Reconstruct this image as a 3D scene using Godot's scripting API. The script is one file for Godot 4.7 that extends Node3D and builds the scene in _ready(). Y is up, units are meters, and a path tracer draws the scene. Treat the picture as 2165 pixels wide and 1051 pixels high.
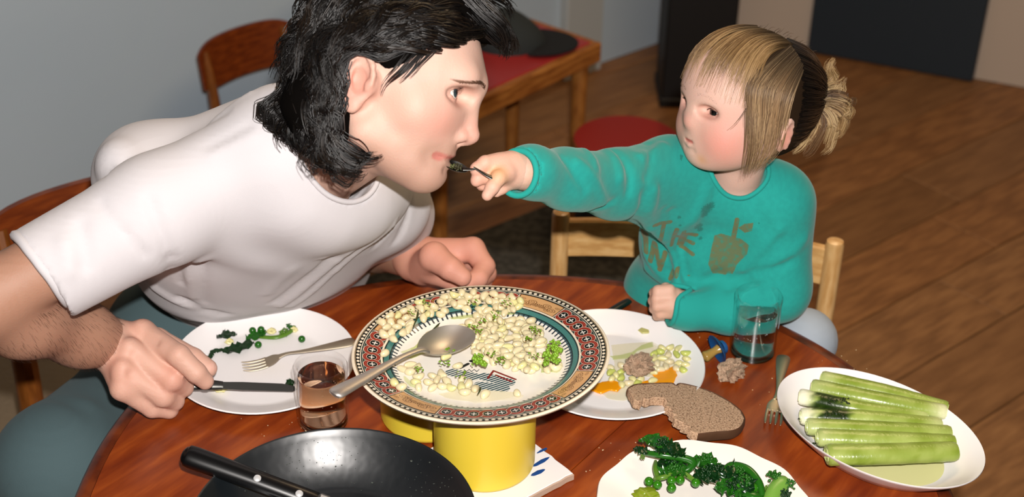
extends Node3D
# A dinner table lit by one flash: a man in a white T-shirt and a toddler who feeds him with a spoon.

const TABLE := 0.73
var rng := RandomNumberGenerator.new()
var used := {}
var M := {}

func _ready() -> void:
	rng.seed = 7
	setup_camera_and_light()
	make_materials()
	build_room()
	build_background()
	build_table()
	build_tableware()
	build_food()
	build_man()
	build_child()

func setup_camera_and_light() -> void:
	var cam := Camera3D.new()
	cam.name = "camera"
	cam.position = Vector3(0, 1.90, 0)
	cam.basis = Basis.from_euler(Vector3(deg_to_rad(-31.2), 0, 0)) * Basis(Vector3(0, 0, 1), deg_to_rad(1.0))
	cam.fov = rad_to_deg(2.0 * atan(525.5 / 3000.0))
	cam.near = 0.05
	cam.far = 60.0
	var lens := CameraAttributesPhysical.new()
	lens.frustum_focal_length = 50.0
	lens.frustum_focus_distance = 1.76
	lens.exposure_aperture = 4.5
	cam.attributes = lens
	cam.fov = rad_to_deg(2.0 * atan(525.5 / 3000.0))
	add_child(cam)
	cam.current = true
	var e := Environment.new()
	e.background_mode = Environment.BG_COLOR
	e.background_color = Color(0.01, 0.01, 0.012)
	e.tonemap_mode = Environment.TONE_MAPPER_LINEAR
	e.tonemap_exposure = 1.0
	e.sdfgi_enabled = true
	e.ssao_enabled = true
	e.ssil_enabled = true
	var we := WorldEnvironment.new()
	we.name = "world_environment"
	we.environment = e
	add_child(we)
	# the photographer's flash, a hand's breadth up and to the right of the lens
	var flash := SpotLight3D.new()
	flash.name = "camera_flash"
	flash.position = Vector3(0.05, 2.05, 0.02)
	flash.rotation_degrees = Vector3(-33, 0, 0)
	flash.spot_angle = 42.0
	flash.spot_angle_attenuation = 0.6
	flash.spot_range = 14.0
	flash.spot_attenuation = 2.0
	flash.light_size = 0.018
	flash.light_color = Color(1.0, 0.975, 0.955)
	flash.light_energy = 5.7
	flash.shadow_enabled = true
	add_child(flash)
	# an added, unseen ceiling lamp that brightens the back of the room
	var lamp := AreaLight3D.new()
	lamp.name = "added_lamp_fill"
	lamp.position = Vector3(0.7, 2.52, -2.7)
	lamp.rotation_degrees = Vector3(-90, 0, 0)
	lamp.area_size = Vector2(0.9, 0.9)
	lamp.light_color = Color(1.0, 0.86, 0.68)
	lamp.light_energy = 1.8
	lamp.area_range = 14.0
	lamp.shadow_enabled = true
	add_child(lamp)

# ---------------------------------------------------------------- naming
func numbered(n: String) -> String:
	if not used.has(n):
		used[n] = 0
		return n
	used[n] += 1
	return "%s_%03d" % [n, used[n]]

func thing(called: String, label: String, category: String, at := Vector3.ZERO, group := "") -> Node3D:
	var o := Node3D.new()
	o.name = numbered(called)
	add_child(o)
	o.position = at
	tag(o, label, category, group)
	return o

func tag(o: Node, label: String, category: String, group := "") -> void:
	o.set_meta("label", label)
	o.set_meta("category", category)
	if group != "":
		o.set_meta("group", group)

func part(called: String, mesh: Mesh, mat: Material, parent: Node = null, xf := Transform3D.IDENTITY) -> MeshInstance3D:
	var o := MeshInstance3D.new()
	o.name = called if parent else numbered(called)
	o.mesh = mesh
	if mat:
		o.material_override = mat
	o.transform = xf
	(parent if parent else self).add_child(o, true)
	return o

func solid(called: String, label: String, category: String, mesh: Mesh, mat: Material, xf := Transform3D.IDENTITY, group := "") -> MeshInstance3D:
	var o := part(called, mesh, mat, null, xf)
	tag(o, label, category, group)
	return o

func struct(called: String, mesh: Mesh, mat: Material, xf := Transform3D.IDENTITY) -> MeshInstance3D:
	var o := part(called, mesh, mat, null, xf)
	o.set_meta("kind", "structure")
	return o

# ---------------------------------------------------------------- mesh building
class Geo:
	var p := PackedVector3Array()
	var u := PackedVector2Array()
	var c := PackedColorArray()
	var col := Color.WHITE
	var xf := Transform3D.IDENTITY

	func tri(a: Vector3, b: Vector3, d: Vector3, ua := Vector2.ZERO, ub := Vector2.ZERO, ud := Vector2.ZERO) -> void:
		p.append(xf * a); p.append(xf * b); p.append(xf * d)
		u.append(ua); u.append(ub); u.append(ud)
		c.append(col); c.append(col); c.append(col)

	# corners anticlockwise seen from outside; stored clockwise for Godot
	func quad(a: Vector3, b: Vector3, d: Vector3, e: Vector3, ua := Vector2.ZERO, ub := Vector2(1, 0), ud := Vector2(1, 1), ue := Vector2(0, 1)) -> void:
		tri(a, d, b, ua, ud, ub)
		tri(a, e, d, ua, ue, ud)

	# box with chamfered edges
	func box(s: Vector3, at := Vector3.ZERO, bev := 0.002, b := Basis.IDENTITY) -> void:
		var keep := xf
		xf = xf * Transform3D(b, at)
		var h := s * 0.5
		bev = minf(bev, minf(h.x, minf(h.y, h.z)) * 0.9)
		var ax := [Vector3(1, 0, 0), Vector3(0, 1, 0), Vector3(0, 0, 1)]
		for i in 3:
			var j := (i + 1) % 3
			var k := (i + 2) % 3
			for sg in [-1.0, 1.0]:
				var n: Vector3 = ax[i] * h[i] * sg
				var a: Vector3 = ax[j] * (h[j] - bev)
				var d: Vector3 = ax[k] * (h[k] - bev) * sg
				var w := Vector2(h[j], h[k]) * 2.0
				quad(n - a - d, n + a - d, n + a + d, n - a + d, Vector2(0, 0), Vector2(w.x, 0), w, Vector2(0, w.y))
			for sj in [-1.0, 1.0]:
				for sk in [-1.0, 1.0]:
					var e0: Vector3 = ax[j] * h[j] * sj + ax[k] * (h[k] - bev) * sk
					var e1: Vector3 = ax[j] * (h[j] - bev) * sj + ax[k] * h[k] * sk
					var l: Vector3 = ax[i] * (h[i] - bev)
					if sj * sk > 0:
						quad(e0 - l, e1 - l, e1 + l, e0 + l) if false else quad(e1 - l, e1 + l, e0 + l, e0 - l)
					else:
						quad(e0 - l, e0 + l, e1 + l, e1 - l)
		for sx in [-1.0, 1.0]:
			for sy in [-1.0, 1.0]:
				for sz in [-1.0, 1.0]:
					var g := Vector3(sx * h.x, sy * h.y, sz * h.z)
					var bx := g - Vector3(0, sy, sz) * bev
					var by := g - Vector3(sx, 0, sz) * bev
					var bz := g - Vector3(sx, sy, 0) * bev
					if sx * sy * sz > 0:
						tri(bx, bz, by)
					else:
						tri(bx, by, bz)
		xf = keep

	# profile (radius, height) turned round y; sx, sz squash the circle
	func lathe(prof: PackedVector2Array, n := 48, sx := 1.0, sz := 1.0, uv_radius := 0.0, wob := 0.0, lobes := 12, close := false) -> void:
		var m := prof.size()
		var along := 0.0
		for i in (m if close else m - 1):
			var q: Vector2 = prof[i]
			var r: Vector2 = prof[(i + 1) % m]
			var step := q.distance_to(r)
			for k in n:
				var t0 := TAU * k / n
				var t1 := TAU * (k + 1) / n
				var w0 := 1.0 + wob * cos(lobes * t0)
				var w1 := 1.0 + wob * cos(lobes * t1)
				var a := Vector3(cos(t0) * q.x * sx * w0, q.y, sin(t0) * q.x * sz * w0)
				var b := Vector3(cos(t1) * q.x * sx * w1, q.y, sin(t1) * q.x * sz * w1)
				var d := Vector3(cos(t1) * r.x * sx * w1, r.y, sin(t1) * r.x * sz * w1)
				var e := Vector3(cos(t0) * r.x * sx * w0, r.y, sin(t0) * r.x * sz * w0)
				var ua := Vector2(float(k) / n, along); var ub := Vector2(float(k + 1) / n, along)
				var ud := Vector2(float(k + 1) / n, along + step); var ue := Vector2(float(k) / n, along + step)
				if uv_radius > 0.0:
					var s := 0.5 / uv_radius
					ua = Vector2(0.5 + a.x * s, 0.5 + a.z * s); ub = Vector2(0.5 + b.x * s, 0.5 + b.z * s)
					ud = Vector2(0.5 + d.x * s, 0.5 + d.z * s); ue = Vector2(0.5 + e.x * s, 0.5 + e.z * s)
				if q.x > 1e-6:
					tri(a, b, d, ua, ub, ud)
				if r.x > 1e-6:
					tri(a, d, e, ua, ud, ue)
			along += step

	# tube along points with a radius at each; flat squashes it along the second axis
	func tube(pts: PackedVector3Array, rad: PackedFloat32Array, sides := 8, flat := 1.0, side_hint := Vector3.ZERO, cap := true) -> void:
		var n := pts.size()
		var prev_x := side_hint
		var rings: Array[PackedVector3Array] = []
		for i in n:
			var t := (pts[mini(i + 1, n - 1)] - pts[maxi(i - 1, 0)]).normalized()
			if prev_x == Vector3.ZERO:
				prev_x = t.cross(Vector3.UP) if absf(t.y) < 0.9 else t.cross(Vector3.RIGHT)
			var x := (prev_x - t * prev_x.dot(t)).normalized()
			prev_x = x
			var y := t.cross(x)
			var ring := PackedVector3Array()
			for k in sides:
				var a := TAU * k / sides
				ring.append(pts[i] + (x * cos(a) + y * sin(a) * flat) * rad[i])
			rings.append(ring)
		var run := 0.0
		for i in n - 1:
			var l := pts[i].distance_to(pts[i + 1])
			for k in sides:
				var k2 := (k + 1) % sides
				quad(rings[i][k], rings[i][k2], rings[i + 1][k2], rings[i + 1][k], Vector2(float(k) / sides, run), Vector2(float(k + 1) / sides, run), Vector2(float(k + 1) / sides, run + l), Vector2(float(k) / sides, run + l))
			run += l
		if cap:
			for k in sides:
				var k2 := (k + 1) % sides
				tri(pts[0], rings[0][k], rings[0][k2])
				tri(pts[n - 1], rings[n - 1][k2], rings[n - 1][k])

	# outline in xz (anticlockwise seen from above is not needed), between y0 and y1, top edge chamfered by an inset towards the middle
	func slab(poly: PackedVector2Array, y0: float, y1: float, bev := 0.002) -> void:
		if not Geometry2D.is_polygon_clockwise(poly):
			poly = poly.duplicate()
			poly.reverse()
		var inner := PackedVector2Array()
		var n := poly.size()
		for i in n:
			var d0 := (poly[i] - poly[(i + n - 1) % n]).normalized()
			var d1 := (poly[(i + 1) % n] - poly[i]).normalized()
			var nn := Vector2(-d0.y, d0.x) + Vector2(-d1.y, d1.x)
			nn = nn.normalized() / maxf(0.5, sqrt(0.5 + 0.5 * d0.dot(d1)))
			var test := poly[i] + nn * 1e-4
			inner.append(poly[i] - nn * bev if not Geometry2D.is_point_in_polygon(test, poly) else poly[i] + nn * bev)
		var idx := Geometry2D.triangulate_polygon(inner)
		for i in range(0, idx.size(), 3):
			var a := inner[idx[i]]; var b := inner[idx[i + 1]]; var d := inner[idx[i + 2]]
			if (b - a).cross(d - a) > 0:
				var s := b; b = d; d = s
			tri(Vector3(a.x, y1, a.y), Vector3(d.x, y1, d.y), Vector3(b.x, y1, b.y), a, d, b)
			tri(Vector3(a.x, y0, a.y), Vector3(b.x, y0, b.y), Vector3(d.x, y0, d.y), a, b, d)
		for i in n:
			var j := (i + 1) % n
			var a := poly[i]; var b := poly[j]; var ia := inner[i]; var ib := inner[j]
			var levels := [[a, b, y0 + bev, a, b, y1 - bev], [a, b, y1 - bev, ia, ib, y1], [ia, ib, y0, a, b, y0 + bev]]
			for l in levels:
				var q0 := Vector3(l[0].x, l[2], l[0].y); var q1 := Vector3(l[1].x, l[2], l[1].y)
				var q2 := Vector3(l[4].x, l[5], l[4].y); var q3 := Vector3(l[3].x, l[5], l[3].y)
				quad(q0, q1, q2, q3, l[0], l[1], l[4], l[3])

	func ball(r: Vector3, at := Vector3.ZERO, nu := 12, nv := 8, b := Basis.IDENTITY) -> void:
		for j in nv:
			var p0 := PI * j / nv - PI / 2
			var p1 := PI * (j + 1) / nv - PI / 2
			for i in nu:
				var t0 := TAU * i / nu
				var t1 := TAU * (i + 1) / nu
				var q := [Vector3(cos(p0) * cos(t0), sin(p0), cos(p0) * sin(t0)), Vector3(cos(p0) * cos(t1), sin(p0), cos(p0) * sin(t1)), Vector3(cos(p1) * cos(t1), sin(p1), cos(p1) * sin(t1)), Vector3(cos(p1) * cos(t0), sin(p1), cos(p1) * sin(t0))]
				for k in 4:
					q[k] = at + b * (q[k] * r)
				if j > 0:
					tri(q[0], q[1], q[2], Vector2(t0, p0), Vector2(t1, p0), Vector2(t1, p1))
				if j < nv - 1:
					tri(q[0], q[2], q[3], Vector2(t0, p0), Vector2(t1, p1), Vector2(t0, p1))

	func mesh(crease := 40.0) -> ArrayMesh:
		var nf := p.size() / 3
		var fn := PackedVector3Array()
		var at := {}
		var key := PackedInt32Array()
		for f in nf:
			var cr := (p[f * 3 + 2] - p[f * 3]).cross(p[f * 3 + 1] - p[f * 3])
			fn.append(cr)
		var faces: Array[PackedInt32Array] = []
		for i in p.size():
			var k := Vector3i((p[i] * 40000.0).round())
			if not at.has(k):
				at[k] = faces.size()
				faces.append(PackedInt32Array())
			key.append(at[k])
			faces[at[k]].append(i / 3)
		var lim := cos(deg_to_rad(crease))
		var ns := PackedVector3Array()
		var unit := PackedVector3Array()
		for f in nf:
			unit.append(fn[f].normalized())
		for i in p.size():
			var mine := unit[i / 3]
			var s := Vector3.ZERO
			for f in faces[key[i]]:
				if unit[f].dot(mine) >= lim:
					s += fn[f]
			ns.append(s.normalized() if s.length_squared() > 1e-24 else (mine if mine != Vector3.ZERO else Vector3.UP))
		var arr := []
		arr.resize(Mesh.ARRAY_MAX)
		arr[Mesh.ARRAY_VERTEX] = p
		arr[Mesh.ARRAY_NORMAL] = ns
		arr[Mesh.ARRAY_TEX_UV] = u
		arr[Mesh.ARRAY_COLOR] = c
		var m := ArrayMesh.new()
		m.add_surface_from_arrays(Mesh.PRIMITIVE_TRIANGLES, arr)
		return m

static func V(a: float, b: float) -> Vector2:
	return Vector2(a, b)

func profile(list: Array) -> PackedVector2Array:
	var r := PackedVector2Array()
	for q in list:
		r.append(Vector2(q[0], q[1]))
	return r

func smooth_path(pts: PackedVector3Array, per := 6) -> PackedVector3Array:
	var out := PackedVector3Array()
	var n := pts.size()
	for i in n - 1:
		var a := pts[maxi(i - 1, 0)]; var b := pts[i]; var c := pts[i + 1]; var d := pts[mini(i + 2, n - 1)]
		for k in per:
			out.append(b.cubic_interpolate(c, a, d, float(k) / per))
	out.append(pts[n - 1])
	return out

func smooth_vals(v: PackedFloat32Array, per := 6) -> PackedFloat32Array:
	var out := PackedFloat32Array()
	var n := v.size()
	for i in n - 1:
		for k in per:
			out.append(cubic_interpolate(v[i], v[i + 1], v[maxi(i - 1, 0)], v[mini(i + 2, n - 1)], float(k) / per))
	out.append(v[n - 1])
	return out

func floats(list: Array) -> PackedFloat32Array:
	return PackedFloat32Array(list)

func points(list: Array) -> PackedVector3Array:
	return PackedVector3Array(list)

func facing(forward: Vector3, up: Vector3) -> Basis:
	var z := forward.normalized()
	var x := up.cross(z).normalized()
	return Basis(x, z.cross(x), z)

# ---------------------------------------------------------------- materials
func mat(color: Color, rough := 0.6, metal := 0.0) -> StandardMaterial3D:
	var m := StandardMaterial3D.new()
	m.albedo_color = color
	m.roughness = rough
	m.metallic = metal
	return m

func noise_tex(freq: float, ramp: Array, w := 512, h := 512, octaves := 5, sd := 1, warp := 0.0, normal := false, strength := 4.0, kind := FastNoiseLite.TYPE_SIMPLEX_SMOOTH) -> NoiseTexture2D:
	var n := FastNoiseLite.new()
	n.seed = sd
	n.noise_type = kind
	n.frequency = freq
	n.fractal_octaves = octaves
	if warp > 0.0:
		n.domain_warp_enabled = true
		n.domain_warp_amplitude = warp
		n.domain_warp_frequency = freq * 0.7
	var t := NoiseTexture2D.new()
	t.width = w
	t.height = h
	t.seamless = true
	t.noise = n
	if normal:
		t.as_normal_map = true
		t.bump_strength = strength
	elif ramp.size():
		var g := Gradient.new()
		g.offsets = PackedFloat32Array(ramp.map(func(q): return q[0]))
		g.colors = PackedColorArray(ramp.map(func(q): return q[1]))
		t.color_ramp = g
	return t

func tri_mat(color: Color, rough: float, tex: Texture2D = null, scale := Vector3.ONE, world := false) -> StandardMaterial3D:
	var m := mat(color, rough)
	m.uv1_triplanar = true
	m.uv1_world_triplanar = world
	m.uv1_scale = scale
	if tex:
		m.albedo_texture = tex
	return m

func wood(dark: Color, mid: Color, light: Color, rough: float, scale: Vector3, sd: int, coat := 0.0) -> StandardMaterial3D:
	var t := noise_tex(0.012, [[0.18, dark], [0.45, mid], [0.8, light]], 512, 512, 5, sd, 8.0)
	var m := tri_mat(Color.WHITE, rough, t, scale)
	if coat > 0.0:
		m.clearcoat_enabled = true
		m.clearcoat = coat
		m.clearcoat_roughness = 0.12
	return m

func with_relief(m: StandardMaterial3D, freq: float, cm: float, sd := 3, octaves := 4) -> StandardMaterial3D:
	m.heightmap_enabled = true
	m.heightmap_texture = noise_tex(freq, [], 256, 256, octaves, sd)
	m.heightmap_scale = cm
	return m

func vcol(rough: float) -> StandardMaterial3D:
	var m := mat(Color.WHITE, rough)
	m.vertex_color_use_as_albedo = true
	m.vertex_color_is_srgb = true
	return m

func make_materials() -> void:
	M.porcelain = mat(Color(0.93, 0.915, 0.91), 0.22)
	M.cream = mat(Color(0.93, 0.90, 0.87), 0.25)
	M.steel = mat(Color(0.86, 0.84, 0.81), 0.46, 1.0)
	M.old_steel = mat(Color(0.80, 0.75, 0.66), 0.46, 1.0)
	M.dark_steel = mat(Color(0.34, 0.34, 0.33), 0.3, 1.0)
	M.yellow_enamel = mat(Color(0.88, 0.775, 0.24), 0.35)
	M.black = mat(Color(0.010, 0.010, 0.012), 0.6)
	M.black_plastic = mat(Color(0.03, 0.032, 0.037), 0.28)
	M.rivet = mat(Color(0.80, 0.80, 0.80), 0.35, 0.3)
	M.table = tri_mat(Color.WHITE, 0.3, noise_tex(0.007, [[0.1, Color(0.43, 0.16, 0.045)], [0.4, Color(0.50, 0.205, 0.06)], [0.65, Color(0.555, 0.245, 0.075)], [0.9, Color(0.63, 0.305, 0.10)]], 1024, 1024, 6, 11, 12.0), Vector3(0.9, 1.0, 5.0))
	M.table.uv1_triplanar = false
	M.table.uv1_scale = Vector3(0.8, 9.0, 1.0)
	M.table.clearcoat_enabled = true
	M.table.clearcoat = 0.15
	M.table.clearcoat_roughness = 0.22
	M.table_edge = wood(Color(0.24, 0.08, 0.025), Color(0.36, 0.14, 0.04), Color(0.46, 0.2, 0.06), 0.35, Vector3(3, 14, 3), 14, 0.3)
	M.chair_red = wood(Color(0.36, 0.14, 0.035), Color(0.43, 0.18, 0.045), Color(0.50, 0.23, 0.065), 0.4, Vector3(2, 9, 2), 21, 0.2)
	M.chair_post = wood(Color(0.42, 0.23, 0.075), Color(0.48, 0.27, 0.09), Color(0.55, 0.32, 0.12), 0.4, Vector3(9, 2, 9), 22, 0.2)
	M.pine = wood(Color(0.76, 0.57, 0.34), Color(0.82, 0.64, 0.40), Color(0.88, 0.72, 0.49), 0.38, Vector3(3, 10, 3), 23, 0.25)
	M.pine_post = wood(Color(0.76, 0.57, 0.34), Color(0.83, 0.65, 0.42), Color(0.88, 0.72, 0.50), 0.34, Vector3(12, 2, 12), 24, 0.35)
	M.birch = wood(Color(0.50, 0.29, 0.10), Color(0.60, 0.37, 0.15), Color(0.66, 0.43, 0.19), 0.5, Vector3(9, 2, 9), 25)
	M.birch_rail = wood(Color(0.50, 0.29, 0.10), Color(0.60, 0.37, 0.15), Color(0.66, 0.43, 0.19), 0.5, Vector3(1.5, 10, 10), 26)
	M.red_top = mat(Color(0.62, 0.17, 0.17), 0.35)
	M.red_lino = mat(Color(0.57, 0.11, 0.08), 0.55)
	M.wall_cool = tri_mat(Color(0.74, 0.80, 0.845), 0.85, noise_tex(0.004, [[0.2, Color(0.93, 0.95, 0.97)], [0.8, Color(1, 1, 1)]], 256, 256, 3, 31), Vector3(0.5, 0.5, 0.5))
	with_relief(M.wall_cool, 0.03, 0.12, 33)
	M.wall_warm = mat(Color(0.76, 0.70, 0.64), 0.9)
	M.ceiling = mat(Color(0.86, 0.85, 0.82), 0.95)
	M.trim = mat(Color(0.70, 0.72, 0.72), 0.7)
	M.navy = mat(Color(0.10, 0.15, 0.19), 0.6)
	var glass := mat(Color(1, 1, 1, 0.0), 0.0)
	glass.transparency = BaseMaterial3D.TRANSPARENCY_ALPHA
	glass.refraction_enabled = true
	glass.refraction_scale = 0.05
	M.glass = glass
	var pane := mat(Color(0.96, 0.98, 0.98, 0.0), 0.0)
	pane.transparency = BaseMaterial3D.TRANSPARENCY_ALPHA
	M.pane = pane
	var water := mat(Color(1, 1, 1, 0.0), 0.0)
	water.transparency = BaseMaterial3D.TRANSPARENCY_ALPHA
	water.refraction_enabled = true
	water.refraction_scale = 0.033
	M.water = water
	var amber_water := water.duplicate()
	amber_water.albedo_color = Color(0.93, 0.77, 0.63, 0.0)  # plain water tinted amber for the table wood refracted through it
	M.amber_water = amber_water

# ---------------------------------------------------------------- the room
func wall_between(a: Vector2, b: Vector2, h: float, thick: float) -> ArrayMesh:
	# inner face runs from a to b; the thickness lies to the left of that way
	var d := (b - a).normalized()
	var out := Vector2(d.y, -d.x) * thick
	var g := Geo.new()
	var l := a.distance_to(b) + thick * 2.0
	var mid := (a + b) * 0.5 + out * 0.5
	g.box(Vector3(l, h, thick), Vector3(mid.x, h * 0.5, mid.y), 0.001, Basis(Vector3.UP, -atan2(d.y, d.x)))
	return g.mesh()

func build_room() -> void:
	var corner := [V(0.645, -4.646), V(4.74, -2.78), V(4.2, 2.0), V(-2.2, 2.0), V(-3.48, -1.02)]
	struct("wall_left", wall_between(corner[4], corner[0], 2.6, 0.12), M.wall_cool)
	struct("wall_back", wall_between(corner[0], corner[1], 2.6, 0.12), M.wall_warm)
	struct("wall_right", wall_between(corner[1], corner[2], 2.6, 0.12), M.wall_warm)
	struct("wall_front", wall_between(corner[2], corner[3], 2.6, 0.12), M.wall_warm)
	struct("wall_side", wall_between(corner[3], corner[4], 2.6, 0.12), M.wall_warm)
	var g := Geo.new()
	g.slab(PackedVector2Array([V(0.6, -4.85), V(5.0, -2.9), V(4.4, 2.2), V(-2.4, 2.2), V(-3.7, -1.0)]), 2.6, 2.7, 0.001)
	struct("ceiling", g.mesh(), M.ceiling)
	# the floor: a bare screed under wide oiled planks
	var f := Geo.new()
	f.slab(PackedVector2Array([V(0.6, -4.85), V(5.0, -2.9), V(4.4, 2.2), V(-2.4, 2.2), V(-3.7, -1.0)]), -0.12, -0.022, 0.001)
	var floor_node := struct("floor", f.mesh(), mat(Color(0.06, 0.045, 0.03), 0.9))
	var along := V(0.77, -0.64).normalized()
	var across := V(along.y, -along.x) * -1.0
	var tex := [noise_tex(0.01, [[0.15, Color(0.50, 0.345, 0.205)], [0.5, Color(0.565, 0.395, 0.24)], [0.85, Color(0.62, 0.445, 0.275)]], 512, 512, 5, 41, 8.0), noise_tex(0.008, [[0.15, Color(0.515, 0.355, 0.21)], [0.5, Color(0.565, 0.395, 0.24)], [0.85, Color(0.605, 0.43, 0.265)]], 512, 512, 5, 43, 8.0)]
	var mats: Array[StandardMaterial3D] = []
	for k in 4:
		var m := tri_mat(Color.WHITE, 0.55, tex[k % 2], Vector3(1.1, 6.0, 6.0))
		m.uv1_offset = Vector3(0.31 * k, 0.17 * k, 0.23 * k)
		m.albedo_color = [Color(1, 1, 1), Color(0.90, 0.89, 0.86), Color(1.0, 0.97, 0.93), Color(0.95, 0.95, 0.95)][k]
		mats.append(m)
	var room := PackedVector2Array(corner)
	var centre := V(0.4, -2.6)
	var w := 0.205
	for row in range(-16, 17):
		var start := -5.0 + fmod(absf(row) * 1.37, 1.9)
		while start < 5.0:
			var len := 1.9 + 0.6 * absf(sin(row * 12.9 + start * 3.1))
			var mid: Vector2 = centre + along * (start + len * 0.5) + across * (row * w)
			var quad_poly := PackedVector2Array()
			for s in [[-1, -1], [1, -1], [1, 1], [-1, 1]]:
				quad_poly.append(mid + along * (s[0] * (len - 0.003) * 0.5) + across * (s[1] * (w - 0.004) * 0.5))
			start += len
			var cut := Geometry2D.intersect_polygons(quad_poly, room)
			if cut.is_empty() or mid.y > 1.2:
				continue
			var pl := Geo.new()
			var b := Basis(Vector3.UP, -atan2(along.y, along.x))
			var local := PackedVector2Array()
			for q in cut[0]:
				var r: Vector2 = q - mid
				local.append(V(r.dot(along), r.dot(V(-along.y, along.x))))
			pl.slab(local, -0.022, -0.0006 * absf(sin(row * 7.7 + start)), 0.002)
			part("plank", pl.mesh(20.0), mats[absi(row * 3 + int(start * 2.0)) % 4], floor_node, Transform3D(b, Vector3(mid.x, 0, mid.y)))
	# navy door leaf flush in the back wall, with its pale post
	var dir := V(0.91, 0.414).normalized()
	var yaw := Basis(Vector3.UP, -atan2(dir.y, dir.x))
	var a := Vector3(1.0, 0, -4.484)
	var len_door := 0.545
	var d := Geo.new()
	d.box(Vector3(len_door, 2.05, 0.045), Vector3(0, 1.03, 0.0), 0.003)
	var door := struct("door_1", d.mesh(), M.navy, Transform3D(yaw, a + Vector3(dir.x, 0, dir.y) * len_door * 0.5 + Vector3(-dir.y, 0, dir.x) * 0.02))
	var hnd := Geo.new()
	hnd.tube(points([Vector3(0.21, 1.02, 0.02), Vector3(0.21, 1.02, 0.07), Vector3(0.11, 1.02, 0.07)]), floats([0.009, 0.009, 0.008]), 10)
	part("door_handle", hnd.mesh(), M.steel, door)
	# pale post where the end of the left wall meets the warm wall
	var post := Geo.new()
	post.box(Vector3(0.16, 2.6, 0.05), Vector3(0.0, 1.3, 0.0), 0.004)
	struct("trim_1", post.mesh(), M.trim, Transform3D(Basis(Vector3.UP, atan2(0.66, 0.75)), Vector3(0.205, 0, -4.245)))
	# body of the added ceiling lamp: a shallow drum with a frosted face
	var lamp := thing("added_ceiling_lamp", "added unseen round ceiling lamp with a frosted face above the floor behind the table", "lamp", Vector3(0.7, 2.6, -2.7))
	var drum := Geo.new()
	drum.lathe(profile([[0.0, 0.0], [0.52, 0.0], [0.52, -0.055], [0.5, -0.055], [0.5, -0.045], [0.0, -0.045]]), 40)
	part("drum", drum.mesh(), M.ceiling, lamp)
	var face := Geo.new()
	face.lathe(profile([[0.0, -0.044], [0.49, -0.044], [0.49, -0.052], [0.0, -0.056]]), 40)
	var glow := mat(Color(0.9, 0.85, 0.78), 0.6)
	glow.emission_enabled = true
	glow.emission = Color(1.0, 0.86, 0.68)
	glow.emission_energy_multiplier = 0.5
	part("diffuser", face.mesh(), glow, lamp)

# ---------------------------------------------------------------- things behind the table
func dining_chair(called: String, label: String, group := "") -> Node3D:
	# an old school chair: bent plywood backrest between tapering back posts; origin under the seat, front towards +z
	var t := thing(called, label, "chair", Vector3.ZERO, group)
	for s in [-1.0, 1.0]:
		var g := Geo.new()
		g.tube(smooth_path(points([Vector3(s * 0.20, 0.0, -0.24), Vector3(s * 0.19, 0.42, -0.185), Vector3(s * 0.185, 0.62, -0.20), Vector3(s * 0.18, 0.765, -0.235)]), 5), smooth_vals(floats([0.014, 0.021, 0.019, 0.014]), 5), 10, 1.25, Vector3(1, 0, 0))
		part("back_post", g.mesh(), M.chair_post, t)
		var f := Geo.new()
		f.tube(points([Vector3(s * 0.195, 0.0, 0.2), Vector3(s * 0.18, 0.43, 0.17)]), floats([0.013, 0.02]), 10)
		part("leg", f.mesh(), M.chair_post, t)
		var r := Geo.new()
		r.box(Vector3(0.02, 0.045, 0.34), Vector3(s * 0.178, 0.4, -0.01), 0.004)
		part("side_rail", r.mesh(), M.chair_post, t)
	var st := Geo.new()
	for i in 1:
		var poly := PackedVector2Array()
		for k in 32:
			var a := TAU * k / 32
			poly.append(V(signf(cos(a)) * pow(absf(cos(a)), 0.45) * 0.205, signf(sin(a)) * pow(absf(sin(a)), 0.45) * 0.2))
		st.slab(poly, 0.43, 0.446, 0.004)
	part("seat", st.mesh(), M.chair_red, t)
	# bent backrest
	var b := Geo.new()
	var nx := 20
	var hw := 0.225
	var grid := func(i: int, j: int, back: bool) -> Vector3:
		var x := lerpf(-hw, hw, float(i) / nx)
		var e := pow(absf(x) / hw, 6.0)
		var y0 := 0.615 + 0.022 * e
		var y1 := 0.80 - 0.035 * e
		var z := -0.245 + 0.055 * pow(x / hw, 2.0)
		return Vector3(x, lerpf(y0, y1, j / 4.0), z + (-0.012 if back else 0.0) - 0.02 * (j / 4.0))
	for i in nx:
		for j in 4:
			b.quad(grid.call(i, j, false), grid.call(i + 1, j, false), grid.call(i + 1, j + 1, false), grid.call(i, j + 1, false))
			b.quad(grid.call(i + 1, j, true), grid.call(i, j, true), grid.call(i, j + 1, true), grid.call(i + 1, j + 1, true))
		b.quad(grid.call(i, 4, false), grid.call(i + 1, 4, false), grid.call(i + 1, 4, true), grid.call(i, 4, true))
		b.quad(grid.call(i, 0, true), grid.call(i + 1, 0, true), grid.call(i + 1, 0, false), grid.call(i, 0, false))
	for j in 4:
		b.quad(grid.call(0, j, true), grid.call(0, j, false), grid.call(0, j + 1, false), grid.call(0, j + 1, true))
		b.quad(grid.call(nx, j, false), grid.call(nx, j, true), grid.call(nx, j + 1, true), grid.call(nx, j + 1, false))
	var bk := part("backrest", b.mesh(30.0), M.chair_red, t)
	for s in [-1.0, 1.0]:
		for y in [0.665, 0.74]:
			var sc := Geo.new()
			sc.ball(Vector3(0.007, 0.007, 0.003), Vector3(s * 0.178, y, -0.245 + 0.055 * 0.63 - 0.01 * (y - 0.6) * 8.0 + 0.003), 10, 6)
			part("screw", sc.mesh(), M.dark_steel, bk)
	return t

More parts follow.
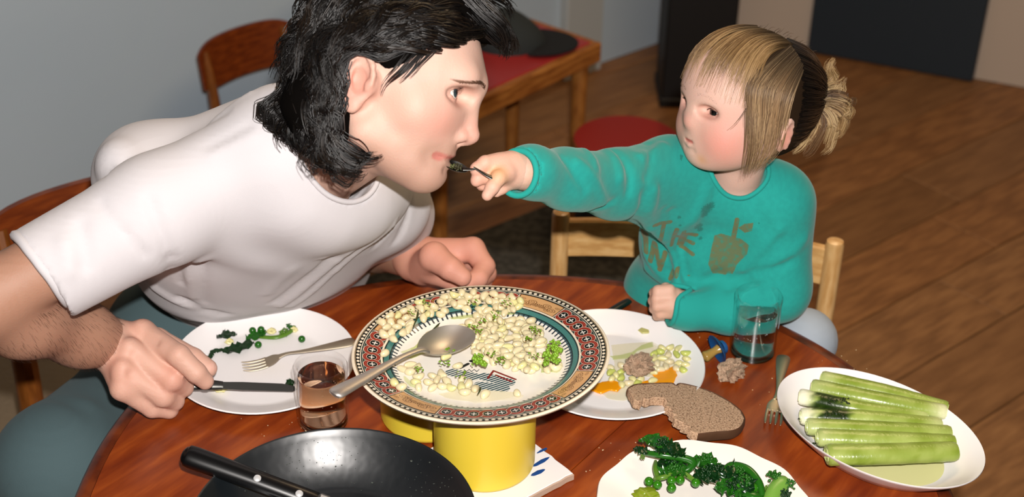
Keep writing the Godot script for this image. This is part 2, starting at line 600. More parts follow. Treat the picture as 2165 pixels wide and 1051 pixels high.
func build_background() -> void:
	# the man's chair, and its twin by the wall
	var c1 := dining_chair("dining_chair", "brown wooden chair with a bent plywood backrest that the man sits on", "bent plywood dining chairs")
	c1.transform = Transform3D(Basis(Vector3.UP, deg_to_rad(31)) * Basis.from_scale(Vector3(1, 0.95, 1)), Vector3(-0.555, 0, -1.86))
	var c2 := c1.duplicate() as Node3D
	c2.name = numbered("dining_chair")
	add_child(c2)
	tag(c2, "small empty plywood chair by the pale wall behind the man's back", "chair", "bent plywood dining chairs")
	c2.transform = Transform3D(Basis(Vector3.UP, deg_to_rad(47)).scaled(Vector3.ONE * 0.66), Vector3(-0.565, 0, -3.185))
	pine_chair()
	# long low bench with a red top, parallel to the wall
	var dir := (Vector3(0.214, 0, -3.42) - Vector3(-0.066, 0, -3.093)).normalized()
	var back := Vector3(dir.z, 0, -dir.x)
	var right_end := Vector3(0.225, 0, -3.433)
	var L := 0.78
	var mid := right_end - dir * L * 0.5 + back * 0.15
	var yaw := Basis(dir, Vector3.UP, dir.cross(Vector3.UP))
	var bench := thing("bench", "long low wooden bench with a red top along the wall", "bench", mid)
	bench.transform = Transform3D(yaw, mid)
	var top := Geo.new()
	top.box(Vector3(L - 0.04, 0.012, 0.26), Vector3(0, 0.448, 0), 0.003)
	part("red_top", top.mesh(), M.red_top, bench)
	for s in [-1.0, 1.0]:
		var r := Geo.new()
		r.box(Vector3(L, 0.055, 0.022), Vector3(0, 0.425, s * 0.14), 0.005)
		part("long_rail", r.mesh(), M.birch_rail, bench)
		var e := Geo.new()
		e.box(Vector3(0.022, 0.055, 0.26), Vector3(s * (L * 0.5 - 0.011), 0.425, 0), 0.005)
		part("end_rail", e.mesh(), M.birch_rail, bench)
		for q in [-1.0, 1.0]:
			var lg := Geo.new()
			var x: float = s * (L * 0.5 - 0.045)
			if s < 0:
				x = -L * 0.5 + 0.2
			lg.tube(points([Vector3(x, 0.0, q * 0.115), Vector3(x, 0.3, q * 0.115), Vector3(x, 0.41, q * 0.115)]), floats([0.018, 0.021, 0.024]), 12)
			part("leg", lg.mesh(), M.birch, bench)
	# yellow pot on the bench
	var pot := Geo.new()
	pot.lathe(profile([[0.0, 0.0], [0.058, 0.0], [0.063, 0.005], [0.085, 0.17], [0.089, 0.173], [0.089, 0.184], [0.081, 0.184], [0.06, 0.03], [0.0, 0.03]]), 48)
	var pot_y := 0.45
	solid("flower_pot", "bright yellow pot standing on the red stool behind the man's head", "pot", pot.mesh(), mat(Color(0.82, 0.60, 0.02), 0.4), Transform3D(Basis.IDENTITY, Vector3(-0.435, pot_y, -3.425)))
	# dark cap on the bench
	var cap_base := right_end - dir * 0.15 + back * 0.13 + Vector3(0, 0.455, 0)
	var cap := thing("baseball_cap", "dark blue and grey baseball cap lying on the red bench", "cap", cap_base)
	cap.basis = Basis(Vector3.UP, deg_to_rad(-12))
	var crown := Geo.new()
	for j in 10:
		var p0 := PI * 0.5 * j / 10.0
		var p1 := PI * 0.5 * (j + 1) / 10.0
		for i in 24:
			var t0 := TAU * i / 24
			var t1 := TAU * (i + 1) / 24
			var f := func(t: float, ph: float) -> Vector3:
				return Vector3(-0.05 + 0.1 * cos(t) * cos(ph) , 0.085 * sin(ph) * (1.0 - 0.12 * cos(t)) + 0.004 * sin(3.0 * t), 0.085 * sin(t) * cos(ph))
			crown.quad(f.call(t0, p0), f.call(t0, p1), f.call(t1, p1), f.call(t1, p0))
	part("crown", crown.mesh(60), mat(Color(0.14, 0.165, 0.17), 0.9), cap)
	var brim := Geo.new()
	var poly := PackedVector2Array()
	for k in 24:
		var a := PI * k / 23.0 - PI / 2
		poly.append(V(0.02 + 0.115 * cos(a), 0.085 * sin(a)))
	poly.append(V(0.03, 0.06)); poly.append(V(0.045, 0.0)); poly.append(V(0.03, -0.06))
	brim.slab(poly, 0.004, 0.012, 0.002)
	part("brim", brim.mesh(), mat(Color(0.03, 0.04, 0.06), 0.85), cap, Transform3D(Basis(Vector3(0, 0, 1), deg_to_rad(2)), Vector3.ZERO))
	var btn := Geo.new()
	btn.ball(Vector3(0.007, 0.004, 0.007), Vector3(-0.05, 0.086, 0))
	part("button", btn.mesh(), M.black, cap)
	stool("low round stool with a red seat behind the child's outstretched arm", Vector3(0.283, 0, -3.18), 0.303, 0.1335, 2.75)
	stool("taller round stool with a red seat that carries the yellow pot by the wall", Vector3(-0.415, 0, -3.435), 0.45, 0.135, 2.2)
	# black column against the corner
	var col := thing("column", "tall black column standing on the floor by the corner of the room", "column", Vector3(0.56, 0, -4.1))
	var cg := Geo.new()
	cg.box(Vector3(0.212, 2.55, 0.2), Vector3(0, 1.3, 0), 0.006)
	part("shaft", cg.mesh(), M.black, col)
	var cb := Geo.new()
	cb.box(Vector3(0.222, 0.03, 0.21), Vector3(0, 0.015, 0), 0.004)
	part("foot_plate", cb.mesh(), M.black, col)
	# grey woven rug behind the table and a beige floor cushion at the left
	var rug := Geo.new()
	var outline := PackedVector2Array()
	for k in 40:
		var a := TAU * k / 40
		outline.append(V(signf(cos(a)) * pow(absf(cos(a)), 0.3) * 0.6, signf(sin(a)) * pow(absf(sin(a)), 0.3) * 0.36))
	rug.slab(outline, 0.0, 0.012, 0.004)
	solid("rug", "grey woven rug on the floorboards under the table", "rug", rug.mesh(), with_relief(tri_mat(Color(0.30, 0.29, 0.26), 0.95, noise_tex(0.03, [[0.3, Color(0.7, 0.7, 0.68)], [0.7, Color(1, 1, 1)]], 256, 256, 4, 51), Vector3(4, 4, 4)), 0.2, 0.3), Transform3D(Basis(Vector3.UP, deg_to_rad(40)), Vector3(0.05, 0.0, -2.85)))
	var cu := Geo.new()
	for j in 8:
		for i in 28:
			var f := func(ii: int, jj: int) -> Vector3:
				var t := TAU * ii / 28
				var ph := PI * jj / 8.0 - PI / 2
				var cx := signf(cos(t)) * pow(absf(cos(t)), 0.4)
				var cz := signf(sin(t)) * pow(absf(sin(t)), 0.4)
				return Vector3(cx * 0.26 * pow(cos(ph), 0.35), 0.07 + 0.07 * signf(sin(ph)) * pow(absf(sin(ph)), 0.7), cz * 0.26 * pow(cos(ph), 0.35))
			cu.quad(f.call(i, j), f.call(i, j + 1), f.call(i + 1, j + 1), f.call(i + 1, j))
	solid("floor_cushion", "beige floor cushion lying on the floor at the left behind the chair", "cushion", cu.mesh(60), with_relief(tri_mat(Color(0.46, 0.40, 0.32), 0.95), 0.2, 0.2), Transform3D(Basis(Vector3.UP, deg_to_rad(30)), Vector3(-1.12, 0.0, -2.3)))

func stool(label: String, at: Vector3, h: float, rad: float, turn: float) -> void:
	var st := thing("stool", label, "stool", at, "round red stools")
	var seat := Geo.new()
	seat.lathe(profile([[0.0, h], [rad - 0.0055, h], [rad, h - 0.0035], [rad, h - 0.006]]), 48)
	part("seat_top", seat.mesh(), M.red_lino, st)
	var rim := Geo.new()
	rim.lathe(profile([[0.0, h - 0.035], [rad - 0.003, h - 0.035], [rad + 0.0015, h - 0.031], [rad + 0.0015, h - 0.006], [0.0, h - 0.006]]), 48)
	part("seat", rim.mesh(), M.birch, st)
	for k in 3:
		var a := TAU * k / 3.0 + turn
		var o := Vector3(cos(a), 0, sin(a))
		var lg := Geo.new()
		lg.tube(smooth_path(points([o * rad * 0.45 + Vector3(0, h - 0.041, 0), o * rad * 0.93 + Vector3(0, h - 0.048, 0), o * rad * 1.08 + Vector3(0, h - 0.093, 0), o * rad * 1.16]), 5), smooth_vals(floats([0.018, 0.02, 0.02, 0.018]), 5), 8, 0.6, Vector3(-o.z, 0, o.x))
		part("leg", lg.mesh(), M.birch, st)

func pine_chair() -> void:
	# the child's chair: round pine posts, flat slats
	var l := Vector3(0.0809, 0.7193, -2.0600)
	var r := Vector3(0.5243, 0.7362, -1.9800)
	var t := thing("pine_chair", "light pine chair with round posts and flat slats that the child sits on", "chair", Vector3((l.x + r.x) * 0.5, 0, (l.z + r.z) * 0.5))
	var x := V(r.x - l.x, r.z - l.z)
	var hw := x.length() * 0.5
	t.rotation.y = -atan2(x.y, x.x)
	var top := (l.y + r.y) * 0.5
	for s in [-1.0, 1.0]:
		var g := Geo.new()
		g.tube(points([Vector3(s * (hw + 0.004), 0, -0.02), Vector3(s * hw, top - 0.3, 0.012), Vector3(s * hw, top - 0.008, 0), Vector3(s * hw, top - 0.002, 0), Vector3(s * hw, top, 0)]), floats([0.0145, 0.0155, 0.0155, 0.0135, 0.008]), 20)
		part("back_post", g.mesh(40), M.pine_post, t)
		var f := Geo.new()
		f.tube(points([Vector3(s * hw, 0, 0.36), Vector3(s * hw, top - 0.29, 0.36)]), floats([0.0155, 0.0155]), 20)
		part("front_leg", f.mesh(40), M.pine_post, t)
		for y in [0.12, top - 0.335]:
			var b := Geo.new()
			b.box(Vector3(0.018, 0.04, 0.34), Vector3(s * hw, y, 0.18), 0.004)
			part("side_stretcher", b.mesh(), M.pine, t)
	for q in [[top - 0.016, 0.068], [top - 0.155, 0.06]]:
		var sl := Geo.new()
		var n := 12
		for i in n:
			for face in 2:
				var pts := []
				for k in [i, i + 1]:
					var xx: float = lerpf(-hw + 0.006, hw - 0.006, float(k) / n)
					var z: float = -0.03 * (1.0 - pow(xx / hw, 2.0)) + (0.008 if face == 0 else -0.008)
					pts.append(Vector3(xx, q[0] - q[1], z))
					pts.append(Vector3(xx, q[0] - 0.003, z))
					pts.append(Vector3(xx, q[0], z * 1.0 + (-0.003 if face == 0 else 0.003)))
				if face == 0:
					sl.quad(pts[0], pts[3], pts[4], pts[1]); sl.quad(pts[1], pts[4], pts[5], pts[2])
				else:
					sl.quad(pts[3], pts[0], pts[1], pts[4]); sl.quad(pts[4], pts[1], pts[2], pts[5])
			var xa := lerpf(-hw + 0.006, hw - 0.006, float(i) / n); var xb := lerpf(-hw + 0.006, hw - 0.006, float(i + 1) / n)
			var za := -0.03 * (1.0 - pow(xa / hw, 2.0)); var zb := -0.03 * (1.0 - pow(xb / hw, 2.0))
			for y in [q[0], q[0] - q[1]]:
				var up: bool = y == q[0]
				var w := 0.005 if up else 0.008
				if up:
					sl.quad(Vector3(xa, y, za + w), Vector3(xb, y, zb + w), Vector3(xb, y, zb - w), Vector3(xa, y, za - w))
				else:
					sl.quad(Vector3(xa, y, za - w), Vector3(xb, y, zb - w), Vector3(xb, y, zb + w), Vector3(xa, y, za + w))
		part("back_slat", sl.mesh(35), M.pine, t)
	var st := Geo.new()
	st.box(Vector3(hw * 2.0 - 0.02, 0.018, 0.36), Vector3(0, top - 0.295, 0.18), 0.005)
	part("seat", st.mesh(), M.pine, t)

# ---------------------------------------------------------------- the table
func table_outline(k: float, n := 160) -> PackedVector2Array:
	var out := PackedVector2Array()
	for i in n:
		var a := TAU * i / n
		out.append(V(0.012 + signf(cos(a)) * pow(absf(cos(a)), 2.0 / 2.25) * 0.548 * k, -1.337 + signf(sin(a)) * pow(absf(sin(a)), 2.0 / 2.25) * 0.527 * k))
	return out

func build_table() -> void:
	var t := thing("dining_table", "round reddish-brown varnished wooden table that holds the meal", "table", Vector3(0.012, 0, -1.337))
	var inv := Transform3D(Basis.IDENTITY, -t.position)
	# two leaves that meet in a fine seam
	var s0 := Vector2(0.0876, -1.4030)
	var s1 := Vector2(0.1620, -1.5053)
	var d := (s1 - s0).normalized()
	var nrm := V(-d.y, d.x)
	var inner := table_outline(0.957)
	for side in [-1.0, 1.0]:
		var h: Vector2 = s0 + nrm * side * 0.0005
		var half := PackedVector2Array([h - d * 3.0, h + d * 3.0, h + d * 3.0 + nrm * side * 3.0, h - d * 3.0 + nrm * side * 3.0])
		var cut := Geometry2D.intersect_polygons(inner, half)
		var g := Geo.new()
		g.xf = inv
		g.slab(cut[0], TABLE - 0.024, TABLE, 0.0008)
		for i in g.u.size():
			var q: Vector2 = g.u[i]
			g.u[i] = V(q.dot(d), q.dot(nrm) * 0.5 + side * 0.2)
		part("table_leaf", g.mesh(20.0), M.table, t)
	# rounded edge band
	var e := Geo.new()
	e.xf = inv
	var prof := [V(0.9575, TABLE - 0.024), V(0.9575, TABLE - 0.0006), V(0.97, TABLE), V(0.985, TABLE - 0.0005), V(0.995, TABLE - 0.005), V(1.0, TABLE - 0.012), V(0.995, TABLE - 0.02), V(0.985, TABLE - 0.024)]
	var rings: Array[PackedVector2Array] = []
	for q in prof:
		rings.append(table_outline(q.x))
	for j in prof.size():
		var j2 := (j + 1) % prof.size()
		var n := rings[0].size()
		for i in n:
			var i2 := (i + 1) % n
			e.quad(Vector3(rings[j][i].x, prof[j].y, rings[j][i].y), Vector3(rings[j][i2].x, prof[j].y, rings[j][i2].y), Vector3(rings[j2][i2].x, prof[j2].y, rings[j2][i2].y), Vector3(rings[j2][i].x, prof[j2].y, rings[j2][i].y))
	for i in range(0, e.p.size(), 3):
		var s := e.p[i + 1]; e.p[i + 1] = e.p[i + 2]; e.p[i + 2] = s
	part("edge_band", e.mesh(50.0), M.table_edge, t)
	var ap := Geo.new()
	ap.lathe(profile([[0.40, 0.62], [0.42, 0.62], [0.42, 0.706], [0.40, 0.706]]), 64, 1.0, 0.96, 0.0, 0.0, 12, true)
	part("apron", ap.mesh(), M.table_edge, t)
	for k in 4:
		var a := PI / 4 + PI / 2 * k
		var lg := Geo.new()
		lg.tube(points([Vector3(cos(a) * 0.40, 0, sin(a) * 0.38), Vector3(cos(a) * 0.385, 0.7, sin(a) * 0.365)]), floats([0.018, 0.028]), 16)
		part("leg", lg.mesh(), M.table_edge, t)

# ---------------------------------------------------------------- tableware
func plate_profile(r: float, h: float, well: float, thick := 0.0045) -> PackedVector2Array:
	return profile([[0.0, 0.004], [well * 0.9, 0.004], [well, 0.0048], [well + (r - well) * 0.35, 0.004 + h * 0.42], [r - 0.004, h - 0.001], [r - 0.001, h], [r, h - 0.0018], [r - 0.003, h - 0.0045], [well + (r - well) * 0.35, h * 0.42 - 0.0015], [well * 0.82, 0.0012], [well * 0.8, 0.0], [well * 0.74, 0.0], [well * 0.73, 0.0015], [0.0, 0.0015]])

func drinking_glass(label: String, at: Vector3, h: float, r: float, level: float, drink: Material) -> void:
	var t := thing("water_glass", label, "glass", at, "")
	var g := Geo.new()
	var w := 0.0034
	g.lathe(profile([[0.0, 0.0005], [r * 0.8, 0.0], [r * 0.93, 0.0015], [r * 0.96, 0.006], [r * 0.98, h * 0.6], [r * 0.985, h - 0.014], [r, h - 0.008], [r, h - 0.003], [r - 0.0012, h - 0.0003], [r - 0.0035, h], [r - 0.0055, h - 0.002], [r - 0.0055, h - 0.008], [r * 0.985 - w, h - 0.015], [r * 0.98 - w, h * 0.6], [r * 0.96 - w, 0.016], [r * 0.8, 0.0115], [0.0, 0.0105]]), 64)
	part("tumbler", g.mesh(50), M.pane, t)
	var puck := Geo.new()
	puck.lathe(profile([[0.0, 0.0012], [r * 0.8, 0.001], [r * 0.9, 0.003], [r * 0.9, 0.007], [r * 0.8, 0.0105], [0.0, 0.0098]]), 48)
	part("thick_base", puck.mesh(50), M.glass, t)
	var q := Geo.new()
	var rw := r * 0.975 - w - 0.0002
	q.lathe(profile([[0.0, 0.0107], [r * 0.79, 0.0118], [r * 0.955 - w, 0.0165], [rw, level - 0.002], [rw - 0.001, level - 0.0004], [rw - 0.004, level - 0.0012], [0.0, level - 0.0012]]), 64)
	part("water", q.mesh(50), drink, t)
	var bub := Geo.new()
	var rg := RandomNumberGenerator.new()
	rg.seed = int(at.x * 1000.0)
	for k in 40:
		var a := rg.randf() * TAU
		var rr := rw * (0.6 + 0.36 * rg.randf())
		var s := rg.randf_range(0.0004, 0.0009)
		bub.ball(Vector3(s, s, s), Vector3(cos(a) * rr, rg.randf_range(0.02, level - 0.004), sin(a) * rr), 6, 4)
	var bn := part("bubbles", bub.mesh(80), M.porcelain, t)
	bn.set_meta("kind", "stuff")

func fork(label: String, tail: Vector3, tip: Vector3, m: Material, tines := 4) -> Node3D:
	# lies from tail (handle end) to tip; the neck arches up
	var dirv := (tip - tail)
	var L := dirv.length()
	var t := thing("fork", label, "fork", tail)
	t.basis = facing(dirv, Vector3.UP)
	var h := Geo.new()
	h.tube(smooth_path(points([Vector3(0, 0, 0), Vector3(0, 0.001, 0.006), Vector3(0, 0.002, L * 0.18), Vector3(0, 0.005, L * 0.45), Vector3(0, 0.008, L * 0.6), Vector3(0, 0.006, L * 0.68)]), 5), smooth_vals(floats([0.003, 0.0095, 0.0085, 0.004, 0.003, 0.005]), 5), 10, 0.32, Vector3(1, 0, 0))
	part("handle", h.mesh(60), m, t)
	var b := Geo.new()
	b.tube(smooth_path(points([Vector3(0, 0.006, L * 0.67), Vector3(0, 0.004, L * 0.72), Vector3(0, 0.002, L * 0.77), Vector3(0, 0.0015, L * 0.80)]), 4), smooth_vals(floats([0.005, 0.0105, 0.0118, 0.0112]), 4), 12, 0.14, Vector3(1, 0, 0))
	part("fork_head", b.mesh(60), m, t)
	for k in tines:
		var x := (k - (tines - 1) * 0.5) * 0.0205 / (tines - 1)
		var n := Geo.new()
		n.tube(smooth_path(points([Vector3(x * 0.96, 0.0015, L * 0.79), Vector3(x, 0.0005, L * 0.86), Vector3(x, 0.0015, L * 0.94), Vector3(x * 0.97, 0.005, L)]), 4), smooth_vals(floats([0.0022, 0.002, 0.0017, 0.0006]), 4), 6, 0.7, Vector3(1, 0, 0))
		part("tine", n.mesh(60), m, t)
	return t

func spoon(label: String, tail: Vector3, tip: Vector3, m: Material, width: float, up := Vector3.UP) -> Node3D:
	var dirv := (tip - tail)
	var L := dirv.length()
	var t := thing("spoon", label, "spoon", tail)
	t.basis = facing(dirv, up)
	var bl := width * 1.48
	var h := Geo.new()
	h.tube(smooth_path(points([Vector3(0, 0, 0), Vector3(0, 0.0005, width * 0.1), Vector3(0, 0.002, L * 0.2), Vector3(0, 0.006, L * 0.45), Vector3(0, 0.004, L - bl - 0.006), Vector3(0, -0.001, L - bl + 0.006)]), 6), smooth_vals(floats([width * 0.12, width * 0.19, width * 0.15, width * 0.085, width * 0.085, width * 0.14]), 6), 12, 0.45, Vector3(1, 0, 0))
	part("handle", h.mesh(60), m, t)
	var g := Geo.new()
	var n := 32
	var rings := 9
	var pt := func(i: int, j: int, inner: bool) -> Vector3:
		var a := TAU * i / n
		var r := float(j) / rings
		var x := cos(a) * width * 0.5 * r
		var z := sin(a) * bl * 0.5 * r
		x *= 1.0 + 0.10 * sin(a) * r
		var y := -0.26 * width * (1.0 - r * r)
		return Vector3(x, y + (0.0 if inner else -0.0011), z + L - bl * 0.5)
	for j in rings:
		for i in n:
			if j == 0:
				g.tri(pt.call(i, 0, true), pt.call(i, 1, true), pt.call(i + 1, 1, true))
				g.tri(pt.call(i, 0, false), pt.call(i + 1, 1, false), pt.call(i, 1, false))
			else:
				g.quad(pt.call(i, j, true), pt.call(i + 1, j, true), pt.call(i + 1, j + 1, true), pt.call(i, j + 1, true))
				g.quad(pt.call(i, j + 1, false), pt.call(i + 1, j + 1, false), pt.call(i + 1, j, false), pt.call(i, j, false))
	for i in n:
		g.quad(pt.call(i, rings, true), pt.call(i + 1, rings, true), pt.call(i + 1, rings, false), pt.call(i, rings, false))
	part("bowl", g.mesh(70), m, t)
	return t

func disc_seg(x: float, y: float, ax: float, ay: float, bx: float, by: float) -> float:
	var px := x - ax; var py := y - ay
	var dx := bx - ax; var dy := by - ay
	var h := clampf((px * dx + py * dy) / (dx * dx + dy * dy), 0.0, 1.0)
	return sqrt((px - dx * h) * (px - dx * h) + (py - dy * h) * (py - dy * h))

func plate_print() -> ImageTexture:
	# the printed rim of the serving plate: beads, a linked red chain with florets, four scroll panels, a ticked teal ring, a small picture
	var N := 1152
	var data := PackedByteArray()
	data.resize(N * N * 3)
	var cream := Color(0.90, 0.85, 0.76)
	var white := Color(0.92, 0.90, 0.86)
	var ink := Color(0.05, 0.06, 0.06)
	var teal := Color(0.24, 0.45, 0.43)
	var deep := Color(0.10, 0.17, 0.17)
	var red := Color(0.52, 0.15, 0.11)
	var tan := Color(0.80, 0.62, 0.42)
	var brown := Color(0.26, 0.13, 0.05)
	var h := N * 0.5
	for j in N:
		var y := (j + 0.5 - h) / h
		for i in N:
			var x := (i + 0.5 - h) / h
			var r := sqrt(x * x + y * y)
			var c := white
			if r > 1.0:
				c = cream
			elif r > 0.70:
				var a := atan2(-y, x) # anticlockwise seen from above with z downwards in the picture
				var sect := fposmod(a - deg_to_rad(57.0) + PI / 4, PI / 2) - PI / 4
				if r > 0.978:
					c = cream
				elif r > 0.968:
					c = Color(0.55, 0.48, 0.38)
				elif r > 0.935:
					c = ink
					var b := fposmod(a * 64.0 / PI, 1.0) - 0.5
					var v := (r - 0.951) / 0.0135
					if b * b * 7.0 + v * v < 0.75:
						c = cream
				elif r > 0.928:
					c = cream
				elif r > 0.918:
					c = deep
				elif r > 0.775:
					if absf(sect) < deg_to_rad(14.0):
						c = tan
						var v := (r - 0.846) / 0.07
						var s := sect / deg_to_rad(14.0)
						if absf(s) > 0.93 or absf(v) > 0.95:
							c = brown if absf(s) < 0.97 else cream
						else:
							# mirrored scrolls and a palmette
							var m := absf(s)
							var ln := 9.0
							for q in [[0.36, 0.15, 0.34], [0.66, -0.25, 0.36], [0.8, 0.4, 0.2], [0.45, -0.5, 0.22]]:
								var dx: float = (m - q[0]) * 1.55
								var dy: float = v - q[1]
								var rr := sqrt(dx * dx + dy * dy)
								if rr < q[2]:
									ln = minf(ln, absf(fposmod(rr / q[2] * 2.2 - atan2(dy, dx) / TAU, 1.0) - 0.5))
							var pa := atan2(m * 1.5, v + 0.55)
							var pr := sqrt(m * m * 2.2 + (v + 0.55) * (v + 0.55))
							if pr < 0.62 and pr > 0.12 and pa < 1.25 and fposmod(pa * 4.2 + 0.25, 1.0) < 0.45:
								ln = 0.0
							if ln < 0.13:
								c = brown
					else:
						# rings that hook into each other, an eye with a floret in each
						var pitch := 0.1019
						var arc := (fposmod(a - deg_to_rad(57.0), PI / 2) - PI / 4) * 0.846
						var cell := roundf(arc / pitch)
						var v := r - 0.846
						c = deep
						if absf(v) > 0.0695:
							c = cream
						var x0 := arc - cell * pitch
						var e := sqrt(x0 * x0 + v * v)
						if e < 0.036:
							c = ink
							var fa := atan2(v, x0)
							if e < 0.020 * (0.55 + 0.45 * cos(4.0 * fa)) + 0.004 and e > 0.003:
								c = white
						# draw the far ring first, then the near one
						var order := [-1.0, 1.0, 0.0] if v * x0 > 0.0 else [0.0, -1.0, 1.0]
						for k in order:
							var xk: float = x0 - k * pitch
							var d := absf(sqrt(xk * xk + v * v) - 0.0535)
							if d < 0.0165:
								c = cream if d > 0.0130 else (red if d > 0.0035 else Color(0.62, 0.27, 0.2))
				elif r > 0.762:
					c = cream
				elif r > 0.752:
					c = deep
				elif r > 0.715:
					c = teal if fposmod(a * 40.0 + r * 90.0, 1.0) > 0.25 else Color(0.36, 0.56, 0.52)
				elif r > 0.706:
					c = deep
				if r <= 0.706 and r > 0.66:
					pass
			if r <= 0.706 and r > 0.655:
				var a2 := atan2(-y, x)
				var tk := fposmod(a2 * 50.0 / PI, 1.0)
				if tk < 0.34 and r > 0.662:
					c = Color(0.16, 0.2, 0.24)
				elif r > 0.695:
					c = Color(0.3, 0.4, 0.42)
			elif r <= 0.5:
				# the picture in the middle, in dark teal and red strokes
				var dd := minf(disc_seg(x, y, 0.03, 0.24, 0.22, 0.32), minf(disc_seg(x, y, 0.0, 0.36, 0.18, 0.40), disc_seg(x, y, -0.22, 0.18, -0.05, 0.24)))
				var rd := minf(minf(disc_seg(x, y, 0.10, 0.16, 0.27, 0.28), disc_seg(x, y, 0.12, 0.22, 0.24, 0.31)), disc_seg(x, y, 0.10, 0.16, 0.06, 0.26))
				var bl := minf(disc_seg(x, y, -0.08, 0.02, 0.02, 0.07), disc_seg(x, y, -0.16, 0.12, -0.10, 0.06))
				if dd < 0.05 and fposmod((x * 0.6 + y) * 34.0, 1.0) < 0.62:
					c = Color(0.17, 0.29, 0.32)
				if rd < 0.009:
					c = Color(0.5, 0.15, 0.13)
				if bl < 0.014:
					c = Color(0.08, 0.1, 0.12)
				# tiny handwritten line
				var ly := absf(y - 0.155 - 0.012 * sin(x * 160.0))
				if x > -0.13 and x < -0.01 and ly < 0.006:
					c = Color(0.16, 0.2, 0.24)
			var o := (j * N + i) * 3
			data[o] = int(c.r * 255.0); data[o + 1] = int(c.g * 255.0); data[o + 2] = int(c.b * 255.0)
	var im := Image.create_from_data(N, N, false, Image.FORMAT_RGB8, data)
	return ImageTexture.create_from_image(im)

var big_plate := Transform3D.IDENTITY

func build_tableware() -> void:
	# the man's plate
	var g := Geo.new()
	g.lathe(plate_profile(0.127, 0.021, 0.092), 80)
	solid("dinner_plate", "white dinner plate with scraps of greens in front of the man", "plate", g.mesh(60), M.porcelain, Transform3D(Basis.IDENTITY, Vector3(-0.340, TABLE, -1.597)))
	g = Geo.new()
	g.lathe(plate_profile(0.130, 0.021, 0.094), 80)
	solid("dinner_plate", "white dinner plate with beans, egg yolk and bread in front of the child", "plate", g.mesh(60), M.porcelain, Transform3D(Basis.IDENTITY, Vector3(0.140, TABLE, -1.602)))
	# scalloped cream plate at the front
	g = Geo.new()
	g.lathe(plate_profile(0.1325, 0.02, 0.09), 120, 1.0, 1.0, 0.0, 0.014, 12)
	solid("scalloped_plate", "cream plate with a wavy scalloped rim at the front edge", "plate", g.mesh(60), M.cream, Transform3D(Basis(Vector3.UP, 0.1), Vector3(0.237, TABLE, -1.300)))
	# tile used as a trivet, broken along two sides
	var tile_poly := PackedVector2Array()
	var corners := [Vector2(0.0827, -1.3730), Vector2(0.0369, -1.4295)]
	var e: Vector2 = (corners[1] - corners[0])
	e = e.normalized() * 0.15
	var p := V(e.y, -e.x)
	if p.x > 0:
		p = -p
	var ring := [corners[0], corners[0] + e, corners[0] + e + p, corners[0] + p]
	for k in 4:
		for j in 14:
			var q: Vector2 = ring[k].lerp(ring[(k + 1) % 4], j / 14.0)
			tile_poly.append(q + V(rng.randf_range(-1, 1), rng.randf_range(-1, 1)) * (0.0013 if j else 0.0004))
	var t0: Vector2 = (ring[0] + ring[2]) * 0.5
	var tl := thing("tile_trivet", "chipped white glazed tile with blue brush marks under the front yellow cup", "trivet", Vector3(t0.x, TABLE, t0.y))
	var local := PackedVector2Array()
	for q in tile_poly:
		local.append(q - t0)
	g = Geo.new()
	g.slab(local, 0.0, 0.0105, 0.0012)
	part("tile_body", g.mesh(), with_relief(mat(Color(0.72, 0.62, 0.54), 0.9), 0.3, 0.05), tl)
	var shrunk := PackedVector2Array()
	for q in local:
		shrunk.append(q * 0.985)
	g = Geo.new()
	g.slab(shrunk, 0.0102, 0.0118, 0.0008)
	part("glaze", g.mesh(), M.porcelain, tl)
	var blue := mat(Color(0.10, 0.27, 0.52), 0.3)
	for q in [[Vector3(0.0523, 0.7420, -1.4035), Vector3(0.0271, 0.7420, -1.3806), 0.0042], [Vector3(0.0489, 0.7420, -1.4212), Vector3(0.0319, 0.7420, -1.4066), 0.003], [Vector3(0.0464, 0.7420, -1.4089), Vector3(0.0355, 0.7420, -1.3974), 0.0015], [Vector3(0.0461, 0.7420, -1.3793), Vector3(0.0259, 0.7420, -1.3643), 0.0045]]:
		var b := Geo.new()
		var off := Vector3(t0.x, TABLE, t0.y)
		var a0: Vector3 = q[0] - off; var a1: Vector3 = q[1] - off
		a0.y = 0.0116; a1.y = 0.0116
		b.tube(points([a0, a0.lerp(a1, 0.35), a0.lerp(a1, 0.7), a1]), floats([q[2] * 0.5, q[2], q[2] * 0.8, q[2] * 0.2]), 8, 0.1, (a1 - a0).cross(Vector3.UP))
		part("brush_stroke", b.mesh(), blue, tl)
	# two yellow enamel cups carry the serving plate
	var spots := [Vector3(-0.030, TABLE + 0.012, -1.392), Vector3(-0.107, TABLE, -1.5)]
	for k in 2:
		var h: float = [0.1095, 0.1185][k]
		g = Geo.new()
		g.lathe(profile([[0.0, 0.0], [0.058, 0.0], [0.062, 0.003], [0.0635, 0.008], [0.0635, h - 0.002], [0.0642, h - 0.0005], [0.0635, h], [0.0615, h - 0.002], [0.0615, 0.01], [0.058, 0.005], [0.0, 0.004]]), 72)
		solid("cup", ["large yellow enamel cup standing on the white tile under the serving plate", "large yellow enamel cup half hidden behind its twin and the pan"][k], "cup", g.mesh(50), M.yellow_enamel, Transform3D(Basis.IDENTITY, spots[k]))
	# the serving plate, tipped a little
	big_plate = Transform3D(Basis(Vector3(0, 0, 1), deg_to_rad(1.5)) * Basis(Vector3(1, 0, 0), deg_to_rad(-3.0)), Vector3(-0.036, 0.855, -1.445))
	var R := 0.1605
	g = Geo.new()
	g.lathe(profile([[0.0, 0.0065], [0.09, 0.0065], [0.106, 0.0075], [0.116, 0.013], [0.124, 0.0165], [0.154, 0.0222], [0.1585, 0.0228], [R, 0.0215], [0.1595, 0.0188], [0.154, 0.0172], [0.122, 0.0115], [0.108, 0.0035], [0.098, 0.0], [0.09, 0.0], [0.089, 0.0025], [0.0, 0.0025]]), 112, 1.0, 1.0, R)
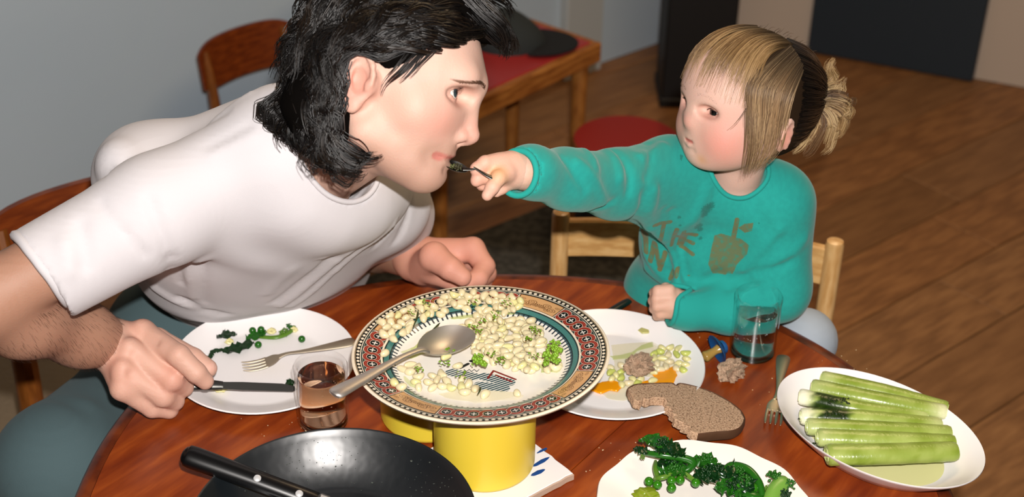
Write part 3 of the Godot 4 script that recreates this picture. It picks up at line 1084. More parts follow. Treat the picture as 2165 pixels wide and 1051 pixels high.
	var pm := mat(Color.WHITE, 0.2)
	pm.albedo_texture = plate_print()
	solid("serving_plate", "large serving plate with a printed red and teal chain rim raised on two yellow cups", "plate", g.mesh(60), pm, big_plate)
	# leek dish: oval, turned
	var dt := Transform3D(Basis(Vector3.UP, deg_to_rad(-45)), Vector3(0.474, TABLE, -1.446))
	g = Geo.new()
	g.lathe(profile([[0.0, 0.006], [0.62, 0.006], [0.72, 0.0085], [0.86, 0.024], [0.985, 0.0395], [0.996, 0.0405], [1.0, 0.039], [0.985, 0.036], [0.86, 0.02], [0.72, 0.004], [0.6, 0.0], [0.55, 0.0], [0.54, 0.003], [0.0, 0.003]]), 96, 0.1425, 0.0985)
	solid("oval_dish", "white oval dish filled with a row of poached leeks", "dish", g.mesh(60), M.porcelain, dt)
	# glasses
	drinking_glass("water glass in front of the man's plate, partly behind the pan", Vector3(-0.2440, 0.7305, -1.4801), 0.094, 0.0352, 0.078, M.amber_water)
	drinking_glass("water glass by the child's sleeve, beside the pacifier", Vector3(0.3445, 0.7305, -1.6546), 0.1005, 0.0335, 0.072, M.water)
	# frying pan
	var pan := thing("frying_pan", "black non-stick frying pan with oil specks at the front of the table", "pan", Vector3(-0.2, TABLE, -1.232))
	g = Geo.new()
	g.lathe(profile([[0.0, 0.0], [0.105, 0.0], [0.118, 0.002], [0.145, 0.022], [0.1635, 0.052], [0.1665, 0.0555], [0.166, 0.0575], [0.163, 0.0565], [0.1585, 0.049], [0.139, 0.022], [0.115, 0.0065], [0.104, 0.0042], [0.0, 0.0042]]), 112)
	var pan_mat := with_relief(mat(Color(0.035, 0.062, 0.078), 0.38), 0.28, 0.025, 61)
	pan_mat.metallic_specular = 0.8
	part("pan_body", g.mesh(60), pan_mat, pan)
	var ol := Geo.new()
	for k in 260:
		var a := rng.randf_range(-2.6, -0.3)
		var rr := rng.randf_range(0.115, 0.158)
		if k > 200:
			rr = rng.randf_range(0.03, 0.11)
		var yy := 0.0045 if rr < 0.108 else 0.0045 + pow((rr - 0.104) / 0.0545, 1.35) * 0.0445
		var s := rng.randf_range(0.0003, 0.0008) * (2.2 if k % 31 == 0 else 1.0)
		ol.ball(Vector3(s, s * 0.6, s), Vector3(cos(a) * rr, yy, sin(a) * rr), 6, 4)
	var drops := part("oil_drops", ol.mesh(80), mat(Color(0.30, 0.32, 0.30), 0.08), pan)
	drops.set_meta("kind", "stuff")
	# the pan's own handle leaves towards the camera
	g = Geo.new()
	g.tube(points([Vector3(0.04, 0.05, 0.155), Vector3(0.06, 0.056, 0.22), Vector3(0.1, 0.062, 0.36)]), floats([0.011, 0.012, 0.014]), 12, 0.7)
	part("pan_handle", g.mesh(60), M.black_plastic, pan)
	# cook's knife lying across the pan's rim
	var ka := Vector3(-0.3865, 0.8030, -1.3212)
	var kb := Vector3(-0.2293, 0.7570, -1.2932)
	var kn := thing("cooks_knife", "black-handled knife with steel rivets lying across the frying pan", "knife", ka)
	var kl := (kb - ka).length()
	kn.basis = facing(kb - ka, Vector3(0.1, 1, 0.42))
	g = Geo.new()
	g.tube(smooth_path(points([Vector3(0, 0, -0.004), Vector3(0, 0, 0.0), Vector3(0, 0, 0.012), Vector3(0, 0.001, kl * 0.5), Vector3(0, 0, kl - 0.01), Vector3(0, 0, kl)]), 6), smooth_vals(floats([0.006, 0.0115, 0.0145, 0.0128, 0.0128, 0.0125]), 6), 20, 0.72, Vector3(1, 0, 0))
	part("handle", g.mesh(50), M.black_plastic, kn)
	for f in [0.55, 0.87]:
		var rv := Geo.new()
		rv.lathe(profile([[0.0, 0.0014], [0.0035, 0.001], [0.0046, 0.0]]), 20)
		part("rivet", rv.mesh(), M.rivet, kn, Transform3D(Basis.IDENTITY, Vector3(-0.001, 0.0099 if f < 0.6 else 0.0094, kl * f)))
	g = Geo.new()
	g.box(Vector3(0.024, 0.012, 0.016), Vector3(0, 0, kl + 0.008), 0.003)
	part("bolster", g.mesh(), M.steel, kn)
	g = Geo.new()
	g.slab(PackedVector2Array([V(0.012, kl + 0.014), V(0.018, kl + 0.06), V(0.012, kl + 0.085), V(-0.01, kl + 0.1), V(-0.011, kl + 0.014)]), -0.001, 0.001, 0.0005)
	part("blade", g.mesh(), M.steel, kn)
	# fork on the man's plate, the child's side fork, spoon in the serving plate
	fork("silver fork lying with its tines on the man's white plate", Vector3(-0.2168, 0.7550, -1.6318), Vector3(-0.3680, 0.7385, -1.5849), M.old_steel)
	fork("old silver fork on the wood between the water glass and the leek dish", Vector3(0.3881, 0.7330, -1.6466), Vector3(0.3480, 0.7325, -1.4841), M.old_steel)
	spoon("large silver serving spoon resting in the beans of the serving plate", Vector3(-0.2023, 0.9060, -1.3098), Vector3(-0.0516, 0.8860, -1.4785), M.steel, 0.057)
	# dark handle that peeps out behind the child's plate
	g = Geo.new()
	var da := Vector3(0.1767, 0.7345, -1.7793); var db := Vector3(0.1263, 0.7345, -1.7272)
	g.tube(smooth_path(points([da, da.lerp(db, 0.2), da.lerp(db, 0.8), db]), 4), smooth_vals(floats([0.006, 0.0075, 0.0065, 0.005]), 4), 10, 0.55, (db - da).cross(Vector3.UP))
	solid("knife_handle", "dark green table knife handle lying behind the child's plate", "knife", g.mesh(60), mat(Color(0.04, 0.075, 0.06), 0.3))
	# pacifier
	var pc := Vector3(0.2939, 0.7510, -1.6357)
	var pac := thing("pacifier", "blue baby pacifier with a rubber teat lying between plate and water glass", "pacifier", pc)
	pac.basis = facing(Vector3(0.7946, 0.1390, -0.3765), Vector3.UP)
	g = Geo.new()
	for sgn in [1.0]:
		g.lathe(profile([[0.0, 0.004], [0.008, 0.004], [0.0155, 0.0015], [0.0215, -0.0025], [0.0225, -0.0045], [0.0205, -0.0045], [0.015, -0.0015], [0.0, 0.0]]), 36, 1.0, 0.76)
	part("shield", g.mesh(60), mat(Color(0.10, 0.28, 0.48), 0.35), pac, Transform3D(Basis(Vector3(1, 0, 0), PI / 2) * Basis(Vector3.UP, 0.5), Vector3.ZERO))
	g = Geo.new()
	g.lathe(profile([[0.0, 0.011], [0.006, 0.0105], [0.0095, 0.008], [0.0105, 0.003]]), 24)
	part("knob", g.mesh(60), mat(Color(0.13, 0.33, 0.55), 0.35), pac, Transform3D(Basis(Vector3(1, 0, 0), PI / 2), Vector3.ZERO))
	g = Geo.new()
	g.tube(smooth_path(points([Vector3(0, 0, -0.001), Vector3(0, -0.001, -0.008), Vector3(0, -0.003, -0.017), Vector3(0, -0.004, -0.024), Vector3(0, -0.004, -0.0275)]), 5), smooth_vals(floats([0.0075, 0.006, 0.0075, 0.0085, 0.002]), 5), 14, 0.85)
	var teat := mat(Color(0.62, 0.50, 0.25), 0.2)
	part("teat", g.mesh(60), teat, pac)

# ---------------------------------------------------------------- food
func lump(r: Vector3, amp: float, sd: int, freq := 60.0, nu := 22, nv := 14) -> ArrayMesh:
	# an irregular torn or crumbly piece
	var n := FastNoiseLite.new()
	n.seed = sd
	n.frequency = freq
	n.fractal_octaves = 4
	var g := Geo.new()
	var f := func(i: int, j: int) -> Vector3:
		var t := TAU * (i % nu) / nu
		var ph := PI * j / nv - PI / 2
		var d := Vector3(cos(ph) * cos(t), sin(ph), cos(ph) * sin(t))
		return d * r * (1.0 + amp * n.get_noise_3dv(d * 0.02) * 2.0)
	for j in nv:
		for i in nu:
			var a: Vector3 = f.call(i, j); var b: Vector3 = f.call(i + 1, j); var c: Vector3 = f.call(i + 1, j + 1); var d: Vector3 = f.call(i, j + 1)
			if j > 0:
				g.tri(a, b, c)
			if j < nv - 1:
				g.tri(a, c, d)
	return g.mesh(70)

func scatter(poly: PackedVector2Array, gap: float, tries := 900) -> PackedVector2Array:
	var lo := poly[0]
	var hi := poly[0]
	for q in poly:
		lo = lo.min(q)
		hi = hi.max(q)
	var out := PackedVector2Array()
	for k in tries:
		var p := V(rng.randf_range(lo.x, hi.x), rng.randf_range(lo.y, hi.y))
		if not Geometry2D.is_point_in_polygon(p, poly):
			continue
		var free := true
		for q in out:
			if q.distance_to(p) < gap:
				free = false
				break
		if free:
			out.append(p)
	return out

func serving_height(p: Vector2) -> float:
	# top surface of the serving plate at a room position
	var l := big_plate.affine_inverse() * Vector3(p.x, big_plate.origin.y, p.y)
	var r := V(l.x, l.z).length()
	var h := 0.0065
	if r > 0.106:
		h = 0.0075 + 0.009 * smoothstep(0.104, 0.124, r)
	if r > 0.124:
		h = 0.0165 + (r - 0.124) / 0.03 * 0.0057
	return (big_plate * Vector3(l.x, h, l.z)).y

func small_plate_height(p: Vector2, c: Vector2, r0: float, well: float, h: float) -> float:
	var r := p.distance_to(c)
	if r < well:
		return TABLE + 0.0045
	return TABLE + 0.0045 + (h - 0.005) * clampf((r - well) / (r0 - well), 0.0, 1.0)

func bean_meshes() -> Array[ArrayMesh]:
	var out: Array[ArrayMesh] = []
	for k in 3:
		var g := Geo.new()
		var nu := 12
		var nv := 8
		var f := func(i: int, j: int) -> Vector3:
			var t := TAU * i / nu
			var ph := PI * j / nv - PI / 2
			var x := sin(ph) * (0.0070 + 0.0006 * k)
			var bend := 9.0 * x * x * (3.0 + k)
			return Vector3(x, cos(ph) * cos(t) * 0.0046 , cos(ph) * sin(t) * 0.0050 + bend)
		for j in nv:
			for i in nu:
				var a: Vector3 = f.call(i, j); var b: Vector3 = f.call(i + 1, j); var c: Vector3 = f.call(i + 1, j + 1); var d: Vector3 = f.call(i, j + 1)
				if j > 0:
					g.tri(a, b, c)
				if j < nv - 1:
					g.tri(a, c, d)
		out.append(g.mesh(80))
	return out

func leaf(path: PackedVector3Array, wid: PackedFloat32Array, ruffle: float, sd: int, up := Vector3.UP) -> ArrayMesh:
	# a cooked, crumpled leaf: two ruffled halves either side of a rib, given thickness
	var n := FastNoiseLite.new()
	n.seed = sd
	n.frequency = 140.0
	var pts := smooth_path(path, 6)
	var w := smooth_vals(wid, 6)
	var g := Geo.new()
	var m := pts.size()
	var across := 6
	var top: Array[PackedVector3Array] = []
	for i in m:
		var t := (pts[mini(i + 1, m - 1)] - pts[maxi(i - 1, 0)]).normalized()
		var s := t.cross(up).normalized()
		var u := s.cross(t)
		var row := PackedVector3Array()
		for k in across + 1:
			var f := (k / float(across) - 0.5) * 2.0
			var p := pts[i] + s * (f * w[i])
			var nz := n.get_noise_3d(p.x, p.y + sd, p.z) + 0.6 * sin(i * 1.9 + k * 2.3 + sd)
			row.append(p + u * (ruffle * nz * (0.25 + absf(f))) + s * (ruffle * 0.5 * sin(i * 2.7 + sd) * f))
		top.append(row)
	for i in m - 1:
		for k in across:
			var a := top[i][k]; var b := top[i][k + 1]; var c := top[i + 1][k + 1]; var d := top[i + 1][k]
			g.quad(a, b, c, d)
			var dn := up * -0.0007
			g.quad(d + dn, c + dn, b + dn, a + dn)
	return g.mesh(100)

func greens_floret(parent: Node3D, at: Vector3, r: float, sd: int, m: Material) -> void:
	var g := Geo.new()
	var rg := RandomNumberGenerator.new()
	rg.seed = sd
	for k in 46:
		var d := Vector3(rg.randf_range(-1, 1), rg.randf_range(-0.3, 1), rg.randf_range(-1, 1)).normalized() * r * rg.randf_range(0.35, 1.0)
		var s := r * rg.randf_range(0.10, 0.24)
		g.ball(Vector3(s, s, s), at + d, 7, 5)
	part("floret", g.mesh(70), m, parent).set_meta("kind", "stuff")

func rod(parent: Node3D, called: String, pts: Array, rad: Array, m: Material, flat := 1.0) -> void:
	var g := Geo.new()
	g.tube(smooth_path(points(pts), 6), smooth_vals(floats(rad), 6), 10, flat)
	part(called, g.mesh(70), m, parent)

func build_food() -> void:
	var bean_mat := mat(Color(0.855, 0.80, 0.645), 0.25)
	bean_mat.subsurf_scatter_enabled = true
	bean_mat.subsurf_scatter_strength = 0.1
	var bean_mat2 := mat(Color(0.84, 0.81, 0.58), 0.25)
	var bean_mat3 := mat(Color(0.74, 0.77, 0.40), 0.3)
	var bm := bean_meshes()
	var heaps := [
		[PackedVector2Array([Vector2(-0.0506, -1.5357), Vector2(-0.0357, -1.5412), Vector2(0.0000, -1.5306), Vector2(0.0187, -1.5413), Vector2(0.0280, -1.5248), Vector2(0.0391, -1.5086), Vector2(0.0443, -1.4828), Vector2(0.0333, -1.4634), Vector2(0.0278, -1.4383), Vector2(0.0294, -1.4141), Vector2(0.0206, -1.4049), Vector2(0.0064, -1.4194), Vector2(-0.0258, -1.4367), Vector2(-0.0494, -1.4453), Vector2(-0.0466, -1.4704), Vector2(-0.0436, -1.4930), Vector2(-0.0592, -1.5154)]), 0.0085, 2],
		[PackedVector2Array([Vector2(-0.0897, -1.5687), Vector2(-0.0751, -1.5825), Vector2(-0.0445, -1.5835), Vector2(-0.0399, -1.5565), Vector2(-0.0810, -1.5466), Vector2(-0.1157, -1.5286), Vector2(-0.1209, -1.5522), Vector2(-0.1040, -1.5527)]), 0.0086, 2],
		[PackedVector2Array([Vector2(-0.0384, -1.5704), Vector2(-0.0195, -1.5779), Vector2(0.0092, -1.5684), Vector2(0.0149, -1.5582), Vector2(0.0055, -1.5476), Vector2(-0.0360, -1.5497)]), 0.0086, 2],
		[PackedVector2Array([Vector2(-0.1699, -1.5086), Vector2(-0.1516, -1.5342), Vector2(-0.1280, -1.5451), Vector2(-0.1228, -1.5385), Vector2(-0.1290, -1.5066), Vector2(-0.1488, -1.4769), Vector2(-0.1630, -1.4828)]), 0.0100, 1],
		[PackedVector2Array([Vector2(-0.0848, -1.5080), Vector2(-0.0593, -1.5187), Vector2(-0.0515, -1.5090), Vector2(-0.0642, -1.5021), Vector2(-0.0822, -1.4934)]), 0.0105, 1],
		[PackedVector2Array([Vector2(-0.1381, -1.4212), Vector2(-0.1257, -1.4337), Vector2(-0.1074, -1.4267), Vector2(-0.1099, -1.4100), Vector2(-0.1275, -1.4095)]), 0.0110, 1],
		[PackedVector2Array([Vector2(-0.1183, -1.4038), Vector2(-0.0870, -1.4107), Vector2(-0.0775, -1.3961), Vector2(-0.0442, -1.3971), Vector2(-0.0365, -1.3711), Vector2(-0.0535, -1.3648), Vector2(-0.0660, -1.3731), Vector2(-0.0938, -1.3752), Vector2(-0.1161, -1.3716)]), 0.0105, 1],
		[PackedVector2Array([Vector2(-0.1444, -1.3795), Vector2(-0.1305, -1.3799), Vector2(-0.1275, -1.3627), Vector2(-0.1380, -1.3652)]), 0.0105, 1],
		[PackedVector2Array([Vector2(0.0386, -1.4510), Vector2(0.0548, -1.4546), Vector2(0.0633, -1.4272), Vector2(0.0488, -1.4117), Vector2(0.0241, -1.4110), Vector2(0.0224, -1.4290)]), 0.0105, 1],
		[PackedVector2Array([Vector2(-0.1084, -1.5007), Vector2(-0.1010, -1.5009), Vector2(-0.1003, -1.4896), Vector2(-0.1086, -1.4893)]), 0.009, 1], [PackedVector2Array([Vector2(-0.1578, -1.4436), Vector2(-0.1515, -1.4437), Vector2(-0.1509, -1.4361), Vector2(-0.1571, -1.4359)]), 0.012, 1],
		[PackedVector2Array([Vector2(-0.0638, -1.4264), Vector2(-0.0585, -1.4266), Vector2(-0.0582, -1.4175), Vector2(-0.0635, -1.4174)]), 0.012, 1], [PackedVector2Array([Vector2(0.0077, -1.3680), Vector2(0.0154, -1.3683), Vector2(0.0155, -1.3597), Vector2(0.0077, -1.3595)]), 0.012, 1],
		[PackedVector2Array([Vector2(-0.0339, -1.3711), Vector2(-0.0278, -1.3713), Vector2(-0.0276, -1.3627), Vector2(-0.0336, -1.3626)]), 0.012, 1], [PackedVector2Array([Vector2(0.0442, -1.4716), Vector2(0.0533, -1.4719), Vector2(0.0658, -1.4612), Vector2(0.0620, -1.4517)]), 0.012, 1],
	]
	var n := 0
	for hp in heaps:
		for layer in int(hp[2]):
			var spots := scatter(hp[0], hp[1] * (1.0 if layer == 0 else 1.25))
			for p in spots:
				if n >= 262:
					continue
				var y := serving_height(p) + 0.0040 + layer * 0.0058
				var b := Basis(Vector3.UP, rng.randf() * TAU) * Basis(Vector3(1, 0, 0), rng.randf_range(-0.8, 0.8)) * Basis(Vector3(0, 0, 1), rng.randf_range(-0.35, 0.35))
				solid("white_bean", "plump white bean among the beans heaped on the printed serving plate", "bean", bm[rng.randi() % 3], [bean_mat, bean_mat, bean_mat2, bean_mat3][[0, 0, 1, 0, 1, 2, 0, 0][rng.randi() % 8]], Transform3D(b.scaled(Vector3.ONE * rng.randf_range(0.88, 1.08)), Vector3(p.x, y, p.y)), "white beans on the serving plate")
				n += 1
	# the bean in the spoon
	solid("white_bean", "white bean and a green scrap lying in the bowl of the serving spoon", "bean", bm[1], bean_mat2, Transform3D(Basis(Vector3.UP, 0.7), Vector3(-0.0795, 0.8860, -1.4252) + Vector3(0, -0.006, 0)))
	# pesto: bits of herb on the serving plate, and soft green smears
	var herb := mat(Color(0.40, 0.54, 0.10), 0.45)
	var pesto := mat(Color(0.82, 0.87, 0.52, 0.35), 0.3)
	pesto.transparency = BaseMaterial3D.TRANSPARENCY_ALPHA
	var film := mat(Color(0.96, 0.93, 0.78, 0.25), 0.3)
	film.transparency = BaseMaterial3D.TRANSPARENCY_ALPHA
	var serial := 0
	for hp in [PackedVector2Array([Vector2(-0.1403, -1.4613), Vector2(-0.1231, -1.4744), Vector2(-0.1088, -1.5073), Vector2(-0.0866, -1.5079), Vector2(-0.0815, -1.4789), Vector2(-0.1058, -1.4592), Vector2(-0.1284, -1.4460)]), PackedVector2Array([Vector2(-0.0813, -1.5517), Vector2(-0.0419, -1.5598), Vector2(-0.0416, -1.5479), Vector2(-0.0657, -1.5403), Vector2(-0.0808, -1.5415)]), PackedVector2Array([Vector2(-0.0324, -1.5567), Vector2(0.0054, -1.5631), Vector2(0.0093, -1.5495), Vector2(-0.0245, -1.5450)]), PackedVector2Array([Vector2(-0.1310, -1.4094), Vector2(-0.1157, -1.3920), Vector2(-0.1115, -1.3804), Vector2(-0.1258, -1.3859)]), PackedVector2Array([Vector2(0.0350, -1.4447), Vector2(0.0635, -1.4394), Vector2(0.0630, -1.4151), Vector2(0.0383, -1.4144)]), PackedVector2Array([Vector2(-0.0629, -1.3819), Vector2(0.0068, -1.3723), Vector2(0.0189, -1.3584), Vector2(-0.0409, -1.3482), Vector2(-0.0862, -1.3639)])]:
		var mid := Vector2.ZERO
		for q in hp:
			mid += q / hp.size()
		var g := Geo.new()
		var loc := PackedVector2Array()
		for q in hp:
			loc.append(q - mid)
		var soft := PackedVector2Array()
		for i in loc.size():
			var a: Vector2 = loc[i]; var b: Vector2 = loc[(i + 1) % loc.size()]
			for s in 4:
				soft.append(a.lerp(b, s / 4.0) * (1.0 + 0.12 * sin(i * 3.0 + s * 2.1)) * (0.94 if s == 0 else 1.0))
		g.slab(soft, 0.0, 0.0007, 0.0003)
		solid("pesto_smear", ["pale green pesto smear beside the spoon on the serving plate", "pesto smear under the beans on the far rim of the serving plate", "pesto smear at the scroll panel of the serving plate", "pesto smear under the spoon handle on the serving plate", "pesto smear round the broccoli at the serving plate's edge", "pale oily streak below the picture of the serving plate"][serial], "sauce", g.mesh(60), pesto if serial < 5 else film, Transform3D(big_plate.basis, Vector3(mid.x, serving_height(mid) + 0.0002, mid.y)))
		serial += 1
	var hb := Geo.new()
	for q in [Vector3(-0.0474, 0.8900, -1.4770), Vector3(-0.0400, 0.8900, -1.4667), Vector3(-0.0370, 0.8900, -1.4879), Vector3(-0.0210, 0.8920, -1.4983), Vector3(0.0299, 0.8920, -1.4712), Vector3(0.0329, 0.8920, -1.4660), Vector3(0.0240, 0.8920, -1.4533), Vector3(-0.0223, 0.8880, -1.4191), Vector3(-0.0106, 0.8880, -1.4115), Vector3(-0.0134, 0.8880, -1.4046), Vector3(0.0286, 0.8880, -1.4157), Vector3(-0.0749, 0.8880, -1.4276), Vector3(-0.0793, 0.8870, -1.3991), Vector3(-0.0584, 0.8850, -1.3783), Vector3(-0.1104, 0.8850, -1.3912), Vector3(-0.1263, 0.8950, -1.4991), Vector3(-0.0487, 0.9000, -1.5158), Vector3(-0.0064, 0.9000, -1.5172), Vector3(-0.1060, 0.9000, -1.5140), Vector3(0.0470, 0.8880, -1.4064)]:
		for j in 9:
			var s := rng.randf_range(0.0007, 0.0016)
			hb.ball(Vector3(s, s * 0.5, s * 1.5), q + Vector3(rng.randf_range(-1, 1), rng.randf_range(-0.3, 0.5), rng.randf_range(-1, 1)) * 0.006, 6, 4, Basis(Vector3(0.3, 1, 0.2).normalized(), rng.randf() * TAU))
	var hbn := part("herb_flecks", hb.mesh(70), herb)
	tag(hbn, "chopped green herb flecks scattered over the beans on the serving plate", "herbs")
	hbn.set_meta("kind", "stuff")
	var bright := mat(Color(0.47, 0.63, 0.15), 0.35)
	for q in [[Vector3(-0.0381, 0.8870, -1.4023), 0.010, "small broccoli floret among the beans below the spoon bowl"], [Vector3(0.0543, 0.8890, -1.4320), 0.009, "small broccoli floret among the beans by the plate's right rim"], [Vector3(0.0499, 0.8880, -1.4094), 0.012, "larger broccoli floret nearest the right rim of the serving plate"]]:
		var br := thing("broccoli_floret", q[2], "broccoli", q[0])
		greens_floret(br, Vector3(0, 0.003, 0), q[1], 11 + serial, bright)
		rod(br, "stem", [Vector3(0.010, 0.0, 0.004), Vector3(0.004, 0.001, 0.001), Vector3(0, 0.003, 0)], [0.003, 0.0032, 0.0025], bright)
		serial += 1
	for q in [[Vector3(-0.1176, 0.9000, -1.4973), Vector3(-0.1219, 0.8930, -1.4703), "thin dark herb sprig stuck in the beans at the far left rim"], [Vector3(-0.0895, 0.8890, -1.4845), Vector3(-0.0983, 0.8880, -1.4699), "thin herb twig lying left of the spoon bowl"], [Vector3(-0.0356, 0.8850, -1.3572), Vector3(-0.0374, 0.8850, -1.3423), "tiny herb twig under the picture of the serving plate"]]:
		var tw := Geo.new()
		var a: Vector3 = q[0]; var b: Vector3 = q[1]
		tw.tube(smooth_path(points([a, a.lerp(b, 0.5) + Vector3(0.002, 0.002, 0), b]), 5), smooth_vals(floats([0.0005, 0.0012, 0.0006]), 5), 6)
		solid("herb_sprig", q[2], "herb", tw.mesh(60), mat(Color(0.16, 0.20, 0.05), 0.5))
	# ---- the child's plate: beans, yolk, smears, bread
	var pc := V(0.140, -1.602)
	var yolk := mat(Color(0.90, 0.58, 0.03), 0.18)
	for q in [[PackedVector2Array([Vector2(0.1098, -1.5522), Vector2(0.1179, -1.5651), Vector2(0.1259, -1.5717), Vector2(0.1414, -1.5754), Vector2(0.1562, -1.5662), Vector2(0.1477, -1.5501), Vector2(0.1364, -1.5530), Vector2(0.1247, -1.5457)]), 0.0035, "runny yellow egg yolk pooled by the serving plate's shadow", yolk, "egg"],
		[PackedVector2Array([Vector2(0.1947, -1.5964), Vector2(0.2051, -1.6049), Vector2(0.2132, -1.6101), Vector2(0.2208, -1.6070), Vector2(0.2290, -1.6122), Vector2(0.2329, -1.5910), Vector2(0.2254, -1.5714), Vector2(0.2024, -1.5707), Vector2(0.1674, -1.5627), Vector2(0.1835, -1.5750), Vector2(0.2015, -1.5836)]), 0.0025, "yellow egg yolk smear between the beans and the bread slice", yolk, "egg"],
		[PackedVector2Array([Vector2(0.1405, -1.6347), Vector2(0.1565, -1.6385), Vector2(0.1727, -1.6458), Vector2(0.1877, -1.6635), Vector2(0.2022, -1.6708), Vector2(0.2054, -1.6605), Vector2(0.1808, -1.6495), Vector2(0.1699, -1.6322), Vector2(0.1440, -1.6260)]), 0.0008, "pale green sauce smear on the far side of the child's plate", pesto, "sauce"],
		[PackedVector2Array([Vector2(0.1836, -1.6914), Vector2(0.1946, -1.7042), Vector2(0.2023, -1.6990), Vector2(0.1993, -1.6848), Vector2(0.1892, -1.6845)]), 0.003, "cooked celery scrap on the far rim of the child's plate", mat(Color(0.75, 0.73, 0.45), 0.3), "vegetable"],
		[PackedVector2Array([Vector2(0.1337, -1.5751), Vector2(0.1494, -1.5820), Vector2(0.1675, -1.5634), Vector2(0.2072, -1.5837), Vector2(0.2172, -1.5648), Vector2(0.1852, -1.5450), Vector2(0.1542, -1.5316), Vector2(0.1356, -1.5373), Vector2(0.1247, -1.5463)]), 0.0007, "oily yellow film under the beans of the child's plate", film, "sauce"],
		[PackedVector2Array([Vector2(0.1439, -1.6621), Vector2(0.2143, -1.6712), Vector2(0.2477, -1.6447), Vector2(0.2497, -1.6046), Vector2(0.2075, -1.5870), Vector2(0.1424, -1.5948)]), 0.0005, "thin oily film spread over the middle of the child's plate", film, "sauce"]]:
		var mid := Vector2.ZERO
		for c in q[0]:
			mid += c / q[0].size()
		var loc := PackedVector2Array()
		for i in q[0].size():
			var a: Vector2 = q[0][i] - mid; var b: Vector2 = q[0][(i + 1) % q[0].size()] - mid
			for s in 3:
				loc.append(a.lerp(b, s / 3.0) * (1.0 + 0.06 * sin(i * 2.0 + s)))
		var g := Geo.new()
		g.slab(loc, -0.0002, q[1], minf(q[1] * 0.5, 0.0012))
		solid("egg_yolk" if q[4] == "egg" else "food_smear", q[2], q[4], g.mesh(70), q[3], Transform3D(Basis.IDENTITY, Vector3(mid.x, small_plate_height(mid, pc, 0.13, 0.094, 0.021) + 0.0003, mid.y)))
	for hp in [PackedVector2Array([Vector2(0.1390, -1.6090), Vector2(0.1606, -1.6129), Vector2(0.1604, -1.5769), Vector2(0.1681, -1.5772), Vector2(0.1952, -1.5812), Vector2(0.1967, -1.5748), Vector2(0.1651, -1.5595), Vector2(0.1520, -1.5639), Vector2(0.1355, -1.5762)]), PackedVector2Array([Vector2(0.1980, -1.6174), Vector2(0.2065, -1.6514), Vector2(0.2147, -1.6551), Vector2(0.2323, -1.6522), Vector2(0.2478, -1.6289), Vector2(0.2524, -1.6057), Vector2(0.2424, -1.5923), Vector2(0.2264, -1.6082), Vector2(0.2081, -1.5978), Vector2(0.1979, -1.5910)])]:
		for p in scatter(hp, 0.0098):
			var b := Basis(Vector3.UP, rng.randf() * TAU) * Basis(Vector3(1, 0, 0), rng.randf_range(-0.8, 0.8))
			solid("white_bean", "white bean left over in the sauce on the child's plate", "bean", bm[rng.randi() % 3], [bean_mat, bean_mat2, bean_mat3][rng.randi() % 3], Transform3D(b.scaled(Vector3.ONE * 0.95), Vector3(p.x, small_plate_height(p, pc, 0.13, 0.094, 0.021) + 0.0042, p.y)), "white beans on the child's plate")
	var crumb_mat := tri_mat(Color.WHITE, 0.9, noise_tex(0.09, [[0.22, Color(0.42, 0.32, 0.24)], [0.40, Color(0.74, 0.61, 0.50)], [0.8, Color(0.84, 0.72, 0.61)]], 256, 256, 5, 91), Vector3(22, 22, 22))
	with_relief(crumb_mat, 0.16, 0.25, 92)
	solid("bread_lump", "rough round lump of brown bread on the beans of the child's plate", "bread", lump(Vector3(0.0185, 0.013, 0.016), 0.35, 5, 90.0, 30, 20), crumb_mat, Transform3D(Basis(Vector3.UP, 0.4), Vector3(0.1778, 0.7520, -1.5913)))
	solid("bread_lump", "torn brown bread chunk on the wood in front of the child's water glass", "bread", lump(Vector3(0.019, 0.011, 0.014), 0.55, 8, 75.0, 34, 22), crumb_mat, Transform3D(Basis(Vector3.UP, 0.9), Vector3(0.3088, 0.7405, -1.5977)))
	# bread slice leaning on the plate's rim
	var outline := PackedVector2Array([Vector2(0.1574, -1.5249), Vector2(0.1684, -1.5355), Vector2(0.1933, -1.5425), Vector2(0.2182, -1.5482), Vector2(0.2235, -1.5433), Vector2(0.2297, -1.5498), Vector2(0.2501, -1.5463), Vector2(0.2734, -1.5360), Vector2(0.2938, -1.5181), Vector2(0.3063, -1.5002), Vector2(0.3090, -1.4824), Vector2(0.3021, -1.4645), Vector2(0.2893, -1.4520), Vector2(0.2668, -1.4448), Vector2(0.2416, -1.4355), Vector2(0.2356, -1.4382), Vector2(0.2307, -1.4438), Vector2(0.2345, -1.4487), Vector2(0.2227, -1.4536), Vector2(0.2249, -1.4580), Vector2(0.2127, -1.4635), Vector2(0.2154, -1.4738), Vector2(0.2104, -1.4790), Vector2(0.2137, -1.4856), Vector2(0.2040, -1.4907), Vector2(0.2076, -1.5004), Vector2(0.2037, -1.5088), Vector2(0.1908, -1.5100), Vector2(0.1809, -1.5012), Vector2(0.1756, -1.5040), Vector2(0.1712, -1.4940), Vector2(0.1649, -1.4968), Vector2(0.1610, -1.5067)])
	var bc := V(0.205, -1.560)
	var bl := thing("bread_slice", "half-eaten slice of dark bread leaning on the rim of the child's plate", "bread", Vector3(bc.x, 0.7475, bc.y))
	bl.basis = Basis(Vector3(0, 0, 1), deg_to_rad(-6.5)) * Basis(Vector3(1, 0, 0), deg_to_rad(-3.0))
	var loc2 := PackedVector2Array()
	var on := outline.size()
	for i in on:
		var a: Vector2 = outline[i] - bc; var b: Vector2 = outline[(i + 1) % on] - bc
		var torn := i >= 15 or i == 4
		for s in (5 if torn else 3):
			var q := a.lerp(b, s / (5.0 if torn else 3.0))
			loc2.append(q + (V(rng.randf_range(-1, 1), rng.randf_range(-1, 1)) * 0.0013 if torn else Vector2.ZERO))
	var cr := Geo.new()
	cr.slab(loc2, -0.006, 0.0075, 0.0012)
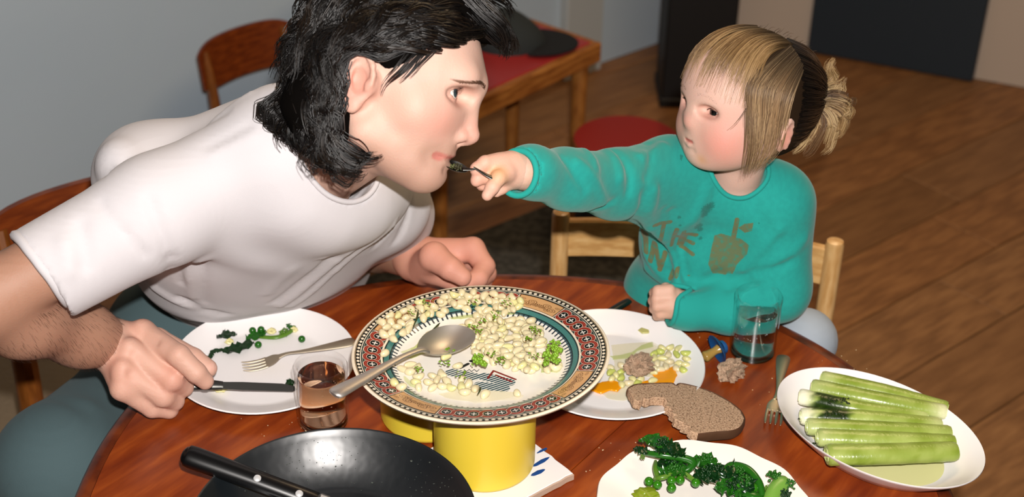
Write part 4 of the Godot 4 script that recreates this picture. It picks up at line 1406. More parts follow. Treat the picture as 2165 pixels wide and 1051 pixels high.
	var fine := with_relief(tri_mat(Color.WHITE, 0.9, noise_tex(0.05, [[0.16, Color(0.34, 0.25, 0.18)], [0.32, Color(0.69, 0.55, 0.43)], [0.75, Color(0.80, 0.67, 0.55)]], 512, 512, 5, 93), Vector3(11, 11, 11)), 0.2, 0.16, 94)
	part("crumb", cr.mesh(35), fine, bl)
	var cst := Geo.new()
	var rim_pts := PackedVector3Array()
	for i in range(0, 15):
		var q: Vector2 = outline[i] - bc
		rim_pts.append(Vector3(q.x, 0.0008, q.y))
	var cp := smooth_path(rim_pts, 3)
	var cr_rad := PackedFloat32Array()
	cr_rad.resize(cp.size())
	cr_rad.fill(0.0074)
	cst.tube(cp, cr_rad, 8, 0.28, Vector3(0, 1, 0))
	part("crust", cst.mesh(60), with_relief(tri_mat(Color(0.30, 0.185, 0.09), 0.8, null), 0.2, 0.2), bl)
	# ---- the man's plate: scraps of greens
	var deep := mat(Color(0.05, 0.185, 0.065), 0.2)
	var mid_green := mat(Color(0.12, 0.35, 0.075), 0.22)
	var pale := mat(Color(0.33, 0.48, 0.14), 0.3)
	var sc := thing("cooked_greens", "dark cooked greens left over on the man's plate, near his thumb", "greens", Vector3(-0.3774, 0.7360, -1.6623))
	var o := sc.position
	part("leaf", leaf(points([Vector3(-0.4247, 0.7370, -1.6701) - o, Vector3(-0.4074, 0.7420, -1.6634) - o, Vector3(-0.3941, 0.7370, -1.6734) - o]), floats([0.004, 0.011, 0.004]), 0.0035, 3), deep, sc)
	part("leaf", leaf(points([Vector3(-0.4049, 0.7370, -1.6287) - o, Vector3(-0.3851, 0.7410, -1.6316) - o, Vector3(-0.3667, 0.7380, -1.6516) - o]), floats([0.003, 0.011, 0.006]), 0.0035, 5), deep, sc)
	part("leaf", leaf(points([Vector3(-0.4198, 0.7360, -1.6125) - o, Vector3(-0.4164, 0.7380, -1.6269) - o, Vector3(-0.4039, 0.7370, -1.6310) - o]), floats([0.003, 0.004, 0.003]), 0.002, 6), deep, sc)
	part("leaf", leaf(points([Vector3(-0.3771, 0.7370, -1.6609) - o, Vector3(-0.3607, 0.7400, -1.6654) - o, Vector3(-0.3531, 0.7380, -1.6804) - o]), floats([0.005, 0.009, 0.004]), 0.003, 8), mid_green, sc)
	rod(sc, "stem", [Vector3(-0.3605, 0.7380, -1.6635) - o, Vector3(-0.3332, 0.7390, -1.6617) - o, Vector3(-0.3169, 0.7390, -1.6753) - o, Vector3(-0.3122, 0.7390, -1.6898) - o], [0.003, 0.004, 0.004, 0.003], pale, 0.6)
	greens_floret(sc, Vector3(-0.3184, 0.7400, -1.6858) - o, 0.006, 71, mid_green)
	greens_floret(sc, Vector3(-0.3246, 0.7400, -1.6724) - o, 0.007, 72, pale)
	for q in [[Vector3(-0.3695, 0.7410, -1.6743), "pea beside the greens, topmost on the man's plate"], [Vector3(-0.3578, 0.7410, -1.6771), "pea touching the stem of the greens on the man's plate"], [Vector3(-0.3557, 0.7410, -1.6395), "pea under the dark leaf on the man's plate"], [Vector3(-0.2964, 0.7410, -1.6553), "lone green pea at the right of the man's greens"]]:
		var g := Geo.new()
		g.ball(Vector3.ONE * 0.0052, Vector3.ZERO, 14, 10)
		solid("pea", q[1], "pea", g.mesh(80), mid_green, Transform3D(Basis.IDENTITY, q[0]))
	for q in [[Vector3(-0.3982, 0.7375, -1.6513), 0.006, "yellow bean scrap left of the greens on the man's plate"], [Vector3(-0.3423, 0.7390, -1.6769), 0.007, "bean scrap in the greens' stem on the man's plate"], [Vector3(-0.3110, 0.7390, -1.6814), 0.006, "bean scrap at the right end of the man's greens"], [Vector3(-0.3897, 0.7390, -1.5402), 0.010, "yellow scrap of egg under the man's knife"]]:
		solid("bean_scrap", q[2], "bean", lump(Vector3(q[1], 0.003, q[1] * 0.75), 0.4, 31), bean_mat2, Transform3D(Basis.IDENTITY, q[0]))
	solid("leaf_scrap", "green leaf scrap at the tip of the man's knife", "greens", leaf(points([Vector3(-0.3042, 0.7420, -1.5472), Vector3(-0.2976, 0.7450, -1.5476), Vector3(-0.2927, 0.7430, -1.5526)]), floats([0.003, 0.007, 0.003]), 0.003, 9), deep)
	solid("leaf_scrap", "small green leaf scrap on the far rim of the man's plate", "greens", leaf(points([Vector3(-0.3919, 0.7470, -1.7048), Vector3(-0.3886, 0.7485, -1.7063), Vector3(-0.3851, 0.7480, -1.7096)]), floats([0.001, 0.0035, 0.001]), 0.001, 10), mid_green)
	# ---- the scalloped plate: broccolini and peas
	var bs := thing("broccolini", "arching stalk of broccolini with dark leaves over the scalloped plate's far rim", "greens", Vector3(0.1929, 0.7600, -1.3910))
	o = bs.position
	rod(bs, "stem", [Vector3(0.1639, 0.7650, -1.3878) - o, Vector3(0.1881, 0.7700, -1.3769) - o, Vector3(0.2145, 0.7680, -1.3746) - o, Vector3(0.2286, 0.7640, -1.3716) - o, Vector3(0.2253, 0.7570, -1.3681) - o, Vector3(0.2148, 0.7520, -1.3647) - o], [0.003, 0.0045, 0.0052, 0.0055, 0.005, 0.004], mid_green)
	rod(bs, "stem", [Vector3(0.1765, 0.7680, -1.4012) - o, Vector3(0.1886, 0.7730, -1.3861) - o, Vector3(0.2058, 0.7700, -1.3774) - o], [0.002, 0.003, 0.003], mid_green)
	part("leaf", leaf(points([Vector3(0.1650, 0.7680, -1.4075) - o, Vector3(0.1797, 0.7760, -1.4027) - o, Vector3(0.1915, 0.7790, -1.3899) - o, Vector3(0.2019, 0.7760, -1.3847) - o]), floats([0.001, 0.009, 0.013, 0.006]), 0.004, 21), mid_green, bs)
	part("leaf", leaf(points([Vector3(0.1827, 0.7720, -1.3853) - o, Vector3(0.1936, 0.7800, -1.3814) - o, Vector3(0.2082, 0.7780, -1.3787) - o, Vector3(0.2190, 0.7720, -1.3753) - o]), floats([0.005, 0.013, 0.012, 0.004]), 0.005, 22), deep, bs)
	part("leaf", leaf(points([Vector3(0.1568, 0.7680, -1.3914) - o, Vector3(0.1652, 0.7710, -1.3861) - o, Vector3(0.1750, 0.7700, -1.3820) - o]), floats([0.002, 0.007, 0.004]), 0.003, 23), deep, bs)
	greens_floret(bs, Vector3(0.1913, 0.7790, -1.3881) - o, 0.008, 24, deep)
	greens_floret(bs, Vector3(0.1662, 0.7680, -1.3733) - o, 0.004, 25, pale)
	var mess := thing("cooked_greens", "tangle of dark wilted broccoli leaves in the middle of the scalloped plate", "greens", Vector3(0.2506, 0.7500, -1.3681))
	o = mess.position

	var centre := [Vector3(0.2042, 0.7520, -1.3780), Vector3(0.2453, 0.7540, -1.3767), Vector3(0.2597, 0.7540, -1.3582), Vector3(0.2837, 0.7550, -1.3541), Vector3(0.2716, 0.7540, -1.3268), Vector3(0.2884, 0.7550, -1.3366), Vector3(0.2443, 0.7520, -1.3548), Vector3(0.2057, 0.7520, -1.3609)]
	for i in centre.size():
		var c: Vector3 = centre[i] - o
		var an := Vector3(cos(i * 0.9 + 0.2), 0.1, sin(i * 0.9 + 0.2) * 0.6).normalized() * 0.019
		part("leaf", leaf(points([c - an, c - an * 0.4 + Vector3(0, 0.008, 0), c + an * 0.4 + Vector3(0, 0.009, 0), c + an]), floats([0.003, 0.012, 0.013, 0.004]), 0.006, 41 + i), deep if i % 3 != 1 else mid_green, mess)
		greens_floret(mess, c + Vector3(0, 0.009, 0), 0.009, 60 + i, deep if i % 2 == 0 else mid_green)
	rod(mess, "stem", [Vector3(0.2667, 0.7520, -1.3661) - o, Vector3(0.2758, 0.7630, -1.3677) - o, Vector3(0.2947, 0.7660, -1.3574) - o, Vector3(0.3063, 0.7620, -1.3376) - o, Vector3(0.3094, 0.7540, -1.3209) - o], [0.003, 0.0045, 0.005, 0.005, 0.004], mid_green)
	rod(mess, "stem", [Vector3(0.1819, 0.7500, -1.3555) - o, Vector3(0.1899, 0.7560, -1.3504) - o, Vector3(0.2139, 0.7570, -1.3588) - o, Vector3(0.2304, 0.7540, -1.3468) - o], [0.003, 0.0035, 0.0035, 0.003], pale)
	rod(mess, "stem", [Vector3(0.1851, 0.7500, -1.3891) - o, Vector3(0.1837, 0.7520, -1.3729) - o, Vector3(0.1847, 0.7510, -1.3544) - o], [0.002, 0.004, 0.003], pale)
	rod(mess, "stem", [Vector3(0.2810, 0.7520, -1.3311) - o, Vector3(0.2967, 0.7560, -1.3217) - o, Vector3(0.3127, 0.7520, -1.3181) - o], [0.004, 0.007, 0.005], mid_green, 0.5)
	var st := thing("broccoli_stalk", "pale cut broccoli stalk with green buds at the right of the scalloped plate", "greens", Vector3(0.3303, 0.7520, -1.3324))
	o = st.position
	rod(st, "stem", [Vector3(0.3174, 0.7520, -1.3114) - o, Vector3(0.3237, 0.7570, -1.3265) - o, Vector3(0.3348, 0.7590, -1.3401) - o, Vector3(0.3414, 0.7590, -1.3456) - o], [0.010, 0.010, 0.011, 0.008], mat(Color(0.42, 0.60, 0.24), 0.3), 0.7)
	greens_floret(st, Vector3(0.3277, 0.7610, -1.3482) - o, 0.010, 81, mid_green)
	greens_floret(st, Vector3(0.3435, 0.7590, -1.3369) - o, 0.009, 82, mid_green)
	greens_floret(st, Vector3(0.3368, 0.7560, -1.3211) - o, 0.008, 83, deep)
	greens_floret(st, Vector3(0.3176, 0.7560, -1.3309) - o, 0.006, 84, pale)
	var pea_mat := mat(Color(0.17, 0.43, 0.06), 0.18)
	for q in [[Vector3(0.1732, 0.7545, -1.3446), "pea at the left end of the scalloped plate's greens"], [Vector3(0.1834, 0.7535, -1.3399), "second pea from the left end of the greens row"], [Vector3(0.2006, 0.7585, -1.3425), "pea perched on top of another pea among the greens"], [Vector3(0.2005, 0.7525, -1.3354), "pea under the perched pea, lowest of the front row"], [Vector3(0.2117, 0.7560, -1.3466), "pea right of the perched pea beside the thin stem"], [Vector3(0.2304, 0.7560, -1.3418), "big pea by itself between the two leaf tangles"], [Vector3(0.2738, 0.7575, -1.3661), "pea held under the top of the arching right stem"], [Vector3(0.2801, 0.7580, -1.3329), "pea in the middle of the right leaf tangle"], [Vector3(0.3010, 0.7570, -1.3328), "pea nearest the pale broccoli stalk"]]:
		var g := Geo.new()
		g.ball(Vector3.ONE * 0.0058, Vector3.ZERO, 16, 12)
		solid("pea", q[1], "pea", g.mesh(80), pea_mat, Transform3D(Basis.IDENTITY, q[0]))
	solid("pesto_smear", "yellow-green pesto clump at the lower left of the scalloped plate's greens", "sauce", lump(Vector3(0.016, 0.005, 0.013), 0.3, 44), mat(Color(0.46, 0.53, 0.09), 0.35), Transform3D(Basis.IDENTITY, Vector3(0.1694, 0.7450, -1.3310)))
	# ---- leeks in the oval dish
	var lk := [
		[Vector3(0.4203, 0.7640, -1.5515), Vector3(0.4923, 0.7680, -1.5208), Vector3(0.5750, 0.7640, -1.4894), 0.0118, 0.35, 0.0, "poached leek at the far side of the oval dish, topmost of the row"],
		[Vector3(0.4027, 0.7680, -1.5265), Vector3(0.4862, 0.7720, -1.4947), Vector3(0.5701, 0.7660, -1.4786), 0.0122, 0.3, 0.9, "second leek from the far side, with a pale shining tip"],
		[Vector3(0.3842, 0.7640, -1.5105), Vector3(0.4591, 0.7680, -1.4809), Vector3(0.5447, 0.7620, -1.4731), 0.0118, 1.0, 0.3, "third leek from the far side, with a white root end and dark herbs"],
		[Vector3(0.3797, 0.7620, -1.4704), Vector3(0.4621, 0.7660, -1.4636), Vector3(0.5589, 0.7620, -1.4557), 0.0120, 0.9, 0.45, "fourth leek from the far side, white at its left end, under dark herbs"],
		[Vector3(0.3840, 0.7620, -1.4489), Vector3(0.4695, 0.7660, -1.4404), Vector3(0.5672, 0.7620, -1.4404), 0.0122, 0.35, 0.2, "fifth leek from the far side, plain pale green"],
		[Vector3(0.3936, 0.7620, -1.4269), Vector3(0.4711, 0.7660, -1.4194), Vector3(0.5676, 0.7610, -1.4225), 0.0126, 0.3, 0.0, "sixth leek from the far side, half covered by the nearest leek"],
		[Vector3(0.4001, 0.7600, -1.3948), Vector3(0.4714, 0.7650, -1.3925), Vector3(0.5662, 0.7600, -1.4068), 0.0150, 0.1, 0.0, "nearest leek of the row, thickest and glossiest"]]
	var lm := vcol(0.3)
	with_relief(lm, 0.1, 0.03, 97)
	lm.uv1_triplanar = true
	lm.uv1_scale = Vector3(8, 8, 8)
	for i in lk.size():
		var q = lk[i]
		var t := thing("leek", q[6], "leek", q[0])
		var path := smooth_path(points([Vector3.ZERO, (q[1] - q[0]), (q[2] - q[0])]), 14)
		var nz := FastNoiseLite.new()
		nz.seed = 200 + i
		nz.frequency = 30.0
		var g := Geo.new()
		var m := path.size()
		var tt: Vector3 = (q[2] - q[0]).normalized()
		var sx := tt.cross(Vector3.UP).normalized()
		var sy := sx.cross(tt)
		var colour := func(f: float, p: Vector3) -> Color:
			var c := Color(0.47, 0.55, 0.19).lerp(Color(0.64, 0.70, 0.38), 0.5 + 0.9 * nz.get_noise_3dv(p))
			c = c.lerp(Color(0.90, 0.90, 0.80), clampf(q[4] * smoothstep(0.22, 0.06, f), 0.0, 1.0))
			c = c.lerp(Color(0.88, 0.88, 0.72), clampf(q[5] * smoothstep(0.78, 0.97, f), 0.0, 1.0))
			if i == 2 or i == 3:
				var d := absf(f - 0.27) / 0.13 + 0.8 * nz.get_noise_3dv(p * 2.5)
				c = c.lerp(Color(0.07, 0.14, 0.03), 0.85 * smoothstep(1.0, 0.5, d))
			return c
		for k in m - 1:
			for e in 16:
				var v := []
				var cs := []
				for w in [[k, e], [k, e + 1], [k + 1, e + 1], [k + 1, e]]:
					var f: float = w[0] / float(m - 1)
					var a: float = TAU * (w[1] % 16) / 16
					var r: float = q[3] * (1.0 - 0.10 * f) * (0.86 if w[0] == 0 or w[0] == m - 1 else 1.0) * (1.0 + 0.05 * nz.get_noise_2d(f * 3.0, a))
					var p: Vector3 = path[w[0]] + sx * cos(a) * r * 1.08 + sy * sin(a) * r * 0.86
					v.append(p)
					cs.append(colour.call(f, p))
				for w in [0, 1, 2, 0, 2, 3]:
					g.p.append(v[w]); g.u.append(Vector2.ZERO); g.c.append(cs[w])
		for end in 2:
			var ctr := path[0] if end == 0 else path[m - 1]
			var prev := 0.86
			for ring in [0.62, 0.60, 0.34, 0.32, 0.0]:
				for e in 16:
					var col: Color = colour.call(float(end), ctr).lerp(Color(0.85, 0.88, 0.66), 0.5)
					var dd := tt * (0.0012 if int(ring * 100) in [60, 32] else 0.0) * (-1.0 if end == 0 else 1.0)
					var a0 := TAU * e / 16.0; var a1 := TAU * (e + 1) / 16.0
					var rr: float = q[3] * (1.0 if end == 0 else 0.9)
					var P := func(a: float, s: float) -> Vector3:
						return ctr + (sx * cos(a) * 1.08 + sy * sin(a) * 0.86) * rr * s
					var w := [P.call(a0, prev), P.call(a1, prev), P.call(a1, ring) + dd, P.call(a0, ring) + dd]
					g.col = col
					if end == 0:
						g.quad(w[0], w[3], w[2], w[1])
					else:
						g.quad(w[0], w[1], w[2], w[3])
				prev = ring
		part("stalk", g.mesh(60), lm, t)
	# green oil pooled in the dish
	var oil := Geo.new()
	oil.lathe(profile([[0.0, 0.0], [1.0, 0.0], [1.0, 0.0009], [0.0, 0.0012]]), 60, 0.105, 0.060)
	solid("herb_oil", "green herb oil pooled under the leeks in the oval dish", "oil", oil.mesh(40), mat(Color(0.83, 0.82, 0.60), 0.12), Transform3D(Basis(Vector3.UP, deg_to_rad(-45)), Vector3(0.474, TABLE + 0.0062, -1.448)))
	var hk := Geo.new()
	for c in 90:
		var b: Vector3 = [Vector3(0.4312, 0.7760, -1.4858), Vector3(0.4212, 0.7740, -1.4641), Vector3(0.3968, 0.7520, -1.4589), Vector3(0.4055, 0.7450, -1.4340), Vector3(0.3921, 0.7550, -1.4698)][c % 5 if c < 60 else c % 2]
		var s := rng.randf_range(0.0008, 0.0022)
		hk.ball(Vector3(s * 1.6, s * 0.5, s), b + Vector3(rng.randf_range(-1, 1) * 0.014, rng.randf_range(-0.5, 0.6) * 0.003, rng.randf_range(-1, 1) * 0.007), 6, 4, Basis(Vector3.UP, rng.randf() * TAU))
	var hkn := part("herb_flecks", hk.mesh(70), mat(Color(0.09, 0.16, 0.03), 0.4))
	tag(hkn, "dark green chopped herbs sprinkled on the leeks of the oval dish", "herbs")
	hkn.set_meta("kind", "stuff")
	# crumbs on the wood
	var cg := Geo.new()
	for c in 70:
		var b: Vector3 = [Vector3(0.2679, 0.7308, -1.4821), Vector3(0.2755, 0.7308, -1.7042), Vector3(-0.2847, 0.7308, -1.4816), Vector3(0.3643, 0.7308, -1.5623), Vector3(0.1303, 0.7308, -1.4154), Vector3(0.4679, 0.7308, -1.6486), Vector3(-0.3228, 0.7308, -1.4856)][c % 7]
		var s := rng.randf_range(0.0003, 0.0010)
		cg.ball(Vector3(s, s * 0.7, s * 1.3), b + Vector3(rng.randf_range(-1, 1) * 0.035, 0, rng.randf_range(-1, 1) * 0.035), 5, 4)
	var cgn := part("crumbs", cg.mesh(70), mat(Color(0.80, 0.70, 0.55), 0.9))
	tag(cgn, "pale bread crumbs strewn over the bare wood between the plates", "crumbs")
	cgn.set_meta("kind", "stuff")

# ---------------------------------------------------------------- bodies and cloth as blended fields
class Blob:
	var ty := PackedInt32Array()
	var op := PackedInt32Array()
	var a := PackedVector3Array()
	var b := PackedVector3Array()
	var ra := PackedFloat32Array()
	var rb := PackedFloat32Array()
	var kk := PackedFloat32Array()
	var e := PackedVector3Array()
	var bx := PackedVector3Array()
	var by := PackedVector3Array()
	var bz := PackedVector3Array()
	var ua := PackedVector3Array()
	var ub := PackedVector3Array()
	var us := PackedFloat32Array()
	var uh := PackedFloat32Array()
	var ug := PackedInt32Array()
	var groups := 0
	var vp := PackedVector3Array()
	var vn := PackedVector3Array()
	var vc := PackedColorArray()
	var vu := PackedVector2Array()
	var vi := PackedInt32Array()

	func add(t: int, o: int, p: Vector3, q: Vector3, r0: float, r1: float, k: float, bs := Basis.IDENTITY, ex := Vector3.ZERO) -> void:
		ty.append(t); op.append(o); a.append(p); b.append(q); ra.append(r0); rb.append(r1); kk.append(maxf(k, 1e-5)); e.append(ex)
		bx.append(bs.x); by.append(bs.y); bz.append(bs.z)

	func cone(p: Vector3, q: Vector3, r0: float, r1: float, k := 0.02, o := 0) -> void:
		add(0, o, p, q, r0, r1, k)

	func egg(c: Vector3, r: Vector3, k := 0.02, bs := Basis.IDENTITY, o := 0) -> void:
		add(1, o, c, c, maxf(r.x, maxf(r.y, r.z)), minf(r.x, minf(r.y, r.z)), k, bs, r)

	# cone stretched by s along the unit vector n
	func flat(p: Vector3, q: Vector3, r0: float, r1: float, n: Vector3, s: float, k := 0.03, o := 0) -> void:
		add(2, o, p, q, r0, r1, k, Basis(n, Vector3.ZERO, Vector3.ZERO), Vector3(1.0 - 1.0 / s, s, 0))

	func chain(pts: Array, rad: Array, k := 0.01, first_k := -1.0) -> void:
		for i in pts.size() - 1:
			cone(pts[i], pts[i + 1], rad[i], rad[i + 1], first_k if i == 0 and first_k > 0.0 else k)

	func bump(p: Vector3, q: Vector3, s: float, h: float, same := false) -> void:
		if not same:
			groups += 1
		ua.append(p); ub.append(q); us.append(s); uh.append(h); ug.append(groups)

	func one(i: int, p: Vector3) -> float:
		var t := ty[i]
		if t == 1:
			var d := p - a[i]
			var r := e[i]
			var q := Vector3(d.dot(bx[i]) / r.x, d.dot(by[i]) / r.y, d.dot(bz[i]) / r.z)
			var k0 := q.length()
			var k1 := Vector3(q.x / r.x, q.y / r.y, q.z / r.z).length()
			return k0 * (k0 - 1.0) / maxf(k1, 1e-6) if k1 > 1e-3 else -rb[i]
		var pa := p - a[i]
		var ba := b[i] - a[i]
		if t == 2:
			pa -= bx[i] * (pa.dot(bx[i]) * e[i].x)
			ba -= bx[i] * (ba.dot(bx[i]) * e[i].x)
		var h := clampf(pa.dot(ba) / maxf(ba.length_squared(), 1e-10), 0.0, 1.0)
		return (pa - ba * h).length() - lerpf(ra[i], rb[i], h)

	func join(acc: float, d: float, k: float, o: int) -> float:
		if o == 0:
			var h := k - absf(acc - d)
			return minf(acc, d) - (h * h / k * 0.25 if h > 0.0 else 0.0)
		var h2 := k - absf(acc + d)
		return maxf(acc, -d) + (h2 * h2 / k * 0.25 if h2 > 0.0 else 0.0)

	func value(p: Vector3, list: PackedInt32Array, ul: PackedInt32Array) -> float:
		var acc := 1e3
		for i in list:
			acc = join(acc, one(i, p), kk[i], op[i])
		var best := 0.0
		var run := -1
		for i in ul:
			if ug[i] != run:
				acc -= best
				best = 0.0
				run = ug[i]
			var pa := p - ua[i]
			var ba := ub[i] - ua[i]
			var l := ba.length_squared()
			if l > 1e-12:
				pa -= ba * clampf(pa.dot(ba) / l, 0.0, 1.0)
			var x := pa.length_squared() / (us[i] * us[i])
			if x < 9.0:
				var v := uh[i] * exp(-x)
				if absf(v) > absf(best):
					best = v
		return acc - best

	func all_of(n: int) -> PackedInt32Array:
		return PackedInt32Array(range(n))

	func field(p: Vector3) -> float:
		return value(p, all_of(ty.size()), all_of(us.size()))

	# the nearest point of the surface, found along the slope of the field
	func snap(p: Vector3) -> Vector3:
		for k in 6:
			var d := field(p)
			var h := 0.002
			var g := Vector3(field(p + Vector3(h, 0, 0)) - d, field(p + Vector3(0, h, 0)) - d, field(p + Vector3(0, 0, h)) - d) / h
			if g.length_squared() < 1e-4:
				break
			p -= g * clampf(d, -0.03, 0.03) / maxf(g.length_squared(), 0.25)
		return p

	# folds laid on the surface: [from, to, width, height] each
	func folds(list: Array, gain := 1.0) -> void:
		var laid := []
		for q in list:
			var line := []
			for k in 5:
				line.append(snap((q[0] as Vector3).lerp(q[1], k / 4.0)))
			laid.append(line)
		for i in list.size():
			for k in 4:
				# taper towards both ends
				bump(laid[i][k], laid[i][k + 1], list[i][2], list[i][3] * gain, k > 0)

	# surface nets inside lo..hi, added to the arrays
	func build(cell: float, lo: Vector3, hi: Vector3, color = null, shift := Transform3D.IDENTITY, uvf = null, cut = null) -> void:
		const B := 6
		var size := hi - lo
		var nb := Vector3i(ceili(size.x / cell / B) + 1, ceili(size.y / cell / B) + 1, ceili(size.z / cell / B) + 1)
		var nx := nb.x * B
		var ny := nb.y * B
		var nz := nb.z * B
		var grid := PackedFloat32Array()
		grid.resize(nx * ny * nz)
		grid.fill(1.0)
		var rad := cell * B * 0.9
		var all := all_of(ty.size())
		var allu := all_of(us.size())
		var active := PackedVector3Array()
		for z in nb.z:
			for y in nb.y:
				for x in nb.x:
					var c := lo + Vector3(x + 0.5, y + 0.5, z + 0.5) * (cell * B)
					var near := PackedInt32Array()
					var acc := 1e3
					for i in all:
						var d := one(i, c)
						acc = join(acc, d, kk[i], op[i])
						if d < rad * 3.2 + kk[i]:
							near.append(i)
					var nu := PackedInt32Array()
					for i in allu:
						var q := Geometry3D.get_closest_point_to_segment(c, ua[i], ub[i])
						if q.distance_to(c) < us[i] * 2.6 + rad:
							nu.append(i)
					var reach := rad * 1.35 + (0.012 if nu.size() else 0.0)
					var x0 := x * B
					var y0 := y * B
					var z0 := z * B
					if absf(acc) > reach:
						if acc < 0.0:
							for kz in B:
								for ky in B:
									var o := ((z0 + kz) * ny + y0 + ky) * nx + x0
									for kx in B:
										grid[o + kx] = acc
						continue
					active.append(Vector3(x0, y0, z0))
					for kz in B:
						for ky in B:
							var o := ((z0 + kz) * ny + y0 + ky) * nx + x0
							var p := lo + Vector3(x0, y0 + ky, z0 + kz) * cell
							for kx in B:
								grid[o + kx] = value(p, near, nu)
								p.x += cell
		var ids := {}
		var sx := 1
		var sy := nx
		var sz := nx * ny
		var first := vp.size()
		var quads := PackedInt32Array()
		for blk in active:
			var x0 := int(blk.x)
			var y0 := int(blk.y)
			var z0 := int(blk.z)
			for kz in B:
				var z := z0 + kz
				if z >= nz - 1:
					continue
				for ky in B:
					var y := y0 + ky
					if y >= ny - 1:
						continue
					var o := (z * ny + y) * nx + x0
					for kx in B:
						var x := x0 + kx
						if x >= nx - 1:
							continue
						var g := o + kx
						var v0 := grid[g]; var v1 := grid[g + sx]; var v2 := grid[g + sy]; var v3 := grid[g + sx + sy]
						var v4 := grid[g + sz]; var v5 := grid[g + sx + sz]; var v6 := grid[g + sy + sz]; var v7 := grid[g + sx + sy + sz]
						var s0 := v0 < 0.0
						if s0 == (v1 < 0.0) and s0 == (v2 < 0.0) and s0 == (v3 < 0.0) and s0 == (v4 < 0.0) and s0 == (v5 < 0.0) and s0 == (v6 < 0.0) and s0 == (v7 < 0.0):
							continue
						var sum := Vector3.ZERO
						var n := 0
						if s0 != (v1 < 0.0): sum += Vector3(v0 / (v0 - v1), 0, 0); n += 1
						if (v2 < 0.0) != (v3 < 0.0): sum += Vector3(v2 / (v2 - v3), 1, 0); n += 1
						if (v4 < 0.0) != (v5 < 0.0): sum += Vector3(v4 / (v4 - v5), 0, 1); n += 1
						if (v6 < 0.0) != (v7 < 0.0): sum += Vector3(v6 / (v6 - v7), 1, 1); n += 1
						if s0 != (v2 < 0.0): sum += Vector3(0, v0 / (v0 - v2), 0); n += 1
						if (v1 < 0.0) != (v3 < 0.0): sum += Vector3(1, v1 / (v1 - v3), 0); n += 1
						if (v4 < 0.0) != (v6 < 0.0): sum += Vector3(0, v4 / (v4 - v6), 1); n += 1
						if (v5 < 0.0) != (v7 < 0.0): sum += Vector3(1, v5 / (v5 - v7), 1); n += 1
						if s0 != (v4 < 0.0): sum += Vector3(0, 0, v0 / (v0 - v4)); n += 1
						if (v1 < 0.0) != (v5 < 0.0): sum += Vector3(1, 0, v1 / (v1 - v5)); n += 1
						if (v2 < 0.0) != (v6 < 0.0): sum += Vector3(0, 1, v2 / (v2 - v6)); n += 1
						if (v3 < 0.0) != (v7 < 0.0): sum += Vector3(1, 1, v3 / (v3 - v7)); n += 1
						ids[g] = vp.size()
						vp.append(lo + (Vector3(x, y, z) + sum / n) * cell)
						if y > 0 and z > 0 and s0 != (v1 < 0.0):
							quads.append_array([0, g, 1 if s0 else 0])
						if x > 0 and z > 0 and s0 != (v2 < 0.0):
							quads.append_array([1, g, 1 if s0 else 0])
						if x > 0 and y > 0 and s0 != (v4 < 0.0):
							quads.append_array([2, g, 1 if s0 else 0])
		for i in range(0, quads.size(), 3):
			var ax := quads[i]
			var g := quads[i + 1]
			var s1 := sy if ax == 0 else (sz if ax == 1 else sx)
			var s2 := sz if ax == 0 else (sx if ax == 1 else sy)
			var q0: int = ids.get(g, -1); var q1: int = ids.get(g - s1, -1); var q2: int = ids.get(g - s1 - s2, -1); var q3: int = ids.get(g - s2, -1)
			if q0 < 0 or q1 < 0 or q2 < 0 or q3 < 0:
				continue
			if cut and cut.call((vp[q0] + vp[q2]) * 0.5):
				continue
			if quads[i + 2] == 0:
				vi.append_array([q0, q1, q2, q0, q2, q3])
			else:
				vi.append_array([q0, q2, q1, q0, q3, q2])
		vn.resize(vp.size())
		for i in range(first, vp.size()):
			vn[i] = Vector3.ZERO
		for i in range(0, vi.size(), 3):
			if vi[i] < first:
				continue
			var p := vp[vi[i]]
			var cr := (vp[vi[i + 2]] - p).cross(vp[vi[i + 1]] - p)
			vn[vi[i]] += cr; vn[vi[i + 1]] += cr; vn[vi[i + 2]] += cr
		for i in range(first, vp.size()):
			vn[i] = vn[i].normalized() if vn[i] != Vector3.ZERO else Vector3.UP
			vc.append(color.call(vp[i], vn[i]) if color else Color.WHITE)
			vu.append(uvf.call(vp[i], vn[i]) if uvf else Vector2.ZERO)
			vp[i] = shift * vp[i]
			vn[i] = (shift.basis * vn[i]).normalized()

	func take(o: Blob) -> void:
		var n := vp.size()
		vp.append_array(o.vp); vn.append_array(o.vn); vc.append_array(o.vc); vu.append_array(o.vu)
		for i in o.vi:
			vi.append(i + n)

	func mesh() -> ArrayMesh:
		var arr := []
		arr.resize(Mesh.ARRAY_MAX)
		arr[Mesh.ARRAY_VERTEX] = vp
		arr[Mesh.ARRAY_NORMAL] = vn
		arr[Mesh.ARRAY_COLOR] = vc
		arr[Mesh.ARRAY_TEX_UV] = vu
		arr[Mesh.ARRAY_INDEX] = vi
		var m := ArrayMesh.new()
		m.add_surface_from_arrays(Mesh.PRIMITIVE_TRIANGLES, arr)
		return m

	# where a tube of radius r round the line p-q leaves this body: the rim of a neckline, cuff or hem
	func rim(p: Vector3, q: Vector3, r0: float, r1: float, n := 40) -> PackedVector3Array:
		var out := PackedVector3Array()
		var t := (q - p).normalized()
		var x := t.cross(Vector3.UP).normalized()
		var y := t.cross(x)
		for k in n:
			var an := TAU * k / n
			var dirv := x * cos(an) + y * sin(an)
			for s in 60:
				var f := 1.0 - s / 59.0
				var c := p.lerp(q, f) + dirv * (lerpf(r0, r1, f) + 0.004)
				if field(c) < 0.002:
					out.append(c)
					break
		return out

